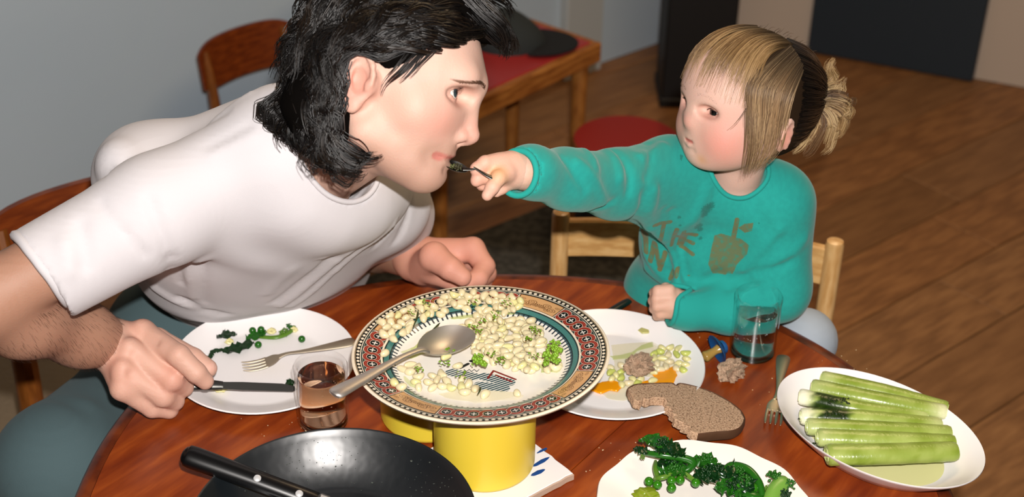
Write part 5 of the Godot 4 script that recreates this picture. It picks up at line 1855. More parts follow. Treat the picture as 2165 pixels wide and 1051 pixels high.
class Hair:
	# tapering strands that follow guide curves
	var p := PackedVector3Array()
	var n := PackedVector3Array()
	var c := PackedColorArray()
	var ix := PackedInt32Array()
	var rg := RandomNumberGenerator.new()
	var tone: Array = [Color(0.05, 0.04, 0.035)]
	var xf := Transform3D.IDENTITY
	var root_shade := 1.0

	func strand(pts: PackedVector3Array, r: float, col: Color, tip := 0.25) -> void:
		const S := 4
		var m := pts.size()
		var first := p.size()
		var side := Vector3.ZERO
		for i in m:
			var t := (pts[mini(i + 1, m - 1)] - pts[maxi(i - 1, 0)]).normalized()
			if side == Vector3.ZERO:
				side = t.cross(Vector3(0.31, 0.9, 0.2))
			side = (side - t * side.dot(t)).normalized()
			var up := t.cross(side)
			var f := float(i) / (m - 1)
			var w := r * (1.0 if f < 0.55 else lerpf(1.0, tip, (f - 0.55) / 0.45))
			for k in S:
				var a := TAU * k / S
				var d := side * cos(a) + up * sin(a)
				p.append(xf * (pts[i] + d * w))
				n.append(xf.basis * d)
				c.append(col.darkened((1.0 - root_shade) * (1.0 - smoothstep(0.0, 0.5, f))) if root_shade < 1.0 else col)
			if i > 0:
				for k in S:
					var k2 := (k + 1) % S
					var q0 := first + (i - 1) * S
					ix.append_array([q0 + k, q0 + S + k, q0 + k2, q0 + k2, q0 + S + k, q0 + S + k2])

	# guide: control points; spread: radius of the lock at each of them; wave and curl in metres
	func lock(guide: Array, spread: Array, count: int, r: float, wave := 0.0, turns := 2.0, stray := 0.15, samples := 16) -> void:
		var m := guide.size()
		var phase := rg.randf() * TAU
		var shade := rg.randi() % tone.size()
		for s in count:
			var ang := rg.randf() * TAU
			var dist := sqrt(rg.randf())
			var off := Vector3(cos(ang), sin(ang), 0) * dist
			var ph := phase + rg.randf_range(-0.35, 0.35)
			var len := 1.0 - stray * rg.randf()
			var w := wave * rg.randf_range(0.8, 1.2)
			var tu := turns * rg.randf_range(0.95, 1.05)
			var pts := PackedVector3Array()
			for i in samples:
				var f := float(i) / (samples - 1) * len * (m - 1)
				var j := mini(int(f), m - 2)
				var u := f - j
				var g0: Vector3 = guide[maxi(j - 1, 0)]
				var g1: Vector3 = guide[j]
				var g2: Vector3 = guide[j + 1]
				var g3: Vector3 = guide[mini(j + 2, m - 1)]
				var c0 := g1.cubic_interpolate(g2, g0, g3, u)
				var t := (g2 - g1).normalized()
				var x := t.cross(Vector3(0.1, 0.25, 0.95)).normalized()
				var y := t.cross(x)
				var sp := lerpf(spread[j], spread[j + 1], u)
				var ff := f / (m - 1)
				var wv := sin(ff * TAU * tu + ph) * w * smoothstep(0.08, 0.5, ff)
				var wv2 := cos(ff * TAU * tu + ph) * w * 0.6 * smoothstep(0.3, 0.8, ff)
				pts.append(c0 + x * (off.x * sp + wv) + y * (off.y * sp * 0.8 + wv2))
			var col: Color = tone[shade if rg.randf() < 0.6 else rg.randi() % tone.size()]
			strand(pts, r * rg.randf_range(0.6, 1.2), col)

	func mesh() -> ArrayMesh:
		var arr := []
		arr.resize(Mesh.ARRAY_MAX)
		arr[Mesh.ARRAY_VERTEX] = p
		arr[Mesh.ARRAY_NORMAL] = n
		arr[Mesh.ARRAY_COLOR] = c
		arr[Mesh.ARRAY_INDEX] = ix
		var m := ArrayMesh.new()
		m.add_surface_from_arrays(Mesh.PRIMITIVE_TRIANGLES, arr)
		return m

func seg_dist(p: Vector3, q: Vector3, r: Vector3) -> float:
	return Geometry3D.get_closest_point_to_segment(p, q, r).distance_to(p)

func gauss(d: float, s: float) -> float:
	return exp(-d * d / (s * s))

func skin_mat() -> StandardMaterial3D:
	var m := vcol(0.6)
	m.subsurf_scatter_enabled = true
	m.subsurf_scatter_strength = 0.12
	m.heightmap_enabled = true
	m.uv1_triplanar = true
	m.uv1_scale = Vector3(9, 9, 9)
	m.heightmap_texture = noise_tex(0.14, [], 256, 256, 3, 77)
	m.heightmap_scale = 0.02
	return m

func cloth_mat(color: Color, fine := 0.05, sd := 81) -> StandardMaterial3D:
	var m := mat(color, 0.92)
	m.uv1_triplanar = true
	m.uv1_scale = Vector3(24, 24, 24)
	m.heightmap_enabled = true
	m.heightmap_texture = noise_tex(0.11, [], 256, 256, 3, sd)
	m.heightmap_scale = fine * 0.4
	m.rim_enabled = true
	m.rim = 0.25
	m.rim_tint = 0.6
	return m

func eye_parts(t: Node3D, at: Vector3, look: Vector3, r: float, iris: Color, iris_r: float) -> void:
	# a white ball with a raised cornea disc; look is the gaze
	var g := Geo.new()
	g.ball(Vector3(r, r, r), Vector3.ZERO, 28, 18)
	var b := facing(look, Vector3.UP)
	var ball := part("eyeball", g.mesh(80), mat(Color(0.86, 0.83, 0.80), 0.12), t, Transform3D(b, at))
	var i := Geo.new()
	var z := sqrt(r * r - iris_r * iris_r)
	var prof := PackedVector2Array()
	for k in 7:
		var f := k / 6.0
		prof.append(V(iris_r * f, sqrt(r * r - pow(iris_r * f, 2.0)) + 0.00025))
	prof.append(V(iris_r * 1.02, z - 0.0002))
	i.lathe(prof, 28)
	part("iris", i.mesh(80), mat(iris, 0.15), ball, Transform3D(Basis(Vector3(1, 0, 0), PI / 2), Vector3.ZERO))
	var pu := Geo.new()
	var pr := iris_r * 0.45
	var prof2 := PackedVector2Array()
	for k in 5:
		var f := k / 4.0
		prof2.append(V(pr * f, sqrt(r * r - pow(pr * f, 2.0)) + 0.0005))
	prof2.append(V(pr * 1.02, sqrt(r * r - pr * pr)))
	pu.lathe(prof2, 20)
	part("pupil", pu.mesh(80), mat(Color(0.01, 0.01, 0.01), 0.06), ball, Transform3D(Basis(Vector3(1, 0, 0), PI / 2), Vector3.ZERO))

# ---------------------------------------------------------------- the man
var man_head := Transform3D.IDENTITY

func build_man() -> void:
	var person := MeshInstance3D.new()
	person.name = numbered("person")
	add_child(person)
	tag(person, "man with dark wavy hair in a white T-shirt leaning over the table", "person")
	# head axes: x to the face, y up, z towards his right ear
	var fx := Vector3(0.9569, -0.1950, 0.2058)
	var upv := Vector3(0.2743, 0.8496, -0.4444)
	var fz := fx.cross(upv).normalized()
	var fy := fz.cross(fx).normalized()
	man_head = Transform3D(Basis(fx.normalized(), fy, fz), Vector3(-0.1649, 1.1893, -1.5103))
	var inv := man_head.affine_inverse()
	# ---- head, in its own axes
	var h := Blob.new()
	h.egg(Vector3(0.017, 0.055, 0), Vector3(0.097, 0.084, 0.073), 0.03)
	h.egg(Vector3(0.050, -0.003, 0), Vector3(0.062, 0.082, 0.0575), 0.035)
	for s in [-1.0, 1.0]:
		h.cone(Vector3(0.010, -0.040, s * 0.046), Vector3(0.080, -0.066, s * 0.013), 0.019, 0.017, 0.03)
		h.cone(Vector3(0.06, 0.0, s * 0.048), Vector3(0.078, 0.004, s * 0.036), 0.014, 0.012, 0.03)
	h.egg(Vector3(0.086, -0.0655, 0), Vector3(0.0175, 0.0175, 0.019), 0.02)
	# muzzle under the nose
	h.egg(Vector3(0.086, -0.036, 0), Vector3(0.0205, 0.023, 0.030), 0.016)
	# brow and nose
	h.cone(Vector3(0.100, 0.0500, -0.03), Vector3(0.100, 0.0500, 0.03), 0.0155, 0.0155, 0.022)
	h.cone(Vector3(0.107, 0.046, 0), Vector3(0.112, 0.046, 0), 0.0120, 0.0110, 0.014)
	h.cone(Vector3(0.1095, 0.032, 0), Vector3(0.1222, -0.0080, 0), 0.0080, 0.0084, 0.014)
	h.egg(Vector3(0.1218, -0.0115, 0), Vector3(0.0102, 0.0088, 0.0090), 0.007)
	for s in [-1.0, 1.0]:
		h.egg(Vector3(0.1085, -0.0150, s * 0.0118), Vector3(0.0125, 0.0085, 0.0068), 0.006)
	h.cone(Vector3(0.119, -0.0175, 0), Vector3(0.106, -0.0235, 0), 0.0058, 0.0062, 0.006)
	for s in [-1.0, 1.0]:
		h.egg(Vector3(0.1150, -0.0235, s * 0.0068), Vector3(0.0058, 0.0036, 0.0030), 0.004, Basis.IDENTITY, 1)
	# eye sockets and lids
	for s in [-1.0, 1.0]:
		h.egg(Vector3(0.1065, 0.0290, s * 0.0325), Vector3(0.0170, 0.0112, 0.0205), 0.010, Basis.IDENTITY, 1)
		h.egg(Vector3(0.0990, 0.0280, s * 0.0475), Vector3(0.0105, 0.0060, 0.0095), 0.006, Basis.IDENTITY, 1)
		var c := Vector3(0.0862, 0.0285, s * 0.0315)
		var rad := 0.0131
		var up_lid := []
		var low_lid := []
		for k in 7:
			var f := k / 6.0
			var az := lerpf(-1.02, 1.40, f) # inner to outer corner
			var el := 0.16 + 0.56 * sin(PI * f)
			var el2 := 0.06 - 0.56 * sin(PI * f)
			up_lid.append(c + Vector3(cos(az) * cos(el), sin(el), s * sin(az) * cos(el)) * rad)
			low_lid.append(c + Vector3(cos(az) * cos(el2), sin(el2), s * sin(az) * cos(el2)) * rad)
		h.chain(up_lid, [0.0014, 0.0018, 0.002, 0.002, 0.002, 0.0018, 0.0014], 0.002)
		h.chain(low_lid, [0.0013, 0.0016, 0.0017, 0.0017, 0.0017, 0.0016, 0.0013], 0.0025)
	# lips, a little open round the spoon
	for s in [-1.0, 1.0]:
		h.bump(Vector3(0.097, -0.044, s * 0.030), Vector3(0.092, -0.046, s * 0.036), 0.013, -0.0055)
	var lipc := [Vector3(0.0920, -0.0440, -0.0258), Vector3(0.1015, -0.0405, -0.0150), Vector3(0.1062, -0.0394, -0.004), Vector3(0.1062, -0.0394, 0.004), Vector3(0.1015, -0.0405, 0.0150), Vector3(0.0920, -0.0440, 0.0258)]
	h.chain(lipc, [0.0024, 0.0038, 0.0042, 0.0042, 0.0038, 0.0024], 0.004)
	var lipd := [Vector3(0.0916, -0.0449, -0.0250), Vector3(0.0995, -0.0494, -0.0135), Vector3(0.1035, -0.0512, 0.0), Vector3(0.0995, -0.0494, 0.0135), Vector3(0.0916, -0.0449, 0.0250)]
	h.chain(lipd, [0.0024, 0.0050, 0.0058, 0.0050, 0.0024], 0.004)
	h.bump(Vector3(0.1095, -0.0450, -0.012), Vector3(0.1095, -0.0450, 0.012), 0.0034, -0.0055)
	h.bump(Vector3(0.1055, -0.0448, -0.014), Vector3(0.0925, -0.0445, -0.0275), 0.0026, -0.0022)
	h.bump(Vector3(0.1055, -0.0448, 0.014), Vector3(0.0925, -0.0445, 0.0275), 0.0026, -0.0022)
	h.bump(Vector3(0.1045, -0.0580, -0.012), Vector3(0.1045, -0.0580, 0.012), 0.006, -0.0030)
	for s in [-1.0, 1.0]:
		h.bump(Vector3(0.0975, -0.012, s * 0.0185), Vector3(0.1010, -0.006, s * 0.0150), 0.0032, -0.0016)
		h.bump(Vector3(0.0975, -0.012, s * 0.0185), Vector3(0.0990, -0.0205, s * 0.0175), 0.0032, -0.0018)
		h.bump(Vector3(0.099, -0.016, s * 0.021), Vector3(0.088, -0.034, s * 0.029), 0.005, -0.0018)
		h.bump(Vector3(0.078, -0.012, s * 0.042), Vector3(0.070, -0.004, s * 0.048), 0.014, 0.0020)
		h.bump(Vector3(0.050, -0.040, s * 0.058), Vector3(0.062, -0.046, s * 0.052), 0.016, -0.0030)
		h.bump(Vector3(0.092, 0.013, s * 0.022), Vector3(0.083, 0.012, s * 0.038), 0.006, -0.0016)
		h.bump(Vector3(0.06, 0.06, s * 0.066), Vector3(0.06, 0.045, s * 0.066), 0.018, -0.003)
	# ears
	for s in [-1.0, 1.0]:
		var eb := Basis(Vector3(0, 1, 0), s * -0.26) * Basis(Vector3(0, 0, 1), 0.16)
		var ec := Vector3(-0.008, 0.0125, s * 0.0745)
		var at := func(x: float, y: float, z: float) -> Vector3:
			return ec + eb * Vector3(x, y, z * s)
		h.egg(ec, Vector3(0.0205, 0.030, 0.0050), 0.006, eb)
		h.cone(Vector3(0.004, 0.012, s * 0.066), ec, 0.014, 0.006, 0.012)
		h.egg(at.call(0.003, -0.002, 0.005), Vector3(0.0130, 0.0150, 0.0065), 0.004, eb, 1)
		var helix := []
		for k in 12:
			var t := lerpf(-0.25, 3.95, k / 11.0)
			helix.append(at.call(0.0200 * cos(t) * (1.0 if t < 2.4 else 0.92) + 0.001, 0.0295 * sin(t) + 0.002, 0.0045))
		h.chain(helix, [0.0024, 0.003, 0.0033, 0.0035, 0.0037, 0.0037, 0.0037, 0.0036, 0.0035, 0.0034, 0.0036, 0.004], 0.003)
		h.egg(at.call(-0.001, -0.0285, 0.002), Vector3(0.0085, 0.010, 0.0052), 0.006, eb)
		h.chain([at.call(-0.002, 0.019, 0.004), at.call(-0.0075, 0.008, 0.005), at.call(-0.0085, -0.006, 0.005), at.call(-0.004, -0.016, 0.004)], [0.002, 0.0028, 0.003, 0.0026], 0.004)
		h.egg(at.call(0.0150, -0.006, 0.003), Vector3(0.0045, 0.0065, 0.004), 0.004, eb)
	# neck down into the shirt
	var nb := inv * Vector3(-0.2592, 1.0820, -1.5447)
	h.cone(Vector3(-0.026, 0.0, 0), nb + Vector3(-0.002, 0.004, -0.012), 0.056, 0.050, 0.014)
	h.cone(Vector3(-0.04, 0.03, 0.0), nb + Vector3(-0.02, 0.0, -0.01), 0.05, 0.048, 0.03)
	var sn := inv * Vector3(-0.2217, 1.0369, -1.5641)
	h.cone(Vector3(-0.01, -0.01, 0.062), sn, 0.013, 0.011, 0.014)
	h.cone(Vector3(-0.01, -0.01, -0.062), sn, 0.013, 0.011, 0.014)
	h.cone(Vector3(0.020, -0.062, 0.0), sn + Vector3(-0.008, 0, 0), 0.024, 0.022, 0.012)
	var chest := inv * Vector3(-0.2593, 0.9871, -1.6509)
	h.egg(chest, Vector3(0.08, 0.070, 0.10), 0.03)
	h.bump(sn + Vector3(-0.002, 0.0, 0.004), sn + Vector3(0.0, 0.006, 0.0), 0.012, -0.006)
	var skin_a := Color(0.81, 0.655, 0.585)
	var tone_at := func(p: Vector3, n: Vector3) -> Color:
		var c := skin_a
		var z := absf(p.z)
		var ap := Vector3(p.x, p.y, z)
		var blush := 0.55 * gauss(ap.distance_to(Vector3(0.085, -0.004, 0.040)), 0.022) + 0.45 * gauss(ap.distance_to(Vector3(0.120, -0.006, 0.004)), 0.014) + 0.6 * gauss(ap.distance_to(Vector3(-0.012, 0.005, 0.080)), 0.026)
		c = c.lerp(Color(0.80, 0.50, 0.44), clampf(blush, 0.0, 0.8))
		# beard shadow on jaw, chin and upper lip
		var beard := smoothstep(-0.028, -0.052, p.y + 0.25 * (0.06 - p.x)) * smoothstep(0.0, 0.03, p.x) * smoothstep(-0.10, -0.08, p.y)
		beard = maxf(beard, 0.8 * gauss(ap.distance_to(Vector3(0.104, -0.029, 0.008)), 0.012))
		c = c.lerp(Color(0.69, 0.545, 0.47), beard * 0.75)
		var lip := 9.0
		for k in lipc.size() - 1:
			lip = minf(lip, seg_dist(p, lipc[k], lipc[k + 1]))
		for k in lipd.size() - 1:
			lip = minf(lip, seg_dist(p, lipd[k], lipd[k + 1]))
		c = c.lerp(Color(0.74, 0.43, 0.39), smoothstep(0.0066, 0.0042, lip) * 0.75)
		# reddish eye rims
		c = c.lerp(Color(0.72, 0.46, 0.40), 0.55 * gauss(ap.distance_to(Vector3(0.094, 0.026, 0.0315)), 0.012))
		var scalp := smoothstep(0.085, 0.10, p.y + 0.3 * absf(p.z) - 0.1 * (p.x - 0.09)) if p.x > 0.03 else 0.0
		return c.lerp(Color(0.3, 0.22, 0.18), 0.0 * scalp)
	h.build(0.0024, Vector3(-0.125, -0.20, -0.125), Vector3(0.15, 0.15, 0.125), tone_at, man_head)
	# ---- arms and hands, in the room
	var sr := Vector3(-0.4271, 1.0546, -1.4750)
	var sl := Vector3(-0.1851, 0.9206, -1.7400)
	var er := Vector3(-0.6175, 0.9842, -1.3700)
	var wr := Vector3(-0.5255, 0.8158, -1.5300)
	var el := Vector3(-0.25, 0.735, -1.975)
	var wl := Vector3(-0.1424, 0.7909, -1.8000)
	var skin_b := Color(0.81, 0.635, 0.56)
	var shaded_arm_tone := func(p: Vector3, n: Vector3) -> Color:
		var c := skin_b.lerp(Color(0.60, 0.44, 0.35), 0.75 * smoothstep(0.045, 0.11, minf(p.distance_to(Vector3(-0.4598, 0.7760, -1.5200)), p.distance_to(Vector3(-0.0846, 0.8067, -1.7696)))))  # forearm skin painted darker for the shadow that falls on it
		return c
	var arm := Blob.new()
	arm.cone(sr, er, 0.045, 0.040, 0.03)
	arm.chain([er, er.lerp(wr, 0.3), er.lerp(wr, 0.75), wr], [0.040, 0.046, 0.037, 0.033], 0.03)
	arm.cone(sl, el, 0.052, 0.044, 0.03)
	arm.chain([el, el.lerp(wl, 0.35), wl], [0.044, 0.047, 0.033], 0.03)
	var alo := er.min(wr).min(sr) - Vector3.ONE * 0.075
	arm.build(0.006, alo, er.max(wr).max(sr) + Vector3.ONE * 0.075, shaded_arm_tone)
	arm.build(0.006, sl.min(el).min(wl) - Vector3.ONE * 0.065, sl.max(el).max(wl) + Vector3.ONE * 0.065, shaded_arm_tone)
	# right hand: index and thumb along the knife, the others curled under
	var hd := Blob.new()
	hand_right(hd, wr, er)
	var nails := [Vector3(-0.3947, 0.7970, -1.4768), Vector3(-0.3972, 0.7850, -1.5223)]
	var hand_tone := func(p: Vector3, n: Vector3) -> Color:
		var c := skin_b.lerp(Color(0.82, 0.50, 0.42), 0.5 * gauss(minf(p.distance_to(Vector3(-0.4861, 0.8350, -1.5395)), minf(p.distance_to(Vector3(-0.5003, 0.8100, -1.4724)), p.distance_to(Vector3(-0.4374, 0.8000, -1.4776)))), 0.02))
		c = c.lerp(Color(0.62, 0.46, 0.37), 0.7 * smoothstep(0.05, 0.015, p.distance_to(wr) + 0.0))  # wrist darkened to meet the painted shade of the forearm
		return c.lerp(Color(0.90, 0.70, 0.66), 0.7 * smoothstep(0.010, 0.006, minf(p.distance_to(nails[0]), p.distance_to(nails[1]))))
	var hc := Vector3(-0.4661, 0.7759, -1.5200)
	hd.build(0.0025, hc - Vector3(0.11, 0.10, 0.12), hc + Vector3(0.11, 0.10, 0.12), hand_tone)
	var hl := Blob.new()
	hand_left(hl, wl, el)
	var hlc := Vector3(-0.0885, 0.7984, -1.7763)
	var left_tone := func(p: Vector3, n: Vector3) -> Color:
		return skin_b.lerp(Color(0.82, 0.50, 0.42), 0.45).lerp(Color(0.62, 0.46, 0.37), 0.6 * smoothstep(0.05, 0.02, p.distance_to(wl)))  # darker at the wrist, carrying on the forearm's painted shade
	hl.build(0.0025, hlc - Vector3(0.11, 0.09, 0.12), hlc + Vector3(0.11, 0.10, 0.12), left_tone)
	h.take(arm); h.take(hd); h.take(hl)
	person.mesh = h.mesh()
	person.material_override = skin_mat()
	# ---- eyes, brow, hair
	for s in [-1.0, 1.0]:
		var look := man_head.basis * Vector3(0.93, 0.25, 0.28)
		eye_parts(person, man_head * Vector3(0.0862, 0.0285, s * 0.0315), look, 0.0124, Color(0.20, 0.25, 0.27), 0.0060)
	man_hair(person, h, arm)
	man_knife()
	man_clothes(person, sr, sl, er, el, nb)

func finger(bl: Blob, pts: Array, rad: Array, k := 0.006) -> void:
	for i in pts.size() - 1:
		bl.cone(pts[i], pts[i + 1], rad[i], rad[i + 1], k * 0.6 if i > 0 else 0.006)

func hand_right(b: Blob, wr: Vector3, er: Vector3) -> void:
	var im := Vector3(-0.4822, 0.8340, -1.5301)
	var mm := Vector3(-0.4904, 0.8300, -1.4949)
	var rm := Vector3(-0.4950, 0.8150, -1.4709)
	var pm := Vector3(-0.4974, 0.7950, -1.4602)
	var w1 := wr + (er - wr).normalized() * 0.03
	b.cone(w1, wr, 0.036, 0.033, 0.02)
	b.cone(wr, im, 0.027, 0.0170, 0.012)
	b.cone(wr, mm, 0.028, 0.0165, 0.010)
	b.cone(wr, rm, 0.027, 0.0160, 0.010)
	b.cone(wr + Vector3(0, -0.006, 0), pm, 0.025, 0.0150, 0.010)
	b.cone(mm + Vector3(0.01, -0.02, 0), rm + Vector3(0.01, -0.02, 0), 0.016, 0.016, 0.012)
	finger(b, [im, Vector3(-0.4254, 0.8320, -1.4835), Vector3(-0.4032, 0.8120, -1.4746), Vector3(-0.3935, 0.7970, -1.4768)], [0.0168, 0.0146, 0.0132, 0.0112])
	finger(b, [mm, Vector3(-0.4355, 0.8000, -1.4746), Vector3(-0.4273, 0.7750, -1.4931), Vector3(-0.4335, 0.7620, -1.5041)], [0.0152, 0.0146, 0.0128, 0.0112])
	finger(b, [rm, Vector3(-0.4476, 0.7780, -1.4681), Vector3(-0.4391, 0.7580, -1.4845), Vector3(-0.4461, 0.7500, -1.4928)], [0.0146, 0.0140, 0.0124, 0.0108])
	finger(b, [pm, Vector3(-0.4654, 0.7570, -1.4709), Vector3(-0.4471, 0.7450, -1.4830), Vector3(-0.4520, 0.7440, -1.4882)], [0.0138, 0.0130, 0.0116, 0.0104])
	# thumb lies behind the index finger
	finger(b, [wr + Vector3(0.03, -0.004, -0.012), Vector3(-0.4731, 0.8050, -1.5525), Vector3(-0.4209, 0.7920, -1.5311), Vector3(-0.4002, 0.7830, -1.5238)], [0.022, 0.0185, 0.0152, 0.0122])
	for q in [im, mm, rm, pm]:
		b.bump(q + Vector3(0, 0.016, 0.004), q + Vector3(0, 0.016, 0.004), 0.010, 0.0030)
	# valleys between the knuckles and creases on the finger joints
	for q in [[im, mm], [mm, rm], [rm, pm]]:
		var m: Vector3 = (q[0] + q[1]) * 0.5 + Vector3(0.012, 0.014, 0.006)
		b.bump(m, m + Vector3(0.02, -0.004, 0.01), 0.006, -0.0035)
	for q in [Vector3(-0.4200, 0.8480, -1.4716), Vector3(-0.4290, 0.8160, -1.4633), Vector3(-0.4414, 0.7930, -1.4585), Vector3(-0.4595, 0.7710, -1.4629)]:
		b.bump(q, q, 0.008, 0.0012)

func man_knife() -> void:
	var a := Vector3(-0.4236, 0.7720, -1.5034)
	var b := Vector3(-0.2854, 0.7480, -1.5302)
	var t := thing("table_knife", "steel table knife, its blade darkened for what it reflects, held in the man's right hand over his plate", "knife", a)
	var L := (b - a).length()
	t.basis = facing(b - a, Vector3(0, 0.8, 0.6))
	var g := Geo.new()
	g.tube(smooth_path(points([Vector3(0, 0, -0.012), Vector3(0, 0, -0.008), Vector3(0, 0, 0.0), Vector3(0, 0, 0.03), Vector3(0, 0, 0.045)]), 4), smooth_vals(floats([0.004, 0.008, 0.009, 0.007, 0.0055]), 4), 12, 0.45, Vector3(1, 0, 0))
	part("handle", g.mesh(60), M.dark_steel, t)
	g = Geo.new()
	g.slab(PackedVector2Array([V(-0.0045, 0.04), V(0.0045, 0.04), V(0.0056, 0.07), V(0.0056, L - 0.02), V(0.003, L - 0.004), V(-0.002, L), V(-0.005, L - 0.006), V(-0.0056, 0.07)]), -0.0011, 0.0011, 0.0006)
	part("blade", g.mesh(40), M.dark_steel, t)  # dark blade colour stands for the dim room mirrored in it

func hand_left(b: Blob, wl: Vector3, el: Vector3) -> void:
	# loosely closed, thumb towards the viewer, standing on its little finger
	var d := 1.985
	var im := Vector3(-0.0574, 0.8156, -1.7867)
	var mm := Vector3(-0.0526, 0.7840, -1.8143)
	var rm := Vector3(-0.0565, 0.7606, -1.8235)
	var pm := Vector3(-0.0641, 0.7494, -1.8167)
	b.cone(wl + (el - wl).normalized() * 0.03, wl, 0.035, 0.032, 0.02)
	b.cone(wl, im, 0.030, 0.017, 0.010)
	b.cone(wl, mm, 0.030, 0.017, 0.010)
	b.cone(wl, rm, 0.029, 0.016, 0.010)
	b.cone(wl + Vector3(0, -0.005, 0.005), pm, 0.027, 0.0145, 0.010)
	finger(b, [im, Vector3(-0.0393, 0.8023, -1.7611), Vector3(-0.0475, 0.7981, -1.7352), Vector3(-0.0622, 0.7986, -1.7238)], [0.0175, 0.0150, 0.0136, 0.0118])
	finger(b, [mm, Vector3(-0.0379, 0.7695, -1.7938), Vector3(-0.0510, 0.7722, -1.7604), Vector3(-0.0665, 0.7788, -1.7469)], [0.0170, 0.0150, 0.0134, 0.0118])
	finger(b, [rm, Vector3(-0.0437, 0.7484, -1.8044), Vector3(-0.0572, 0.7498, -1.7819), Vector3(-0.0707, 0.7617, -1.7657)], [0.0160, 0.0145, 0.0130, 0.0115])
	finger(b, [pm, Vector3(-0.0545, 0.7348, -1.8079), Vector3(-0.0684, 0.7364, -1.7972), Vector3(-0.0784, 0.7483, -1.7810)], [0.0150, 0.0135, 0.0118, 0.0105])
	finger(b, [wl + Vector3(0.012, -0.004, 0.022), Vector3(-0.1114, 0.8340, -1.7335), Vector3(-0.0871, 0.8305, -1.7080), Vector3(-0.0695, 0.8204, -1.7019)], [0.026, 0.0215, 0.0168, 0.0132])
	b.cone(wl, Vector3(-0.0824, 0.8017, -1.7490), 0.024, 0.016, 0.012)
	b.cone(Vector3(-0.1083, 0.7942, -1.7562), Vector3(-0.0804, 0.7822, -1.7489), 0.020, 0.015, 0.012)

func on_face(b: Blob, z: float, y: float) -> Vector3:
	# the skin in front of a point of the face's plane
	var x := 0.150
	for k in 30:
		var d := b.field(Vector3(x, y, z))
		if d < 0.0002:
			break
		x -= maxf(d * 0.8, 0.0003)
	return Vector3(x, y, z)

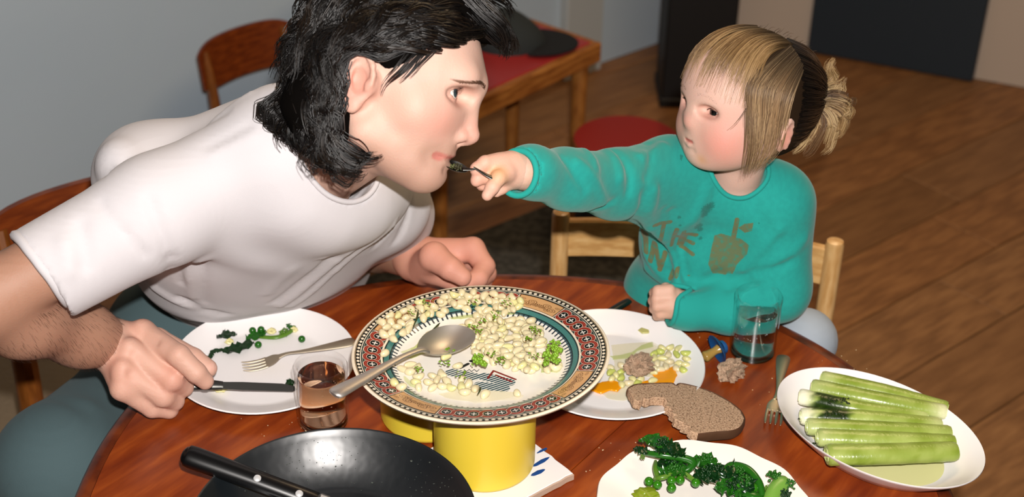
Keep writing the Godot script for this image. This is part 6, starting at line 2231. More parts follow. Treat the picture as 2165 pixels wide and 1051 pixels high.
func man_hair(person: Node3D, head: Blob, arm: Blob) -> void:
	var cap := Blob.new()
	cap.egg(Vector3(0.006, 0.066, 0), Vector3(0.098, 0.084, 0.079), 0.02)
	cap.egg(Vector3(-0.045, 0.012, 0), Vector3(0.050, 0.072, 0.068), 0.03)
	for s in [-1.0, 1.0]:
		cap.chain([Vector3(-0.045, 0.03, s * 0.055), Vector3(-0.055, -0.03, s * 0.055), Vector3(-0.040, -0.072, s * 0.046)], [0.030, 0.027, 0.018], 0.03)
		cap.cone(Vector3(-0.032, 0.0, s * 0.068), Vector3(-0.012, -0.055, s * 0.060), 0.011, 0.010, 0.02)
	cap.chain([Vector3(0.062, 0.120, 0.02), Vector3(0.100, 0.112, 0.0), Vector3(0.118, 0.108, -0.01)], [0.030, 0.020, 0.010], 0.02)
	# free the face and the ears
	cap.egg(Vector3(0.100, 0.030, 0), Vector3(0.075, 0.066, 0.105), 0.012, Basis(Vector3(0, 0, 1), 0.0), 1)
	cap.egg(Vector3(0.075, -0.040, 0), Vector3(0.070, 0.080, 0.12), 0.012, Basis.IDENTITY, 1)
	for s in [-1.0, 1.0]:
		cap.egg(Vector3(-0.002, 0.010, s * 0.088), Vector3(0.030, 0.040, 0.026), 0.006, Basis(Vector3(0, 0, 1), 0.16), 1)
	cap.build(0.005, Vector3(-0.13, -0.13, -0.11), Vector3(0.15, 0.165, 0.11), null, man_head)
	var dark := mat(Color(0.035, 0.028, 0.024), 0.9)
	dark.metallic_specular = 0.1
	var base := part("hair", cap.mesh(), dark, person)
	var hr := Hair.new()
	hr.rg.seed = 5
	hr.xf = man_head
	hr.tone = [Color(0.050, 0.042, 0.036), Color(0.085, 0.068, 0.055), Color(0.035, 0.03, 0.028), Color(0.13, 0.095, 0.07), Color(0.06, 0.05, 0.045)]
	hr.tone = [Color(0.060, 0.050, 0.044), Color(0.085, 0.068, 0.056), Color(0.045, 0.039, 0.037), Color(0.125, 0.095, 0.072), Color(0.07, 0.058, 0.05)]
	# locks that leave the scalp backwards, slide over it and fall behind the ears
	var rg := hr.rg
	var E := Vector3(0.104, 0.090, 0.089)
	var C := Vector3(0.006, 0.066, 0.0)
	var made := 0
	var tries := 0
	while made < 430 and tries < 4000:
		tries += 1
		var az := rg.randf() * TAU
		var up := rg.randf_range(-0.55, 1.0)
		var ring := sqrt(1.0 - up * up)
		var q := Vector3(ring * cos(az), up, ring * sin(az))
		if q.z < -0.2 and tries % 2 == 0:
			continue
		var p := C + q * E
		var hairline := 0.0885 - (0.095 - p.x) * 1.02 + 0.10 * maxf(0.0, absf(p.z) - 0.05)
		if p.x > -0.012 and p.y < maxf(hairline, 0.058):
			continue
		if p.y < -0.015:
			continue
		made += 1
		var path := []
		var spread := []
		var L := rg.randf_range(0.15, 0.20) - 0.05 * smoothstep(0.08, 0.0, p.y) - 0.018 * smoothstep(0.0, -0.05, p.x)
		var n := 11
		var step := L / n
		var kz := signf(p.z) if absf(p.z) > 0.012 else (1.0 if rg.randf() < 0.7 else -1.0)
		var vel := Vector3.ZERO
		var curl := rg.randf_range(0.0, 1.0)
		var jit := Vector3(rg.randf_range(-0.2, 0.2), rg.randf_range(-0.12, 0.12), rg.randf_range(-0.2, 0.2))
		path.append(p * 1.0 - q * 0.004)
		spread.append(0.004)
		for i in n:
			var t := smoothstep(0.07, -0.05, p.x)
			var dirv := Vector3(lerpf(-1.0, 0.32 if p.y < 0.03 else -0.15, t), lerpf(-0.12, -1.0, t), kz * lerpf(0.55, 0.12, t)) + jit
			if p.x > 0.03 and p.y > 0.1:
				dirv += Vector3(0, -0.10, kz * 0.25)
			# round the ear, not across it
			if p.x > -0.026 and p.x < 0.055 and p.y < 0.066 and absf(p.z) > 0.05:
				dirv += Vector3(-1.6, 0.25, 0)
			# behind and below the ear the ends swing forward again
			if p.y < -0.03 and i > 5:
				dirv += Vector3(0.25 + 0.85 * curl, 0.15 * curl, kz * 0.10)
			dirv = dirv.normalized()
			vel = (vel * 0.45 + dirv * 0.55).normalized() if i > 0 else dirv
			p += vel * step
			var rel := (p - C) / E
			if rel.y < 0.0:
				rel.y *= 0.35
			if p.y > -0.03:
				var l := rel.length()
				if l < 1.03 or i < 6:
					var m := (1.0 + 0.05 * rg.randf()) / l
					p.x = C.x + rel.x * E.x * m
					p.z = rel.z * E.z * m
					if rel.y > 0.0:
						p.y = C.y + rel.y * E.y * m
			elif absf(p.z) > 0.086:
				p.z = kz * 0.086
			path.append(p)
			spread.append(lerpf(0.006, 0.0075, float(i) / n) if i < n - 3 else lerpf(0.0075, 0.0025, (i - n + 3) / 3.0))
		hr.lock(path, spread, 15, 0.00098, rg.randf_range(0.004, 0.0105), rg.randf_range(1.5, 2.4), 0.14, 24)
	for s in [1.0, -1.0]:
		var k: float = s
		# fringe edge along the forehead and over the top of the ear
		for j in 7:
			var f := j / 6.0
			hr.lock([Vector3(0.055, 0.138, k * 0.02), Vector3(lerpf(0.104, 0.070, f), lerpf(0.112, 0.098, f), k * lerpf(0.022, 0.060, f)), Vector3(lerpf(0.085, 0.048, f), lerpf(0.094, 0.070, f), k * lerpf(0.056, 0.080, f)), Vector3(lerpf(0.050, 0.012, f), lerpf(0.078, 0.060, f), k * lerpf(0.080, 0.089, f)), Vector3(lerpf(0.0, -0.03, f), lerpf(0.062, 0.045, f), k * 0.093)], [0.008, 0.008, 0.007, 0.006, 0.006], 30 if s > 0 else 14, 0.00062, 0.0025, 1.0, 0.25, 18)
		# hair over the temple, tucked above the ear
		for j in 7:
			var f := j / 6.0
			hr.lock([Vector3(lerpf(0.070, 0.050, f), lerpf(0.088, 0.070, f), k * lerpf(0.066, 0.073, f)), Vector3(lerpf(0.045, 0.030, f), lerpf(0.076, 0.056, f), k * 0.080), Vector3(0.012, lerpf(0.064, 0.043, f), k * 0.086), Vector3(-0.014, lerpf(0.056, 0.040, f), k * 0.091), Vector3(-0.034, lerpf(0.035, 0.010, f), k * 0.090)], [0.004, 0.006, 0.005, 0.005, 0.006], 26 if s > 0 else 10, 0.0007, 0.002, 1.0, 0.15, 16)
		# sideburn wisps in front of the ear
		hr.lock([Vector3(0.050, 0.066, k * 0.070), Vector3(0.036, 0.040, k * 0.0775), Vector3(0.026, 0.018, k * 0.077), Vector3(0.023, 0.002, k * 0.0745)], [0.010, 0.008, 0.004, 0.002], 26, 0.0004, 0.002, 1.0, 0.6, 10)
		hr.lock([Vector3(0.062, 0.076, k * 0.066), Vector3(0.052, 0.046, k * 0.0735), Vector3(0.036, 0.022, k * 0.076)], [0.010, 0.006, 0.003], 22, 0.0004, 0.002, 1.0, 0.5, 10)
	# loose curls at the nape and along the jaw
	for j in 16:
		var f := j / 15.0
		var a0 := Vector3(lerpf(-0.020, -0.095, f), lerpf(-0.02, 0.01, f), lerpf(0.084, 0.03, f))
		var a1 := a0 + Vector3(-0.006, -0.035, 0.004)
		var a2 := a0 + Vector3(lerpf(0.012, -0.018, f), -0.062, 0.006)
		var a3 := a2 + Vector3(rg.randf_range(0.005, 0.022), -0.012, 0.004)
		var a4 := a3 + Vector3(0.006, 0.010, 0.004)
		hr.lock([a0, a1, a2, a3, a4], [0.005, 0.007, 0.007, 0.005, 0.003], 18, 0.0007, 0.006, 1.8, 0.3, 22)
	# locks that swing forward under the ear onto the jaw
	for j in 12:
		var f := j / 11.0
		hr.lock([Vector3(lerpf(-0.022, -0.045, f), lerpf(0.03, 0.01, f), 0.085), Vector3(lerpf(-0.022, -0.04, f), -0.03, 0.086), Vector3(lerpf(0.004, -0.022, f), lerpf(-0.058, -0.075, f), 0.078), Vector3(lerpf(0.026, 0.004, f), lerpf(-0.072, -0.098, f), 0.070), Vector3(lerpf(0.038, 0.022, f), lerpf(-0.056, -0.088, f), 0.073)], [0.005, 0.008, 0.008, 0.007, 0.003], 18, 0.0008, 0.0065, 1.5, 0.2, 24)
	# forelock that falls forward past the brow
	for j in 8:
		var f := j / 7.0
		var z := lerpf(0.04, -0.045, f)
		hr.lock([Vector3(0.010, 0.150, z + 0.008), Vector3(0.066, 0.146, z + 0.006), Vector3(0.105, 0.129, z), Vector3(0.128, 0.112, z - 0.008), Vector3(0.137, 0.094, z - 0.016)], [0.010, 0.011, 0.009, 0.008, 0.008], 42, 0.0007, 0.0035, 1.3, 0.3, 18)
	hr.lock([Vector3(0.03, 0.138, 0.03), Vector3(0.075, 0.128, 0.034), Vector3(0.110, 0.113, 0.022), Vector3(0.130, 0.098, 0.006), Vector3(0.128, 0.086, -0.006)], [0.010, 0.011, 0.008, 0.007, 0.008], 70, 0.0007, 0.004, 1.2, 0.3, 18)
	hr.lock([Vector3(0.0, 0.152, 0.02), Vector3(0.05, 0.160, 0.01), Vector3(0.100, 0.150, -0.01), Vector3(0.128, 0.132, -0.03)], [0.010, 0.012, 0.012, 0.010], 60, 0.0007, 0.006, 1.4, 0.3, 18)
	var shine := vcol(0.38)
	shine.metallic_specular = 0.5
	part("strands", hr.mesh(), shine, base).set_meta("kind", "stuff")
	# eyebrows and lashes
	var eb := Hair.new()
	eb.rg.seed = 9
	eb.xf = man_head
	eb.tone = [Color(0.40, 0.29, 0.22), Color(0.48, 0.36, 0.28)]
	for s in [-1.0, 1.0]:
		for j in 34:
			var f := j / 33.0
			var z: float = s * lerpf(0.010, 0.049, f)
			for q in 4:
				var yy := 0.0465 + 0.0045 * sin(PI * f) - 0.0045 * f + eb.rg.randf_range(-0.0026, 0.0026) * (1.0 - 0.6 * f)
				var rr := on_face(head, z, yy)
				eb.strand(PackedVector3Array([rr + Vector3(-0.001, 0, 0), rr + Vector3(0.0006, 0.001, s * 0.003), on_face(head, z + s * 0.006, yy + 0.0012) + Vector3(0.0002, 0, 0)]), 0.00018, eb.tone[eb.rg.randi() % 2])
		for j in 16:
			var f := j / 15.0
			var az := lerpf(-0.9, 1.05, f)
			var el := 0.15 + 0.54 * sin(PI * f)
			var c := Vector3(0.0862, 0.0285, s * 0.0315) + Vector3(cos(az) * cos(el), sin(el), s * sin(az) * cos(el)) * 0.0148
			eb.strand(PackedVector3Array([c, c + Vector3(0.003, -0.0002, s * 0.001), c + Vector3(0.0055, 0.0015, s * 0.002)]), 0.00014, Color(0.05, 0.04, 0.035))
	part("eyebrows", eb.mesh(), vcol(0.6), person).set_meta("kind", "stuff")
	# dark hair along the right forearm
	var fh := Hair.new()
	fh.rg.seed = 19
	var er := Vector3(-0.6175, 0.9842, -1.3700)
	var wr := Vector3(-0.5255, 0.8158, -1.5300)
	var ax := (wr - er).normalized()
	var sx := ax.cross(Vector3.UP).normalized()
	var sy := ax.cross(sx)
	for k in 1300:
		var f := fh.rg.randf_range(0.12, 0.97)
		var an := fh.rg.randf() * TAU
		var rad := lerpf(0.0485, 0.034, clampf((f - 0.3) / 0.7, 0.0, 1.0)) - 0.0006
		var dv := sx * cos(an) + sy * sin(an)
		var q := arm.snap(er.lerp(wr, f) + dv * rad)
		var way := (ax * 0.5 + Vector3.DOWN * 0.6 + dv * 0.15 + sx * fh.rg.randf_range(-0.3, 0.3)).normalized()
		way = (way - dv * way.dot(dv) * 0.8).normalized()
		fh.strand(PackedVector3Array([q, q + way * 0.005 + dv * 0.0008, q + way * 0.010 + dv * 0.0008]), 0.0001, Color(0.22, 0.155, 0.115))
	part("arm_hair", fh.mesh(), vcol(0.6), person).set_meta("kind", "stuff")

func man_clothes(person: Node3D, sr: Vector3, sl: Vector3, er: Vector3, el: Vector3, nb: Vector3) -> void:
	var ax := (sl - sr).normalized()
	var sh := Blob.new()
	var t0 := Vector3(-0.3037, 0.9970, -1.6159)
	var t1 := Vector3(-0.3410, 0.8980, -1.7138)
	var t2 := Vector3(-0.3879, 0.7171, -1.8907)
	var t3 := Vector3(-0.4871, 0.5095, -1.9637)
	sh.flat(t0, t1, 0.088, 0.100, ax, 1.6, 0.04)
	sh.flat(t1, t2, 0.096, 0.094, ax, 1.8, 0.05)
	sh.flat(t2, t3, 0.094, 0.115, ax, 1.7, 0.05)
	var neck := Vector3(-0.2821, 1.1088, -1.5550)
	sh.cone(neck, sr, 0.058, 0.058, 0.05)
	sh.cone(neck, sl, 0.056, 0.060, 0.05)
	# broad bent back
	sh.cone(Vector3(-0.3195, 1.0772, -1.6295), Vector3(-0.4581, 1.0331, -1.6028), 0.055, 0.050, 0.04)
	sh.cone(Vector3(-0.4581, 1.0331, -1.6028), Vector3(-0.4872, 1.0716, -1.5559), 0.048, 0.026, 0.05)
	# flat drape over the chest
	sh.flat(Vector3(-0.2932, 0.9670, -1.6153), Vector3(-0.3574, 0.7439, -1.8485), 0.060, 0.062, ax, 2.0, 0.08)
	sh.cone(Vector3(-0.4814, 1.0170, -1.6164), Vector3(-0.4461, 0.8501, -1.7257), 0.055, 0.09, 0.06)
	sh.cone(Vector3(-0.3989, 0.9600, -1.6052), Vector3(-0.4493, 0.7848, -1.7797), 0.060, 0.070, 0.05)
	# sleeves
	var hem_r := sr.lerp(er, 0.66)
	sh.cone(sr, hem_r, 0.060, 0.054, 0.03)
	sh.cone(sr + Vector3(0.0, -0.02, 0.0), hem_r + Vector3(0.015, -0.02, 0.01), 0.048, 0.036, 0.03)
	var hem_l := sl.lerp(el, 0.42)
	sh.cone(sl, hem_l + Vector3(0.03, 0.0, 0.0), 0.062, 0.066, 0.03)
	# yoke round the neckline
	sh.chain([Vector3(-0.2768, 1.1005, -1.5150), Vector3(-0.2640, 1.0554, -1.5169), Vector3(-0.2331, 1.0203, -1.5424), Vector3(-0.1998, 1.0100, -1.5887), Vector3(-0.1726, 1.0036, -1.6433)], [0.024, 0.022, 0.021, 0.022, 0.024], 0.08)
	# openings: neck, sleeves, hem
	var na := Vector3(-0.2388, 1.0550, -1.5751)
	var nc := Vector3(-0.1465, 1.2308, -1.4536)
	sh.cone(na, nc, 0.056, 0.080, 0.008, 1)
	var er2 := sr.lerp(er, 1.05)
	sh.cone(sr.lerp(er, 0.46), er2, 0.043, 0.045, 0.004, 1)
	# square off the sleeve end
	sh.egg(sr.lerp(er, 0.95), Vector3(0.11, 0.11, 0.075), 0.004, facing(Vector3(-0.6484, -0.3878, 0.6557), Vector3.UP), 1)
	var el2 := hem_l + (hem_l - sl)
	sh.cone(sl.lerp(hem_l, 0.7), el2, 0.050, 0.062, 0.006, 1)
	# folds: each a ridge or a furrow
	var F := [
		# sleeve seam and drapes on the right shoulder
		[Vector3(-0.4797, 1.1051, -1.4125), Vector3(-0.4415, 1.0762, -1.3716), 0.006, -0.0022], [Vector3(-0.4415, 1.0762, -1.3716), Vector3(-0.4101, 1.0295, -1.3667), 0.006, -0.0022],
		[Vector3(-0.4936, 1.0928, -1.3817), Vector3(-0.4645, 1.0562, -1.3128), 0.009, -0.0035],
		[Vector3(-0.5071, 1.0854, -1.3538), Vector3(-0.4810, 1.0569, -1.3015), 0.010, 0.003],
[Vector3(-0.4723, 1.0978, -1.5250), Vector3(-0.4815, 1.0922, -1.4749), 0.006, -0.004],
		[Vector3(-0.4228, 1.0790, -1.4435), Vector3(-0.4090, 1.0215, -1.4320), 0.007, -0.004], [Vector3(-0.4090, 1.0215, -1.4320), Vector3(-0.4077, 0.9893, -1.4359), 0.007, -0.004],
		# armpit
		[Vector3(-0.4023, 0.9725, -1.4725), Vector3(-0.4364, 0.9699, -1.4475), 0.009, -0.010], [Vector3(-0.4007, 1.0104, -1.4838), Vector3(-0.4023, 0.9652, -1.4798), 0.012, 0.005],
		# long drapes from the chest down to the lap
		[Vector3(-0.1887, 1.0266, -1.5754), Vector3(-0.2434, 0.9384, -1.5921), 0.0055, 0.0035], [Vector3(-0.2434, 0.9384, -1.5921), Vector3(-0.3205, 0.8215, -1.6382), 0.006, 0.0045],
		[Vector3(-0.1803, 0.9890, -1.5994), Vector3(-0.2387, 0.8962, -1.6134), 0.006, 0.0035], [Vector3(-0.2387, 0.8962, -1.6134), Vector3(-0.3071, 0.7994, -1.6483), 0.006, 0.004],
		[Vector3(-0.2055, 1.0286, -1.5649), Vector3(-0.2544, 0.9538, -1.5781), 0.006, -0.003], [Vector3(-0.2544, 0.9538, -1.5781), Vector3(-0.3272, 0.8434, -1.6281), 0.006, -0.0035],
		[Vector3(-0.1675, 0.9758, -1.6616), Vector3(-0.2004, 0.9218, -1.6523), 0.006, -0.003], [Vector3(-0.1533, 0.9663, -1.6792), Vector3(-0.1680, 0.9020, -1.6870), 0.006, -0.004],
		[Vector3(-0.2179, 1.0331, -1.5443), Vector3(-0.2626, 0.9665, -1.5624), 0.005, 0.002], [Vector3(-0.2604, 1.0273, -1.5291), Vector3(-0.3305, 0.8921, -1.6109), 0.009, 0.0018],
		[Vector3(-0.4008, 1.0051, -1.5156), Vector3(-0.4238, 0.9065, -1.5729), 0.006, -0.003], [Vector3(-0.3933, 0.9850, -1.5268), Vector3(-0.4219, 0.8691, -1.5969), 0.007, 0.0025], [Vector3(-0.3825, 0.9647, -1.5379), Vector3(-0.4103, 0.8585, -1.6139), 0.006, -0.0022],
		[Vector3(-0.4420, 0.8443, -1.6053), Vector3(-0.4028, 0.8008, -1.6491), 0.010, -0.005], [Vector3(-0.4806, 0.8547, -1.6116), Vector3(-0.4230, 0.8299, -1.6316), 0.012, 0.004],
		[Vector3(-0.3442, 1.1526, -1.5348), Vector3(-0.3938, 1.1294, -1.5442), 0.006, -0.002], [Vector3(-0.3111, 1.1517, -1.5577), Vector3(-0.3653, 1.1377, -1.5492), 0.006, 0.002],
		[Vector3(-0.3138, 1.1611, -1.4932), Vector3(-0.3632, 1.1414, -1.4813), 0.006, -0.0015], [Vector3(-0.3052, 1.1494, -1.4861), Vector3(-0.3519, 1.1321, -1.4756), 0.008, 0.0015],
	]
	sh.folds(F, 1.25)
	var lo := Vector3(-0.72, 0.52, -2.08)
	sh.build(0.0052, lo, Vector3(-0.05, 1.26, -1.26))
	var white := cloth_mat(Color(0.80, 0.785, 0.795), 0.03)
	var shirt := part("t_shirt", sh.mesh(), white, person)
	# ribbed collar and stitched hems
	var ring := sh.rim(na, nc, 0.056, 0.080, 56)
	collar(ring, 0.0036, white, shirt, "collar")
	collar(sh.rim(sr.lerp(er, 0.25), sr.lerp(er, 1.1), 0.0465, 0.0440, 48), 0.0066, white, shirt, "sleeve_hem")
	collar(sh.rim(sl, el2, 0.054, 0.060, 48), 0.0045, white, shirt, "sleeve_hem")
	# trousers
	var tr := Blob.new()
	var hip := Vector3(-0.50, 0.52, -1.87)
	var side := Vector3(0.77, 0, -0.64)
	var kr := Vector3(-0.6151, 0.6251, -1.5077)
	var kl := Vector3(-0.19, 0.55, -1.62)
	tr.flat(hip + Vector3(0, -0.02, 0), hip + Vector3(0.0, 0.1, 0.02), 0.12, 0.115, side, 1.3, 0.05)
	tr.cone(hip - side * 0.09, kr, 0.098, 0.086, 0.05)
	tr.cone(kr, kr + Vector3(-0.02, -0.42, -0.05), 0.083, 0.06, 0.03)
	tr.cone(hip + side * 0.09, kl, 0.095, 0.078, 0.05)
	tr.cone(kl, kl + Vector3(0.02, -0.42, 0.0), 0.076, 0.06, 0.03)
	tr.bump(Vector3(-0.6284, 0.7028, -1.5547), Vector3(-0.5738, 0.7126, -1.5255), 0.01, -0.004)
	tr.bump(Vector3(-0.5738, 0.7126, -1.5255), Vector3(-0.5369, 0.7021, -1.4958), 0.01, -0.003)
	tr.bump(Vector3(-0.5504, 0.7012, -1.5537), Vector3(-0.5829, 0.7035, -1.5551), 0.01, 0.004)
	tr.build(0.010, Vector3(-0.85, 0.06, -2.1), Vector3(-0.05, 0.78, -1.25))
	part("trousers", tr.mesh(), cloth_mat(Color(0.27, 0.35, 0.365), 0.04, 83), person)
	for s in [kr + Vector3(-0.02, -0.46, -0.05), kl + Vector3(0.02, -0.46, 0.0)]:
		var shoe := Geo.new()
		var f := Vector3(0.64, 0, 0.77)
		var base := Vector3(s.x, 0.0, s.z)
		shoe.tube(smooth_path(points([base - f * 0.09 + Vector3(0, 0.05, 0), base + Vector3(0, 0.055, 0), base + f * 0.1 + Vector3(0, 0.04, 0), base + f * 0.18 + Vector3(0, 0.03, 0)]), 5), smooth_vals(floats([0.035, 0.045, 0.046, 0.028]), 5), 14, 0.8)
		part("shoe", shoe.mesh(60), M.black_plastic, person)

func collar(ring: PackedVector3Array, r: float, m: Material, parent: Node, called: String) -> void:
	var n := ring.size()
	if n < 8:
		return
	var sm := ring
	for pass_no in 3:
		var nxt := PackedVector3Array()
		for i in n:
			nxt.append((sm[(i + n - 1) % n] + sm[i] * 2.0 + sm[(i + 1) % n]) * 0.25)
		sm = nxt
	sm.append(sm[0]); sm.append(sm[1])
	var rad := PackedFloat32Array()
	rad.resize(sm.size())
	rad.fill(r)
	var g := Geo.new()
	g.tube(sm, rad, 8, 1.0, Vector3.ZERO, false)
	part(called, g.mesh(80), m, parent)

# ---------------------------------------------------------------- the child
func print_texture() -> ImageTexture:
	# teal sweatshirt cloth with its worn brown print and a few damp spots; 0.4 m square, half a millimetre a pixel
	var N := 800
	var data := PackedByteArray()
	data.resize(N * N * 3)
	var nz := FastNoiseLite.new()
	nz.seed = 3
	nz.frequency = 0.05
	var teal := Color(0.07, 0.57, 0.535)
	var brown := Color(0.46, 0.36, 0.20)
	var strokes := [
		[Vector2(-0.1037, 0.0350), Vector2(-0.0807, 0.0374)], [Vector2(-0.0894, 0.0363), Vector2(-0.0793, -0.0021)],
		[Vector2(-0.0654, 0.0254), Vector2(-0.0571, -0.0114)], [Vector2(-0.0529, 0.0226), Vector2(-0.0441, -0.0133)], [Vector2(-0.0606, 0.0065), Vector2(-0.0487, 0.0051)],
		[Vector2(-0.0467, 0.0161), Vector2(-0.0400, -0.0163)], [Vector2(-0.0467, 0.0161), Vector2(-0.0301, 0.0137)], [Vector2(-0.0434, 0.0008), Vector2(-0.0289, -0.0014)], [Vector2(-0.0400, -0.0163), Vector2(-0.0229, -0.0178)],
		[Vector2(-0.0881, -0.0213), Vector2(-0.0897, -0.0507)], [Vector2(-0.0881, -0.0213), Vector2(-0.0748, -0.0575)], [Vector2(-0.0891, -0.0409), Vector2(-0.0794, -0.0439)],
		[Vector2(-0.0713, -0.0334), Vector2(-0.0654, -0.0669)], [Vector2(-0.0713, -0.0334), Vector2(-0.0500, -0.0691)], [Vector2(-0.0542, -0.0384), Vector2(-0.0501, -0.0709)],
		[Vector2(-0.0332, -0.0476), Vector2(-0.0320, -0.0760)],
		[Vector2(-0.0127, -0.0553), Vector2(-0.0120, -0.0786)], [Vector2(-0.0127, -0.0553), Vector2(-0.0036, -0.0722)], [Vector2(-0.0036, -0.0722), Vector2(0.0041, -0.0571)], [Vector2(0.0041, -0.0571), Vector2(0.0081, -0.0739)],
		[Vector2(0.0191, 0.0295), Vector2(0.0110, 0.0601)],
	]
	var pear := PackedVector2Array([Vector2(-0.0056, 0.0210), Vector2(0.0014, 0.0277), Vector2(0.0179, 0.0292), Vector2(0.0290, 0.0321), Vector2(0.0413, 0.0293), Vector2(0.0439, 0.0147), Vector2(0.0388, -0.0080), Vector2(0.0402, -0.0257), Vector2(0.0359, -0.0363), Vector2(0.0252, -0.0465), Vector2(0.0127, -0.0346), Vector2(0.0023, -0.0227), Vector2(-0.0022, -0.0001)])
	var lf := PackedVector2Array([Vector2(0.0179, 0.0476), Vector2(0.0224, 0.0586), Vector2(0.0320, 0.0658), Vector2(0.0351, 0.0531), Vector2(0.0285, 0.0446)])
	var spots := [[Vector2(-0.0364, 0.0650), 0.008], [Vector2(-0.0326, 0.0696), 0.006], [Vector2(-0.0358, 0.0552), 0.005], [Vector2(-0.0347, 0.0319), 0.006], [Vector2(-0.0291, 0.0252), 0.004], [Vector2(-0.0722, 0.0494), 0.0025], [Vector2(-0.0649, 0.0349), 0.002], [Vector2(-0.0550, -0.0290), 0.0018], [Vector2(-0.0977, 0.1267), 0.002], [Vector2(-0.0222, 0.0102), 0.003], [Vector2(0.0388, 0.0682), 0.0012]]
	for j in N:
		for i in N:
			var p := V(i * 0.0005 - 0.2, 0.2 - j * 0.0005)
			var c := teal
			var n := nz.get_noise_2d(i, j)
			c = c.lerp(Color(0.08, 0.595, 0.555), clampf(0.5 + n, 0.0, 1.0)) if i > 40 or j > 40 else Color(0.075, 0.582, 0.545)
			var ink := 0.0
			if absf(p.x) < 0.14 and absf(p.y) < 0.14:
				var d := 1.0
				for s in strokes:
					d = minf(d, disc_seg(p.x, p.y, s[0].x, s[0].y, s[1].x, s[1].y))
				ink = smoothstep(0.0037, 0.0029, d)
				if ink < 0.5 and (Geometry2D.is_point_in_polygon(p, pear) or Geometry2D.is_point_in_polygon(p, lf)):
					ink = 0.9
				ink *= clampf(0.95 + 0.8 * n, 0.5, 0.96)
				for s in spots:
					var r: float = p.distance_to(s[0]) / (s[1] * (1.0 + 0.7 * nz.get_noise_2d(i * 4.0, j * 4.0)))
					if r < 1.0:
						c = c.lerp(Color(0.04, 0.42, 0.38), 0.75)
			c = c.lerp(brown, ink * 0.85)
			var o := (j * N + i) * 3
			data[o] = int(c.r * 255.0); data[o + 1] = int(c.g * 255.0); data[o + 2] = int(c.b * 255.0)
	return ImageTexture.create_from_image(Image.create_from_data(N, N, false, Image.FORMAT_RGB8, data))

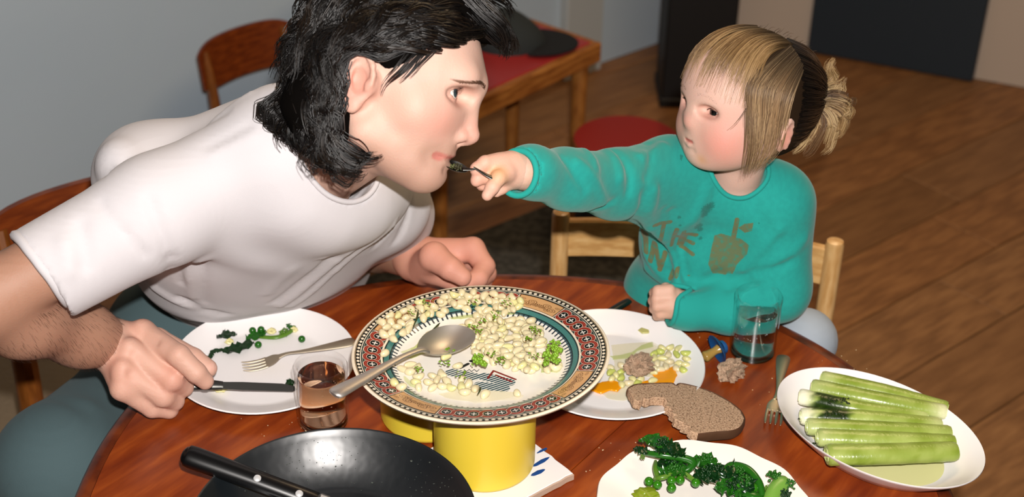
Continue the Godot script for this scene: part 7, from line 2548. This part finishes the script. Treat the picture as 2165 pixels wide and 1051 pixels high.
func build_child() -> void:
	var person := MeshInstance3D.new()
	person.name = numbered("person")
	add_child(person)
	tag(person, "toddler with a blond ponytail in a teal sweatshirt who holds out a spoon", "person")
	var k := 1.06
	var fx := Vector3(-0.8601, 0.2677, 0.4342).normalized()
	var fy := Vector3(0.1792, 0.9555, -0.2343).normalized()
	var fz := fx.cross(fy).normalized()
	var hx := Transform3D(Basis(fx, fy, fz).scaled_local(Vector3.ONE * k), Vector3(0.3107, 1.0767, -1.7285))
	var inv := hx.affine_inverse()
	var h := Blob.new()
	h.egg(Vector3(-0.002, 0.022, 0), Vector3(0.088, 0.074, 0.069), 0.03)
	h.egg(Vector3(0.030, -0.018, 0), Vector3(0.048, 0.056, 0.054), 0.03)
	for s in [-1.0, 1.0]:
		# full cheeks
		h.egg(Vector3(0.042, -0.034, s * 0.030), Vector3(0.028, 0.027, 0.025), 0.022)
		h.cone(Vector3(0.0, -0.03, s * 0.045), Vector3(0.045, -0.058, s * 0.012), 0.016, 0.014, 0.025)
	h.egg(Vector3(0.054, -0.060, 0), Vector3(0.0135, 0.0125, 0.0150), 0.015)
	h.egg(Vector3(0.058, -0.040, 0), Vector3(0.0175, 0.0180, 0.0210), 0.014)
	h.egg(Vector3(0.055, 0.030, 0), Vector3(0.0275, 0.034, 0.045), 0.03)
	# small button nose
	h.cone(Vector3(0.0720, -0.004, 0), Vector3(0.0785, -0.0185, 0), 0.0048, 0.0068, 0.018)
	h.egg(Vector3(0.0800, -0.0205, 0), Vector3(0.0078, 0.0070, 0.0078), 0.007)
	for s in [-1.0, 1.0]:
		h.egg(Vector3(0.0735, -0.0225, s * 0.0078), Vector3(0.0072, 0.0055, 0.0048), 0.005)
		h.egg(Vector3(0.0790, -0.0270, s * 0.0042), Vector3(0.0030, 0.0022, 0.0020), 0.002, Basis.IDENTITY, 1)
		h.egg(Vector3(0.0795, -0.001, s * 0.0245), Vector3(0.0125, 0.0076, 0.0150), 0.008, Basis.IDENTITY, 1)
		var c := Vector3(0.0612, -0.001, s * 0.0240)
		var rad := 0.0119
		var ul := []
		var ll := []
		for j in 7:
			var f := j / 6.0
			var az := lerpf(-0.95, 1.05, f)
			var el := 0.08 + 0.33 * sin(PI * f)
			var el2 := 0.04 - 0.44 * sin(PI * f)
			ul.append(c + Vector3(cos(az) * cos(el), sin(el), s * sin(az) * cos(el)) * rad)
			ll.append(c + Vector3(cos(az) * cos(el2), sin(el2), s * sin(az) * cos(el2)) * rad)
		h.chain(ul, [0.0009, 0.0012, 0.0014, 0.0015, 0.0014, 0.0012, 0.0009], 0.0016)
		h.chain(ll, [0.0008, 0.001, 0.0011, 0.0011, 0.0011, 0.001, 0.0008], 0.0016)
		# ear
		var eb := Basis(Vector3(0, 1, 0), s * -0.45) * Basis(Vector3(0, 0, 1), 0.15)
		var ec := Vector3(-0.013, -0.014, s * 0.0665)
		h.egg(ec, Vector3(0.0125, 0.0205, 0.0042), 0.006, eb)
		h.egg(ec + eb * Vector3(0.002, 0.0, s * 0.004), Vector3(0.0070, 0.0110, 0.0042), 0.003, eb, 1)
		var hel := []
		for j in 9:
			var t := lerpf(-0.2, 3.9, j / 8.0)
			hel.append(ec + eb * Vector3(0.0115 * cos(t), 0.0195 * sin(t) + 0.001, s * 0.003))
		h.chain(hel, [0.0018, 0.0022, 0.0024, 0.0026, 0.0026, 0.0026, 0.0026, 0.0026, 0.003], 0.003)
	# mouth, closed and a little pouting
	var lu := [Vector3(0.0660, -0.0448, -0.0145), Vector3(0.0735, -0.0428, -0.006), Vector3(0.0748, -0.0424, 0.0), Vector3(0.0735, -0.0428, 0.006), Vector3(0.0660, -0.0448, 0.0145)]
	var ld := [Vector3(0.0660, -0.0452, -0.0135), Vector3(0.0715, -0.0478, -0.006), Vector3(0.0728, -0.0486, 0.0), Vector3(0.0715, -0.0478, 0.006), Vector3(0.0660, -0.0452, 0.0135)]
	h.chain(lu, [0.0018, 0.0030, 0.0034, 0.0030, 0.0018], 0.0035)
	h.chain(ld, [0.0018, 0.0036, 0.0042, 0.0036, 0.0018], 0.0035)
	h.bump(Vector3(0.0775, -0.0455, -0.007), Vector3(0.0775, -0.0455, 0.007), 0.0022, -0.0030)
	h.bump(Vector3(0.0715, -0.0455, -0.011), Vector3(0.066, -0.0458, -0.016), 0.0020, -0.0014)
	h.bump(Vector3(0.0715, -0.0455, 0.011), Vector3(0.066, -0.0458, 0.016), 0.0020, -0.0014)
	h.bump(Vector3(0.0715, -0.0545, -0.008), Vector3(0.0715, -0.0545, 0.008), 0.0045, -0.0018)
	# neck
	var nb := inv * Vector3(0.3083, 0.9349, -1.7595)
	h.cone(Vector3(-0.010, -0.03, 0), nb, 0.036, 0.034, 0.02)
	h.egg(nb + Vector3(-0.01, -0.015, 0), Vector3(0.042, 0.025, 0.05), 0.02)
	var skin := Color(0.845, 0.69, 0.625)
	var tone_at := func(p: Vector3, n: Vector3) -> Color:
		var ap := Vector3(p.x, p.y, absf(p.z))
		var c := skin.lerp(Color(0.80, 0.41, 0.36), clampf(0.50 * gauss(ap.distance_to(Vector3(0.058, -0.032, 0.042)), 0.029) + 0.3 * gauss(ap.distance_to(Vector3(0.086, -0.021, 0.0)), 0.010), 0.0, 0.8))
		var lip := 9.0
		for j in lu.size() - 1:
			lip = minf(lip, minf(seg_dist(p, lu[j], lu[j + 1]), seg_dist(p, ld[j], ld[j + 1])))
		c = c.lerp(Color(0.72, 0.34, 0.31), 0.8 * smoothstep(0.0052, 0.0038, lip))
		c = c.lerp(Color(0.70, 0.47, 0.42), 0.5 * gauss(ap.distance_to(Vector3(0.070, -0.004, 0.0237)), 0.010))
		c = c.lerp(Color(0.78, 0.45, 0.38), 0.6 * gauss(ap.distance_to(Vector3(-0.014, -0.016, 0.070)), 0.016))
		# smears of food at the corner of the mouth and on the chin
		c = c.lerp(Color(0.74, 0.50, 0.24), 0.65 * gauss(p.distance_to(Vector3(0.062, -0.060, -0.018)), 0.007))
		return c.lerp(Color(0.18, 0.12, 0.06), 0.9 * gauss(p.distance_to(Vector3(0.0665, -0.053, -0.0125)), 0.0018))
	h.build(0.0023, Vector3(-0.105, -0.145, -0.10), Vector3(0.10, 0.11, 0.10), tone_at, hx)
	# ---- arms under the sleeves, and the hands
	var sr := Vector3(0.2154, 0.9776, -1.7328)
	var er := Vector3(0.1279, 1.0012, -1.6419)
	var wr := Vector3(0.0117, 1.0988, -1.5022)
	var sl := Vector3(0.3665, 0.9239, -1.7470)
	var el := Vector3(0.3833, 0.7990, -1.7123)
	var wl := Vector3(0.2373, 0.7855, -1.6925)
	var skin_h := Color(0.835, 0.655, 0.575)
	var hand_tone := func(p: Vector3, n: Vector3) -> Color:
		var c := skin_h.lerp(Color(0.80, 0.50, 0.42), 0.4 * gauss(p.distance_to(Vector3(-0.0393, 1.1027, -1.4812)), 0.02))
		return c.lerp(Color(0.80, 0.60, 0.24), 0.55 * gauss(p.distance_to(Vector3(-0.0184, 1.1125, -1.4637)), 0.010))
	var a := Blob.new()
	a.chain([sr, er, wr], [0.034, 0.032, 0.0235], 0.02)
	a.chain([sl, el, Vector3(0.3152, 0.7754, -1.6980), wl], [0.030, 0.022, 0.020, 0.0205], 0.02)
	a.build(0.006, Vector3(-0.03, 0.7, -1.9), Vector3(0.46, 1.14, -1.42), hand_tone)
	var b := Blob.new()
	b.cone(Vector3(0.0227, 1.0919, -1.5156), Vector3(0.0071, 1.0997, -1.5028), 0.0235, 0.0215, 0.01)
	b.cone(Vector3(0.0071, 1.0997, -1.5028), Vector3(-0.0131, 1.1064, -1.4882), 0.0205, 0.0190, 0.01)
	b.cone(Vector3(-0.0059, 1.1100, -1.4950), Vector3(-0.0255, 1.1134, -1.4854), 0.0155, 0.0135, 0.01)
	# four curled fingers and a thumb that points down
	finger(b, [Vector3(-0.0132, 1.1146, -1.4907), Vector3(-0.0332, 1.1213, -1.4784), Vector3(-0.0424, 1.1169, -1.4711), Vector3(-0.0385, 1.1112, -1.4723)], [0.0098, 0.0090, 0.0084, 0.0074], 0.004)
	finger(b, [Vector3(-0.0122, 1.1033, -1.5049), Vector3(-0.0323, 1.1067, -1.4930), Vector3(-0.0411, 1.1022, -1.4856), Vector3(-0.0353, 1.1008, -1.4801)], [0.0096, 0.0088, 0.0080, 0.0070], 0.004)
	finger(b, [Vector3(-0.0120, 1.1003, -1.4914), Vector3(-0.0285, 1.1047, -1.4754), Vector3(-0.0417, 1.1055, -1.4689), Vector3(-0.0434, 1.1031, -1.4674)], [0.0094, 0.0084, 0.0078, 0.0068], 0.004)
	finger(b, [Vector3(-0.0097, 1.0917, -1.4956), Vector3(-0.0241, 1.0904, -1.4831), Vector3(-0.0364, 1.0931, -1.4778), Vector3(-0.0375, 1.0912, -1.4789)], [0.0090, 0.0080, 0.0072, 0.0062], 0.004)
	finger(b, [Vector3(-0.0085, 1.1098, -1.4761), Vector3(-0.0172, 1.1106, -1.4626), Vector3(-0.0242, 1.1029, -1.4533), Vector3(-0.0301, 1.0948, -1.4484)], [0.0105, 0.0092, 0.0082, 0.0066], 0.004)
	finger(b, [Vector3(-0.0039, 1.0874, -1.4953), Vector3(-0.0128, 1.0858, -1.4827), Vector3(-0.0194, 1.0823, -1.4782)], [0.0085, 0.0070, 0.0058], 0.004)
	b.build(0.0018, Vector3(-0.0113, 1.1016, -1.4806) - Vector3.ONE * 0.062, Vector3(-0.0113, 1.1016, -1.4806) + Vector3.ONE * 0.062, hand_tone)
	var c2 := Blob.new()
	c2.cone(Vector3(0.2487, 0.7829, -1.6967), Vector3(0.2315, 0.7883, -1.6906), 0.0215, 0.0205, 0.01)
	c2.cone(Vector3(0.2318, 0.7924, -1.6978), Vector3(0.2242, 0.7901, -1.7011), 0.0150, 0.0120, 0.006)
	c2.cone(Vector3(0.2326, 0.7769, -1.6931), Vector3(0.2249, 0.7746, -1.6964), 0.0150, 0.0120, 0.006)
	var ys := [[617, 2.010], [632, 2.010], [648, 2.014], [663, 2.022]]
	finger(c2, [Vector3(0.2244, 0.8125, -1.6913), Vector3(0.2077, 0.8111, -1.6904), Vector3(0.2040, 0.7995, -1.7021), Vector3(0.2168, 0.7920, -1.7116)], [0.0080, 0.0078, 0.0074, 0.0066], 0.002)
	finger(c2, [Vector3(0.2244, 0.8039, -1.6837), Vector3(0.2064, 0.8025, -1.6829), Vector3(0.2029, 0.7897, -1.6961), Vector3(0.2170, 0.7821, -1.7056)], [0.0082, 0.0080, 0.0076, 0.0068], 0.002)
	finger(c2, [Vector3(0.2249, 0.7925, -1.6803), Vector3(0.2075, 0.7911, -1.6795), Vector3(0.2046, 0.7788, -1.6919), Vector3(0.2172, 0.7722, -1.6996)], [0.0080, 0.0078, 0.0074, 0.0066], 0.002)
	finger(c2, [Vector3(0.2272, 0.7795, -1.6806), Vector3(0.2125, 0.7781, -1.6798), Vector3(0.2093, 0.7679, -1.6900), Vector3(0.2189, 0.7630, -1.6964)], [0.0074, 0.0072, 0.0068, 0.0062], 0.002)
	finger(c2, [Vector3(0.2317, 0.8026, -1.6970), Vector3(0.2217, 0.8006, -1.7121), Vector3(0.2135, 0.7905, -1.7200)], [0.0095, 0.0085, 0.0070], 0.004)
	c2.build(0.0020, Vector3(0.2232, 0.7898, -1.6892) - Vector3.ONE * 0.055, Vector3(0.2232, 0.7898, -1.6892) + Vector3.ONE * 0.055, hand_tone)
	h.take(a); h.take(b); h.take(c2)
	person.mesh = h.mesh()
	person.material_override = skin_mat()
	for s in [-1.0, 1.0]:
		eye_parts(person, hx * Vector3(0.0612, -0.001, s * 0.0240), hx.basis * Vector3(0.95, -0.10, 0.04), 0.0113 * k, Color(0.06, 0.055, 0.055), 0.0074 * k)
	child_hair(person, hx, h)
	child_clothes(person, sr, er, wr, sl, el, wl)
	# the spoon in the child's hand
	spoon("small steel spoon with food held out by the toddler to the man's lips", Vector3(-0.0215, 1.1115, -1.4573), Vector3(-0.0795, 1.1309, -1.4609), M.dark_steel, 0.0195, Vector3(-0.1639, 0.9669, 0.0574))
	var mouthful := thing("mouthful", "glistening bite of greens on the small spoon at the man's lips", "food", Vector3(-0.0659, 1.1217, -1.4635))
	greens_floret(mouthful, Vector3(0, 0.001, 0), 0.0065, 91, mat(Color(0.22, 0.21, 0.13), 0.15))
	greens_floret(mouthful, Vector3(-0.006, 0.002, 0), 0.0045, 92, mat(Color(0.36, 0.38, 0.22), 0.12))

func child_hair(person: Node3D, hx: Transform3D, head: Blob) -> void:
	var cap := Blob.new()
	cap.egg(Vector3(-0.004, 0.026, 0), Vector3(0.0885, 0.0745, 0.0705), 0.02)
	cap.egg(Vector3(-0.03, -0.005, 0), Vector3(0.056, 0.052, 0.062), 0.02)
	cap.egg(Vector3(0.085, -0.005, 0), Vector3(0.062, 0.052, 0.09), 0.012, Basis.IDENTITY, 1)
	for s in [-1.0, 1.0]:
		cap.egg(Vector3(0.005, -0.024, s * 0.072), Vector3(0.028, 0.030, 0.020), 0.008, Basis.IDENTITY, 1)
	cap.build(0.004, Vector3(-0.11, -0.075, -0.09), Vector3(0.10, 0.115, 0.09), null, hx)
	var base_mat := mat(Color(0.16, 0.115, 0.075), 0.9)
	base_mat.metallic_specular = 0.15
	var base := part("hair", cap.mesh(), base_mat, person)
	var hr := Hair.new()
	hr.rg.seed = 21
	hr.xf = hx
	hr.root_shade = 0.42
	var rg := hr.rg
	var blond: Array = [Color(0.66, 0.54, 0.37), Color(0.56, 0.44, 0.29), Color(0.73, 0.62, 0.45), Color(0.47, 0.36, 0.24)]
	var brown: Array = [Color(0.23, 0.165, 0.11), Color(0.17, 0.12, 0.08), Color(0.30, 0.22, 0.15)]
	var C := Vector3(-0.004, 0.026, 0)
	var E := Vector3(0.0925, 0.0785, 0.0745)
	var on := func(q: Vector3, out: float) -> Vector3:
		var d := (q - C) / E
		return C + d.normalized() * E * out
	for s in [-1.0, 1.0]:
		var few := 1.0 if s < 0 else 0.4
		# from the parting over the crown to the fringe
		for j in 24:
			var f := j / 23.0
			var root := Vector3(lerpf(0.012, -0.016, f), 0.10, s * lerpf(0.002, 0.040, f))
			var tip := Vector3(lerpf(0.089, 0.052, f), lerpf(0.029, 0.020, f) + rg.randf_range(-0.005, 0.003), s * lerpf(0.004, 0.064, f))
			var g := []
			for q in 6:
				var t := q / 5.0
				g.append(on.call(root.lerp(tip, t) + Vector3(0.02, 0.03, s * 0.004) * sin(PI * t), 1.0 + 0.035 * sin(PI * t * 0.8)))
			g[5] = g[5] + Vector3(0.001, -0.004, 0)
			hr.tone = [Color(0.50, 0.39, 0.25), Color(0.58, 0.46, 0.31), Color(0.64, 0.52, 0.36), Color(0.40, 0.30, 0.19)]
			hr.lock(g, [0.003, 0.005, 0.006, 0.006, 0.006, 0.005], int(34 * few), 0.00042, 0.0008, 1.0, 0.14, 14)
		# side hair from the parting down in front of the ear
		for j in 16:
			var f := j / 15.0
			var root := Vector3(lerpf(-0.008, -0.020, f), lerpf(0.092, 0.070, f), s * lerpf(0.034, 0.055, f))
			var m1 := Vector3(lerpf(0.056, 0.0, f), lerpf(0.056, 0.040, f), s * 0.064)
			var m2 := Vector3(lerpf(0.056, -0.002, f), lerpf(0.012, 0.0, f), s * 0.069)
			var m3 := Vector3(lerpf(0.042, 0.000, f), lerpf(-0.030, -0.034, f), s * 0.066)
			var m4 := Vector3(lerpf(0.020, 0.008, f), lerpf(-0.074, -0.060, f), s * lerpf(0.052, 0.058, f))
			hr.tone = [Color(0.58, 0.46, 0.33), Color(0.50, 0.40, 0.29), Color(0.66, 0.55, 0.41), Color(0.42, 0.33, 0.24)]
			hr.lock([on.call(root, 1.01), on.call(m1, 1.03), on.call(m2, 1.03), m3 + Vector3(0, 0, s * 0.003), m4], [0.003, 0.006, 0.007, 0.008, 0.006], int((34 if j < 12 else 26) * few), 0.0004, 0.0022, 1.1, 0.42, 16)
		# hair behind the parting, painted dark for its shade, combed back to the ponytail
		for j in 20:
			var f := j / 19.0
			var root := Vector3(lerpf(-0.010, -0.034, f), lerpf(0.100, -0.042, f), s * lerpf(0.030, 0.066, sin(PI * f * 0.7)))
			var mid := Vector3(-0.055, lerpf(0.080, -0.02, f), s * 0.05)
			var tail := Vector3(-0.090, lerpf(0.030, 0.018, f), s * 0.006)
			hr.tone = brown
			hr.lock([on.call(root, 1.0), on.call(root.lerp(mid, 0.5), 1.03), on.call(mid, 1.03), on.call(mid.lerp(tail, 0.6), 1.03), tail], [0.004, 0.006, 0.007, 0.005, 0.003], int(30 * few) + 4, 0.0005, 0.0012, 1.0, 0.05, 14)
	# fine strands on the cheek
	hr.tone = blond
	hr.lock([Vector3(0.052, 0.02, -0.064), Vector3(0.058, -0.005, -0.056), Vector3(0.064, -0.022, -0.045), Vector3(0.0725, -0.028, -0.034)], [0.004, 0.004, 0.003, 0.002], 6, 0.0002, 0.001, 1.0, 0.3, 10)
	# ponytail: curls that fan out behind the head
	var tips := [Vector3(-0.104, 0.070, -0.018), Vector3(-0.113, 0.066, -0.010), Vector3(-0.121, 0.050, -0.026), Vector3(-0.128, 0.030, -0.045), Vector3(-0.127, 0.014, -0.050), Vector3(-0.118, -0.008, -0.054), Vector3(-0.106, -0.026, -0.050), Vector3(-0.088, -0.034, -0.040), Vector3(-0.075, -0.034, -0.034), Vector3(-0.110, 0.0, -0.02), Vector3(-0.115, 0.03, 0.005), Vector3(-0.105, 0.05, 0.0)]
	for j in tips.size():
		var t: Vector3 = tips[j]
		var r0 := Vector3(-0.085, 0.020, -0.006)
		var up := smoothstep(-0.01, 0.05, t.y)
		var r1 := r0.lerp(t, 0.30) + Vector3(-0.010, 0.010, -0.006)
		var r2 := r0.lerp(t, 0.72) + Vector3(-0.013, 0.012 * (1.0 - up), -0.004)
		hr.tone = blond if j % 4 != 3 else [Color(0.34, 0.25, 0.16), Color(0.44, 0.33, 0.22)]
		hr.lock([r0, r1, r2, t, t + Vector3(0.012, -0.010, 0).lerp(Vector3(-0.004, 0.012, 0), up)], [0.003, 0.008, 0.010, 0.009, 0.003], 52, 0.00045, 0.003, 1.0, 0.4, 20)
	# wisps over the crown
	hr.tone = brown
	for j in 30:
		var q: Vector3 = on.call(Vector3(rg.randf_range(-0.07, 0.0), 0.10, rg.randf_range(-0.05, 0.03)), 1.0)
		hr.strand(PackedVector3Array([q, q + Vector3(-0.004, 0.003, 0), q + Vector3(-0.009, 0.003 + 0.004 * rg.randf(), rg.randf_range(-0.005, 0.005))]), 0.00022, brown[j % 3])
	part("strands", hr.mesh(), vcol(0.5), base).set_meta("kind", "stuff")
	var tie := Geo.new()
	tie.tube(points([Vector3(-0.084, 0.0205, -0.0055), Vector3(-0.089, 0.021, -0.0065)]), floats([0.011, 0.011]), 14)
	part("hair_tie", tie.mesh(60), mat(Color(0.10, 0.08, 0.07), 0.8), person, hx)
	var eb := Hair.new()
	eb.xf = hx
	for s in [-1.0, 1.0]:
		for j in 26:
			var f := j / 25.0
			var z: float = s * lerpf(0.010, 0.036, f)
			for q in 3:
				var y := 0.0165 + 0.003 * sin(PI * f) - 0.003 * f + eb.rg.randf_range(-0.0016, 0.0016)
				var r := on_face(head, z, y)
				eb.strand(PackedVector3Array([r + Vector3(-0.001, 0, 0), on_face(head, z + s * 0.003, y + 0.0006) + Vector3(0.0003, 0, 0)]), 0.00016, Color(0.36, 0.26, 0.17))
		for j in 16:
			var f := j / 15.0
			var az := lerpf(-0.85, 1.0, f)
			var el := 0.07 + 0.32 * sin(PI * f)
			var c := Vector3(0.0612, -0.001, s * 0.0240) + Vector3(cos(az) * cos(el), sin(el), s * sin(az) * cos(el)) * 0.0130
			eb.strand(PackedVector3Array([c, c + Vector3(0.003, -0.0006, s * 0.001), c + Vector3(0.0055, 0.0002, s * 0.0025)]), 0.0002, Color(0.10, 0.07, 0.05))
	part("eyebrows", eb.mesh(), vcol(0.6), person).set_meta("kind", "stuff")

func child_clothes(person: Node3D, sr: Vector3, er: Vector3, wr: Vector3, sl: Vector3, el: Vector3, wl: Vector3) -> void:
	var X := Vector3(0.9557, -0.2917, -0.0400)
	var Yv := Vector3(0.2941, 0.9519, 0.0864)
	var N := Vector3(0.0129, -0.0943, 0.9955)
	var O := Vector3(0.2816, 0.8713, -1.7152)
	var sh := Blob.new()
	var t0 := Vector3(0.3102, 0.9161, -1.7657)
	var t1 := Vector3(0.2998, 0.8302, -1.7838)
	var t2 := Vector3(0.3062, 0.6986, -1.8327)
	var t3 := Vector3(0.3201, 0.5842, -1.8687)
	sh.flat(t0, t1, 0.060, 0.070, X, 1.45, 0.03)
	sh.flat(t1, t2, 0.070, 0.078, X, 1.5, 0.04)
	sh.flat(t2, t3, 0.080, 0.085, X, 1.6, 0.04)
	var neck := Vector3(0.3114, 0.9447, -1.7597)
	sh.cone(neck, sr, 0.046, 0.047, 0.03)
	sh.cone(neck, sl, 0.044, 0.046, 0.03)
	sh.chain([sr, Vector3(0.1348, 1.0008, -1.6533), Vector3(0.0652, 1.0538, -1.5685), Vector3(0.0209, 1.0928, -1.5126), Vector3(0.0094, 1.1011, -1.4978)], [0.049, 0.044, 0.0355, 0.0290, 0.0265], 0.02)
	# loose cloth hanging under the outstretched sleeve
	sh.cone(Vector3(0.1612, 0.9607, -1.6875), Vector3(0.2118, 0.9257, -1.7248), 0.026, 0.042, 0.04)
	sh.cone(Vector3(0.0130, 1.0881, -1.4958), Vector3(0.0903, 1.0292, -1.5770), 0.010, 0.018, 0.02)
	sh.chain([sl, el, Vector3(0.3152, 0.7754, -1.6980), Vector3(0.2529, 0.7829, -1.6909), Vector3(0.2367, 0.7866, -1.6872)], [0.047, 0.040, 0.0315, 0.028, 0.027], 0.025)
	sh.cone(sl, Vector3(0.3681, 0.8181, -1.7531), 0.047, 0.055, 0.04)
	# openings
	var na := Vector3(0.3068, 0.9682, -1.7411)
	var nc := Vector3(0.3125, 1.0426, -1.7020)
	sh.cone(na, nc, 0.036, 0.050, 0.006, 1)
	sh.cone(Vector3(0.0244, 1.0900, -1.5168), Vector3(-0.0140, 1.1177, -1.4669), 0.0235, 0.030, 0.003, 1)
	sh.egg(Vector3(-0.0085, 1.1136, -1.4738), Vector3(0.05, 0.05, 0.0295), 0.004, facing(wr - er, Vector3.UP), 1)
	sh.cone(Vector3(0.2493, 0.7863, -1.6917), Vector3(0.2044, 0.7923, -1.6837), 0.0235, 0.03, 0.003, 1)
	sh.egg(Vector3(0.2065, 0.7917, -1.6845), Vector3(0.05, 0.05, 0.027), 0.004, facing(wl - Vector3(0.3152, 0.7783, -1.6998), Vector3.UP), 1)
	var F := [
		[Vector3(0.1978, 1.0154, -1.7089), Vector3(0.1616, 1.0300, -1.6593), 0.008, 0.004], [Vector3(0.1817, 1.0195, -1.7114), Vector3(0.1643, 1.0161, -1.6392), 0.007, -0.003],
		[Vector3(0.1220, 1.0575, -1.6409), Vector3(0.1280, 1.0346, -1.6037), 0.007, 0.004], [Vector3(0.1319, 1.0520, -1.6493), Vector3(0.1394, 1.0148, -1.6150), 0.006, -0.0035],
		[Vector3(0.0888, 1.0790, -1.5954), Vector3(0.0971, 1.0681, -1.5655), 0.007, 0.003], [Vector3(0.0544, 1.0937, -1.5342), Vector3(0.0877, 1.0574, -1.5356), 0.006, -0.0025],
		[Vector3(0.0755, 1.0822, -1.5506), Vector3(0.1175, 1.0183, -1.5704), 0.007, 0.003], [Vector3(0.1001, 1.0080, -1.5758), Vector3(0.1247, 1.0138, -1.5911), 0.006, -0.0025],
		[Vector3(0.1498, 1.0004, -1.6414), Vector3(0.1714, 0.8903, -1.6799), 0.007, -0.005], [Vector3(0.1714, 0.8903, -1.6799), Vector3(0.2078, 0.8195, -1.7072), 0.007, -0.004],
		[Vector3(0.1662, 0.9986, -1.6520), Vector3(0.1886, 0.9230, -1.6764), 0.008, 0.004], [Vector3(0.1886, 0.9230, -1.6764), Vector3(0.2347, 0.8199, -1.7075), 0.008, 0.0045],
		[Vector3(0.2110, 0.9504, -1.6813), Vector3(0.2363, 0.8584, -1.6840), 0.007, -0.0045], [Vector3(0.2363, 0.8584, -1.6840), Vector3(0.2517, 0.8144, -1.7041), 0.006, -0.004],
		[Vector3(0.1924, 0.9660, -1.6790), Vector3(0.2171, 0.8910, -1.6803), 0.006, -0.002],
		[Vector3(0.3669, 0.9156, -1.6952), Vector3(0.3255, 0.8434, -1.6983), 0.008, 0.003], [Vector3(0.3832, 0.8638, -1.6989), Vector3(0.3155, 0.8211, -1.7082), 0.007, -0.004],
		[Vector3(0.4006, 0.8947, -1.7060), Vector3(0.3456, 0.8380, -1.6950), 0.009, 0.0025], [Vector3(0.3458, 0.8266, -1.6881), Vector3(0.3059, 0.8226, -1.6857), 0.006, -0.003],
		[Vector3(0.2923, 0.8344, -1.6928), Vector3(0.2392, 0.8222, -1.6854), 0.008, -0.005], [Vector3(0.3092, 0.8261, -1.6878), Vector3(0.3396, 0.8037, -1.6743), 0.007, 0.002],
		[Vector3(0.2671, 0.9733, -1.6951), Vector3(0.2512, 0.9245, -1.6889), 0.010, 0.002], [Vector3(0.3286, 0.9534, -1.7065), Vector3(0.3657, 0.8993, -1.6971), 0.010, -0.002],
		[Vector3(0.1543, 0.8307, -1.7257), Vector3(0.2041, 0.7975, -1.7290), 0.008, 0.004], [Vector3(0.1708, 0.7917, -1.7371), Vector3(0.2328, 0.7855, -1.7334), 0.008, 0.004],
	]
	sh.folds(F, 1.5)
	var uvf := func(p: Vector3, n: Vector3) -> Vector2:
		if n.dot(N) < 0.05:
			return V(0.02, 0.02)
		if seg_dist(p, el, wl) < 0.038:
			return V(0.02, 0.02)
		var d := p - O
		return V((d.dot(X) + 0.2) / 0.4, (0.2 - d.dot(Yv)) / 0.4)
	sh.build(0.0038, Vector3(-0.03, 0.60, -2.12), Vector3(0.50, 1.15, -1.40), null, Transform3D.IDENTITY, uvf)
	# faces on the edge of the print take plain cloth whole
	var blank := V(0.02, 0.02)
	for i in range(0, sh.vi.size(), 3):
		var n := 0
		for j in 3:
			if sh.vu[sh.vi[i + j]] == blank:
				n += 1
		if n == 1 or n == 2:
			for j in 3:
				var v := sh.vi[i + j]
				if sh.vu[v] != blank:
					sh.vi[i + j] = sh.vp.size()
					sh.vp.append(sh.vp[v]); sh.vn.append(sh.vn[v]); sh.vc.append(sh.vc[v]); sh.vu.append(blank)
	var m := mat(Color.WHITE, 0.92)
	m.albedo_texture = print_texture()
	m.rim_enabled = true
	m.rim = 0.3
	m.rim_tint = 0.6
	m.heightmap_enabled = true
	m.heightmap_texture = noise_tex(0.25, [], 512, 512, 2, 83)
	m.heightmap_scale = 0.012
	var sweat := part("sweatshirt", sh.mesh(), m, person)
	var plain := cloth_mat(Color(0.08, 0.595, 0.555), 0.04, 84)
	collar(sh.rim(na, nc, 0.036, 0.050, 48), 0.0034, plain, sweat, "collar")
	collar(sh.rim(Vector3(0.0558, 1.0608, -1.5552), Vector3(-0.0140, 1.1177, -1.4669), 0.0235, 0.0235, 36), 0.0038, plain, sweat, "cuff")
	collar(sh.rim(Vector3(0.2839, 0.7829, -1.6967), Vector3(0.2009, 0.7933, -1.6820), 0.0245, 0.0245, 36), 0.0036, plain, sweat, "cuff")
	# pale trousers and the legs on the chair
	var tr := Blob.new()
	var hip := Vector3(0.335, 0.60, -1.93)
	tr.egg(hip, Vector3(0.12, 0.085, 0.10), 0.04)
	tr.cone(Vector3(0.4153, 0.6172, -1.8185), Vector3(0.4387, 0.6907, -1.7461), 0.07, 0.05, 0.03)
	tr.cone(hip + Vector3(0.06, -0.02, 0.0), Vector3(0.37, 0.56, -1.70), 0.065, 0.05, 0.03)
	tr.cone(hip + Vector3(-0.06, -0.02, 0.0), Vector3(0.24, 0.56, -1.70), 0.065, 0.05, 0.03)
	tr.chain([Vector3(0.37, 0.56, -1.70), Vector3(0.38, 0.36, -1.70)], [0.05, 0.035], 0.02)
	tr.chain([Vector3(0.24, 0.56, -1.70), Vector3(0.23, 0.36, -1.70)], [0.05, 0.035], 0.02)
	tr.build(0.008, Vector3(0.14, 0.28, -2.10), Vector3(0.54, 0.76, -1.56))
	part("trousers", tr.mesh(), cloth_mat(Color(0.62, 0.66, 0.70), 0.04, 85), person)
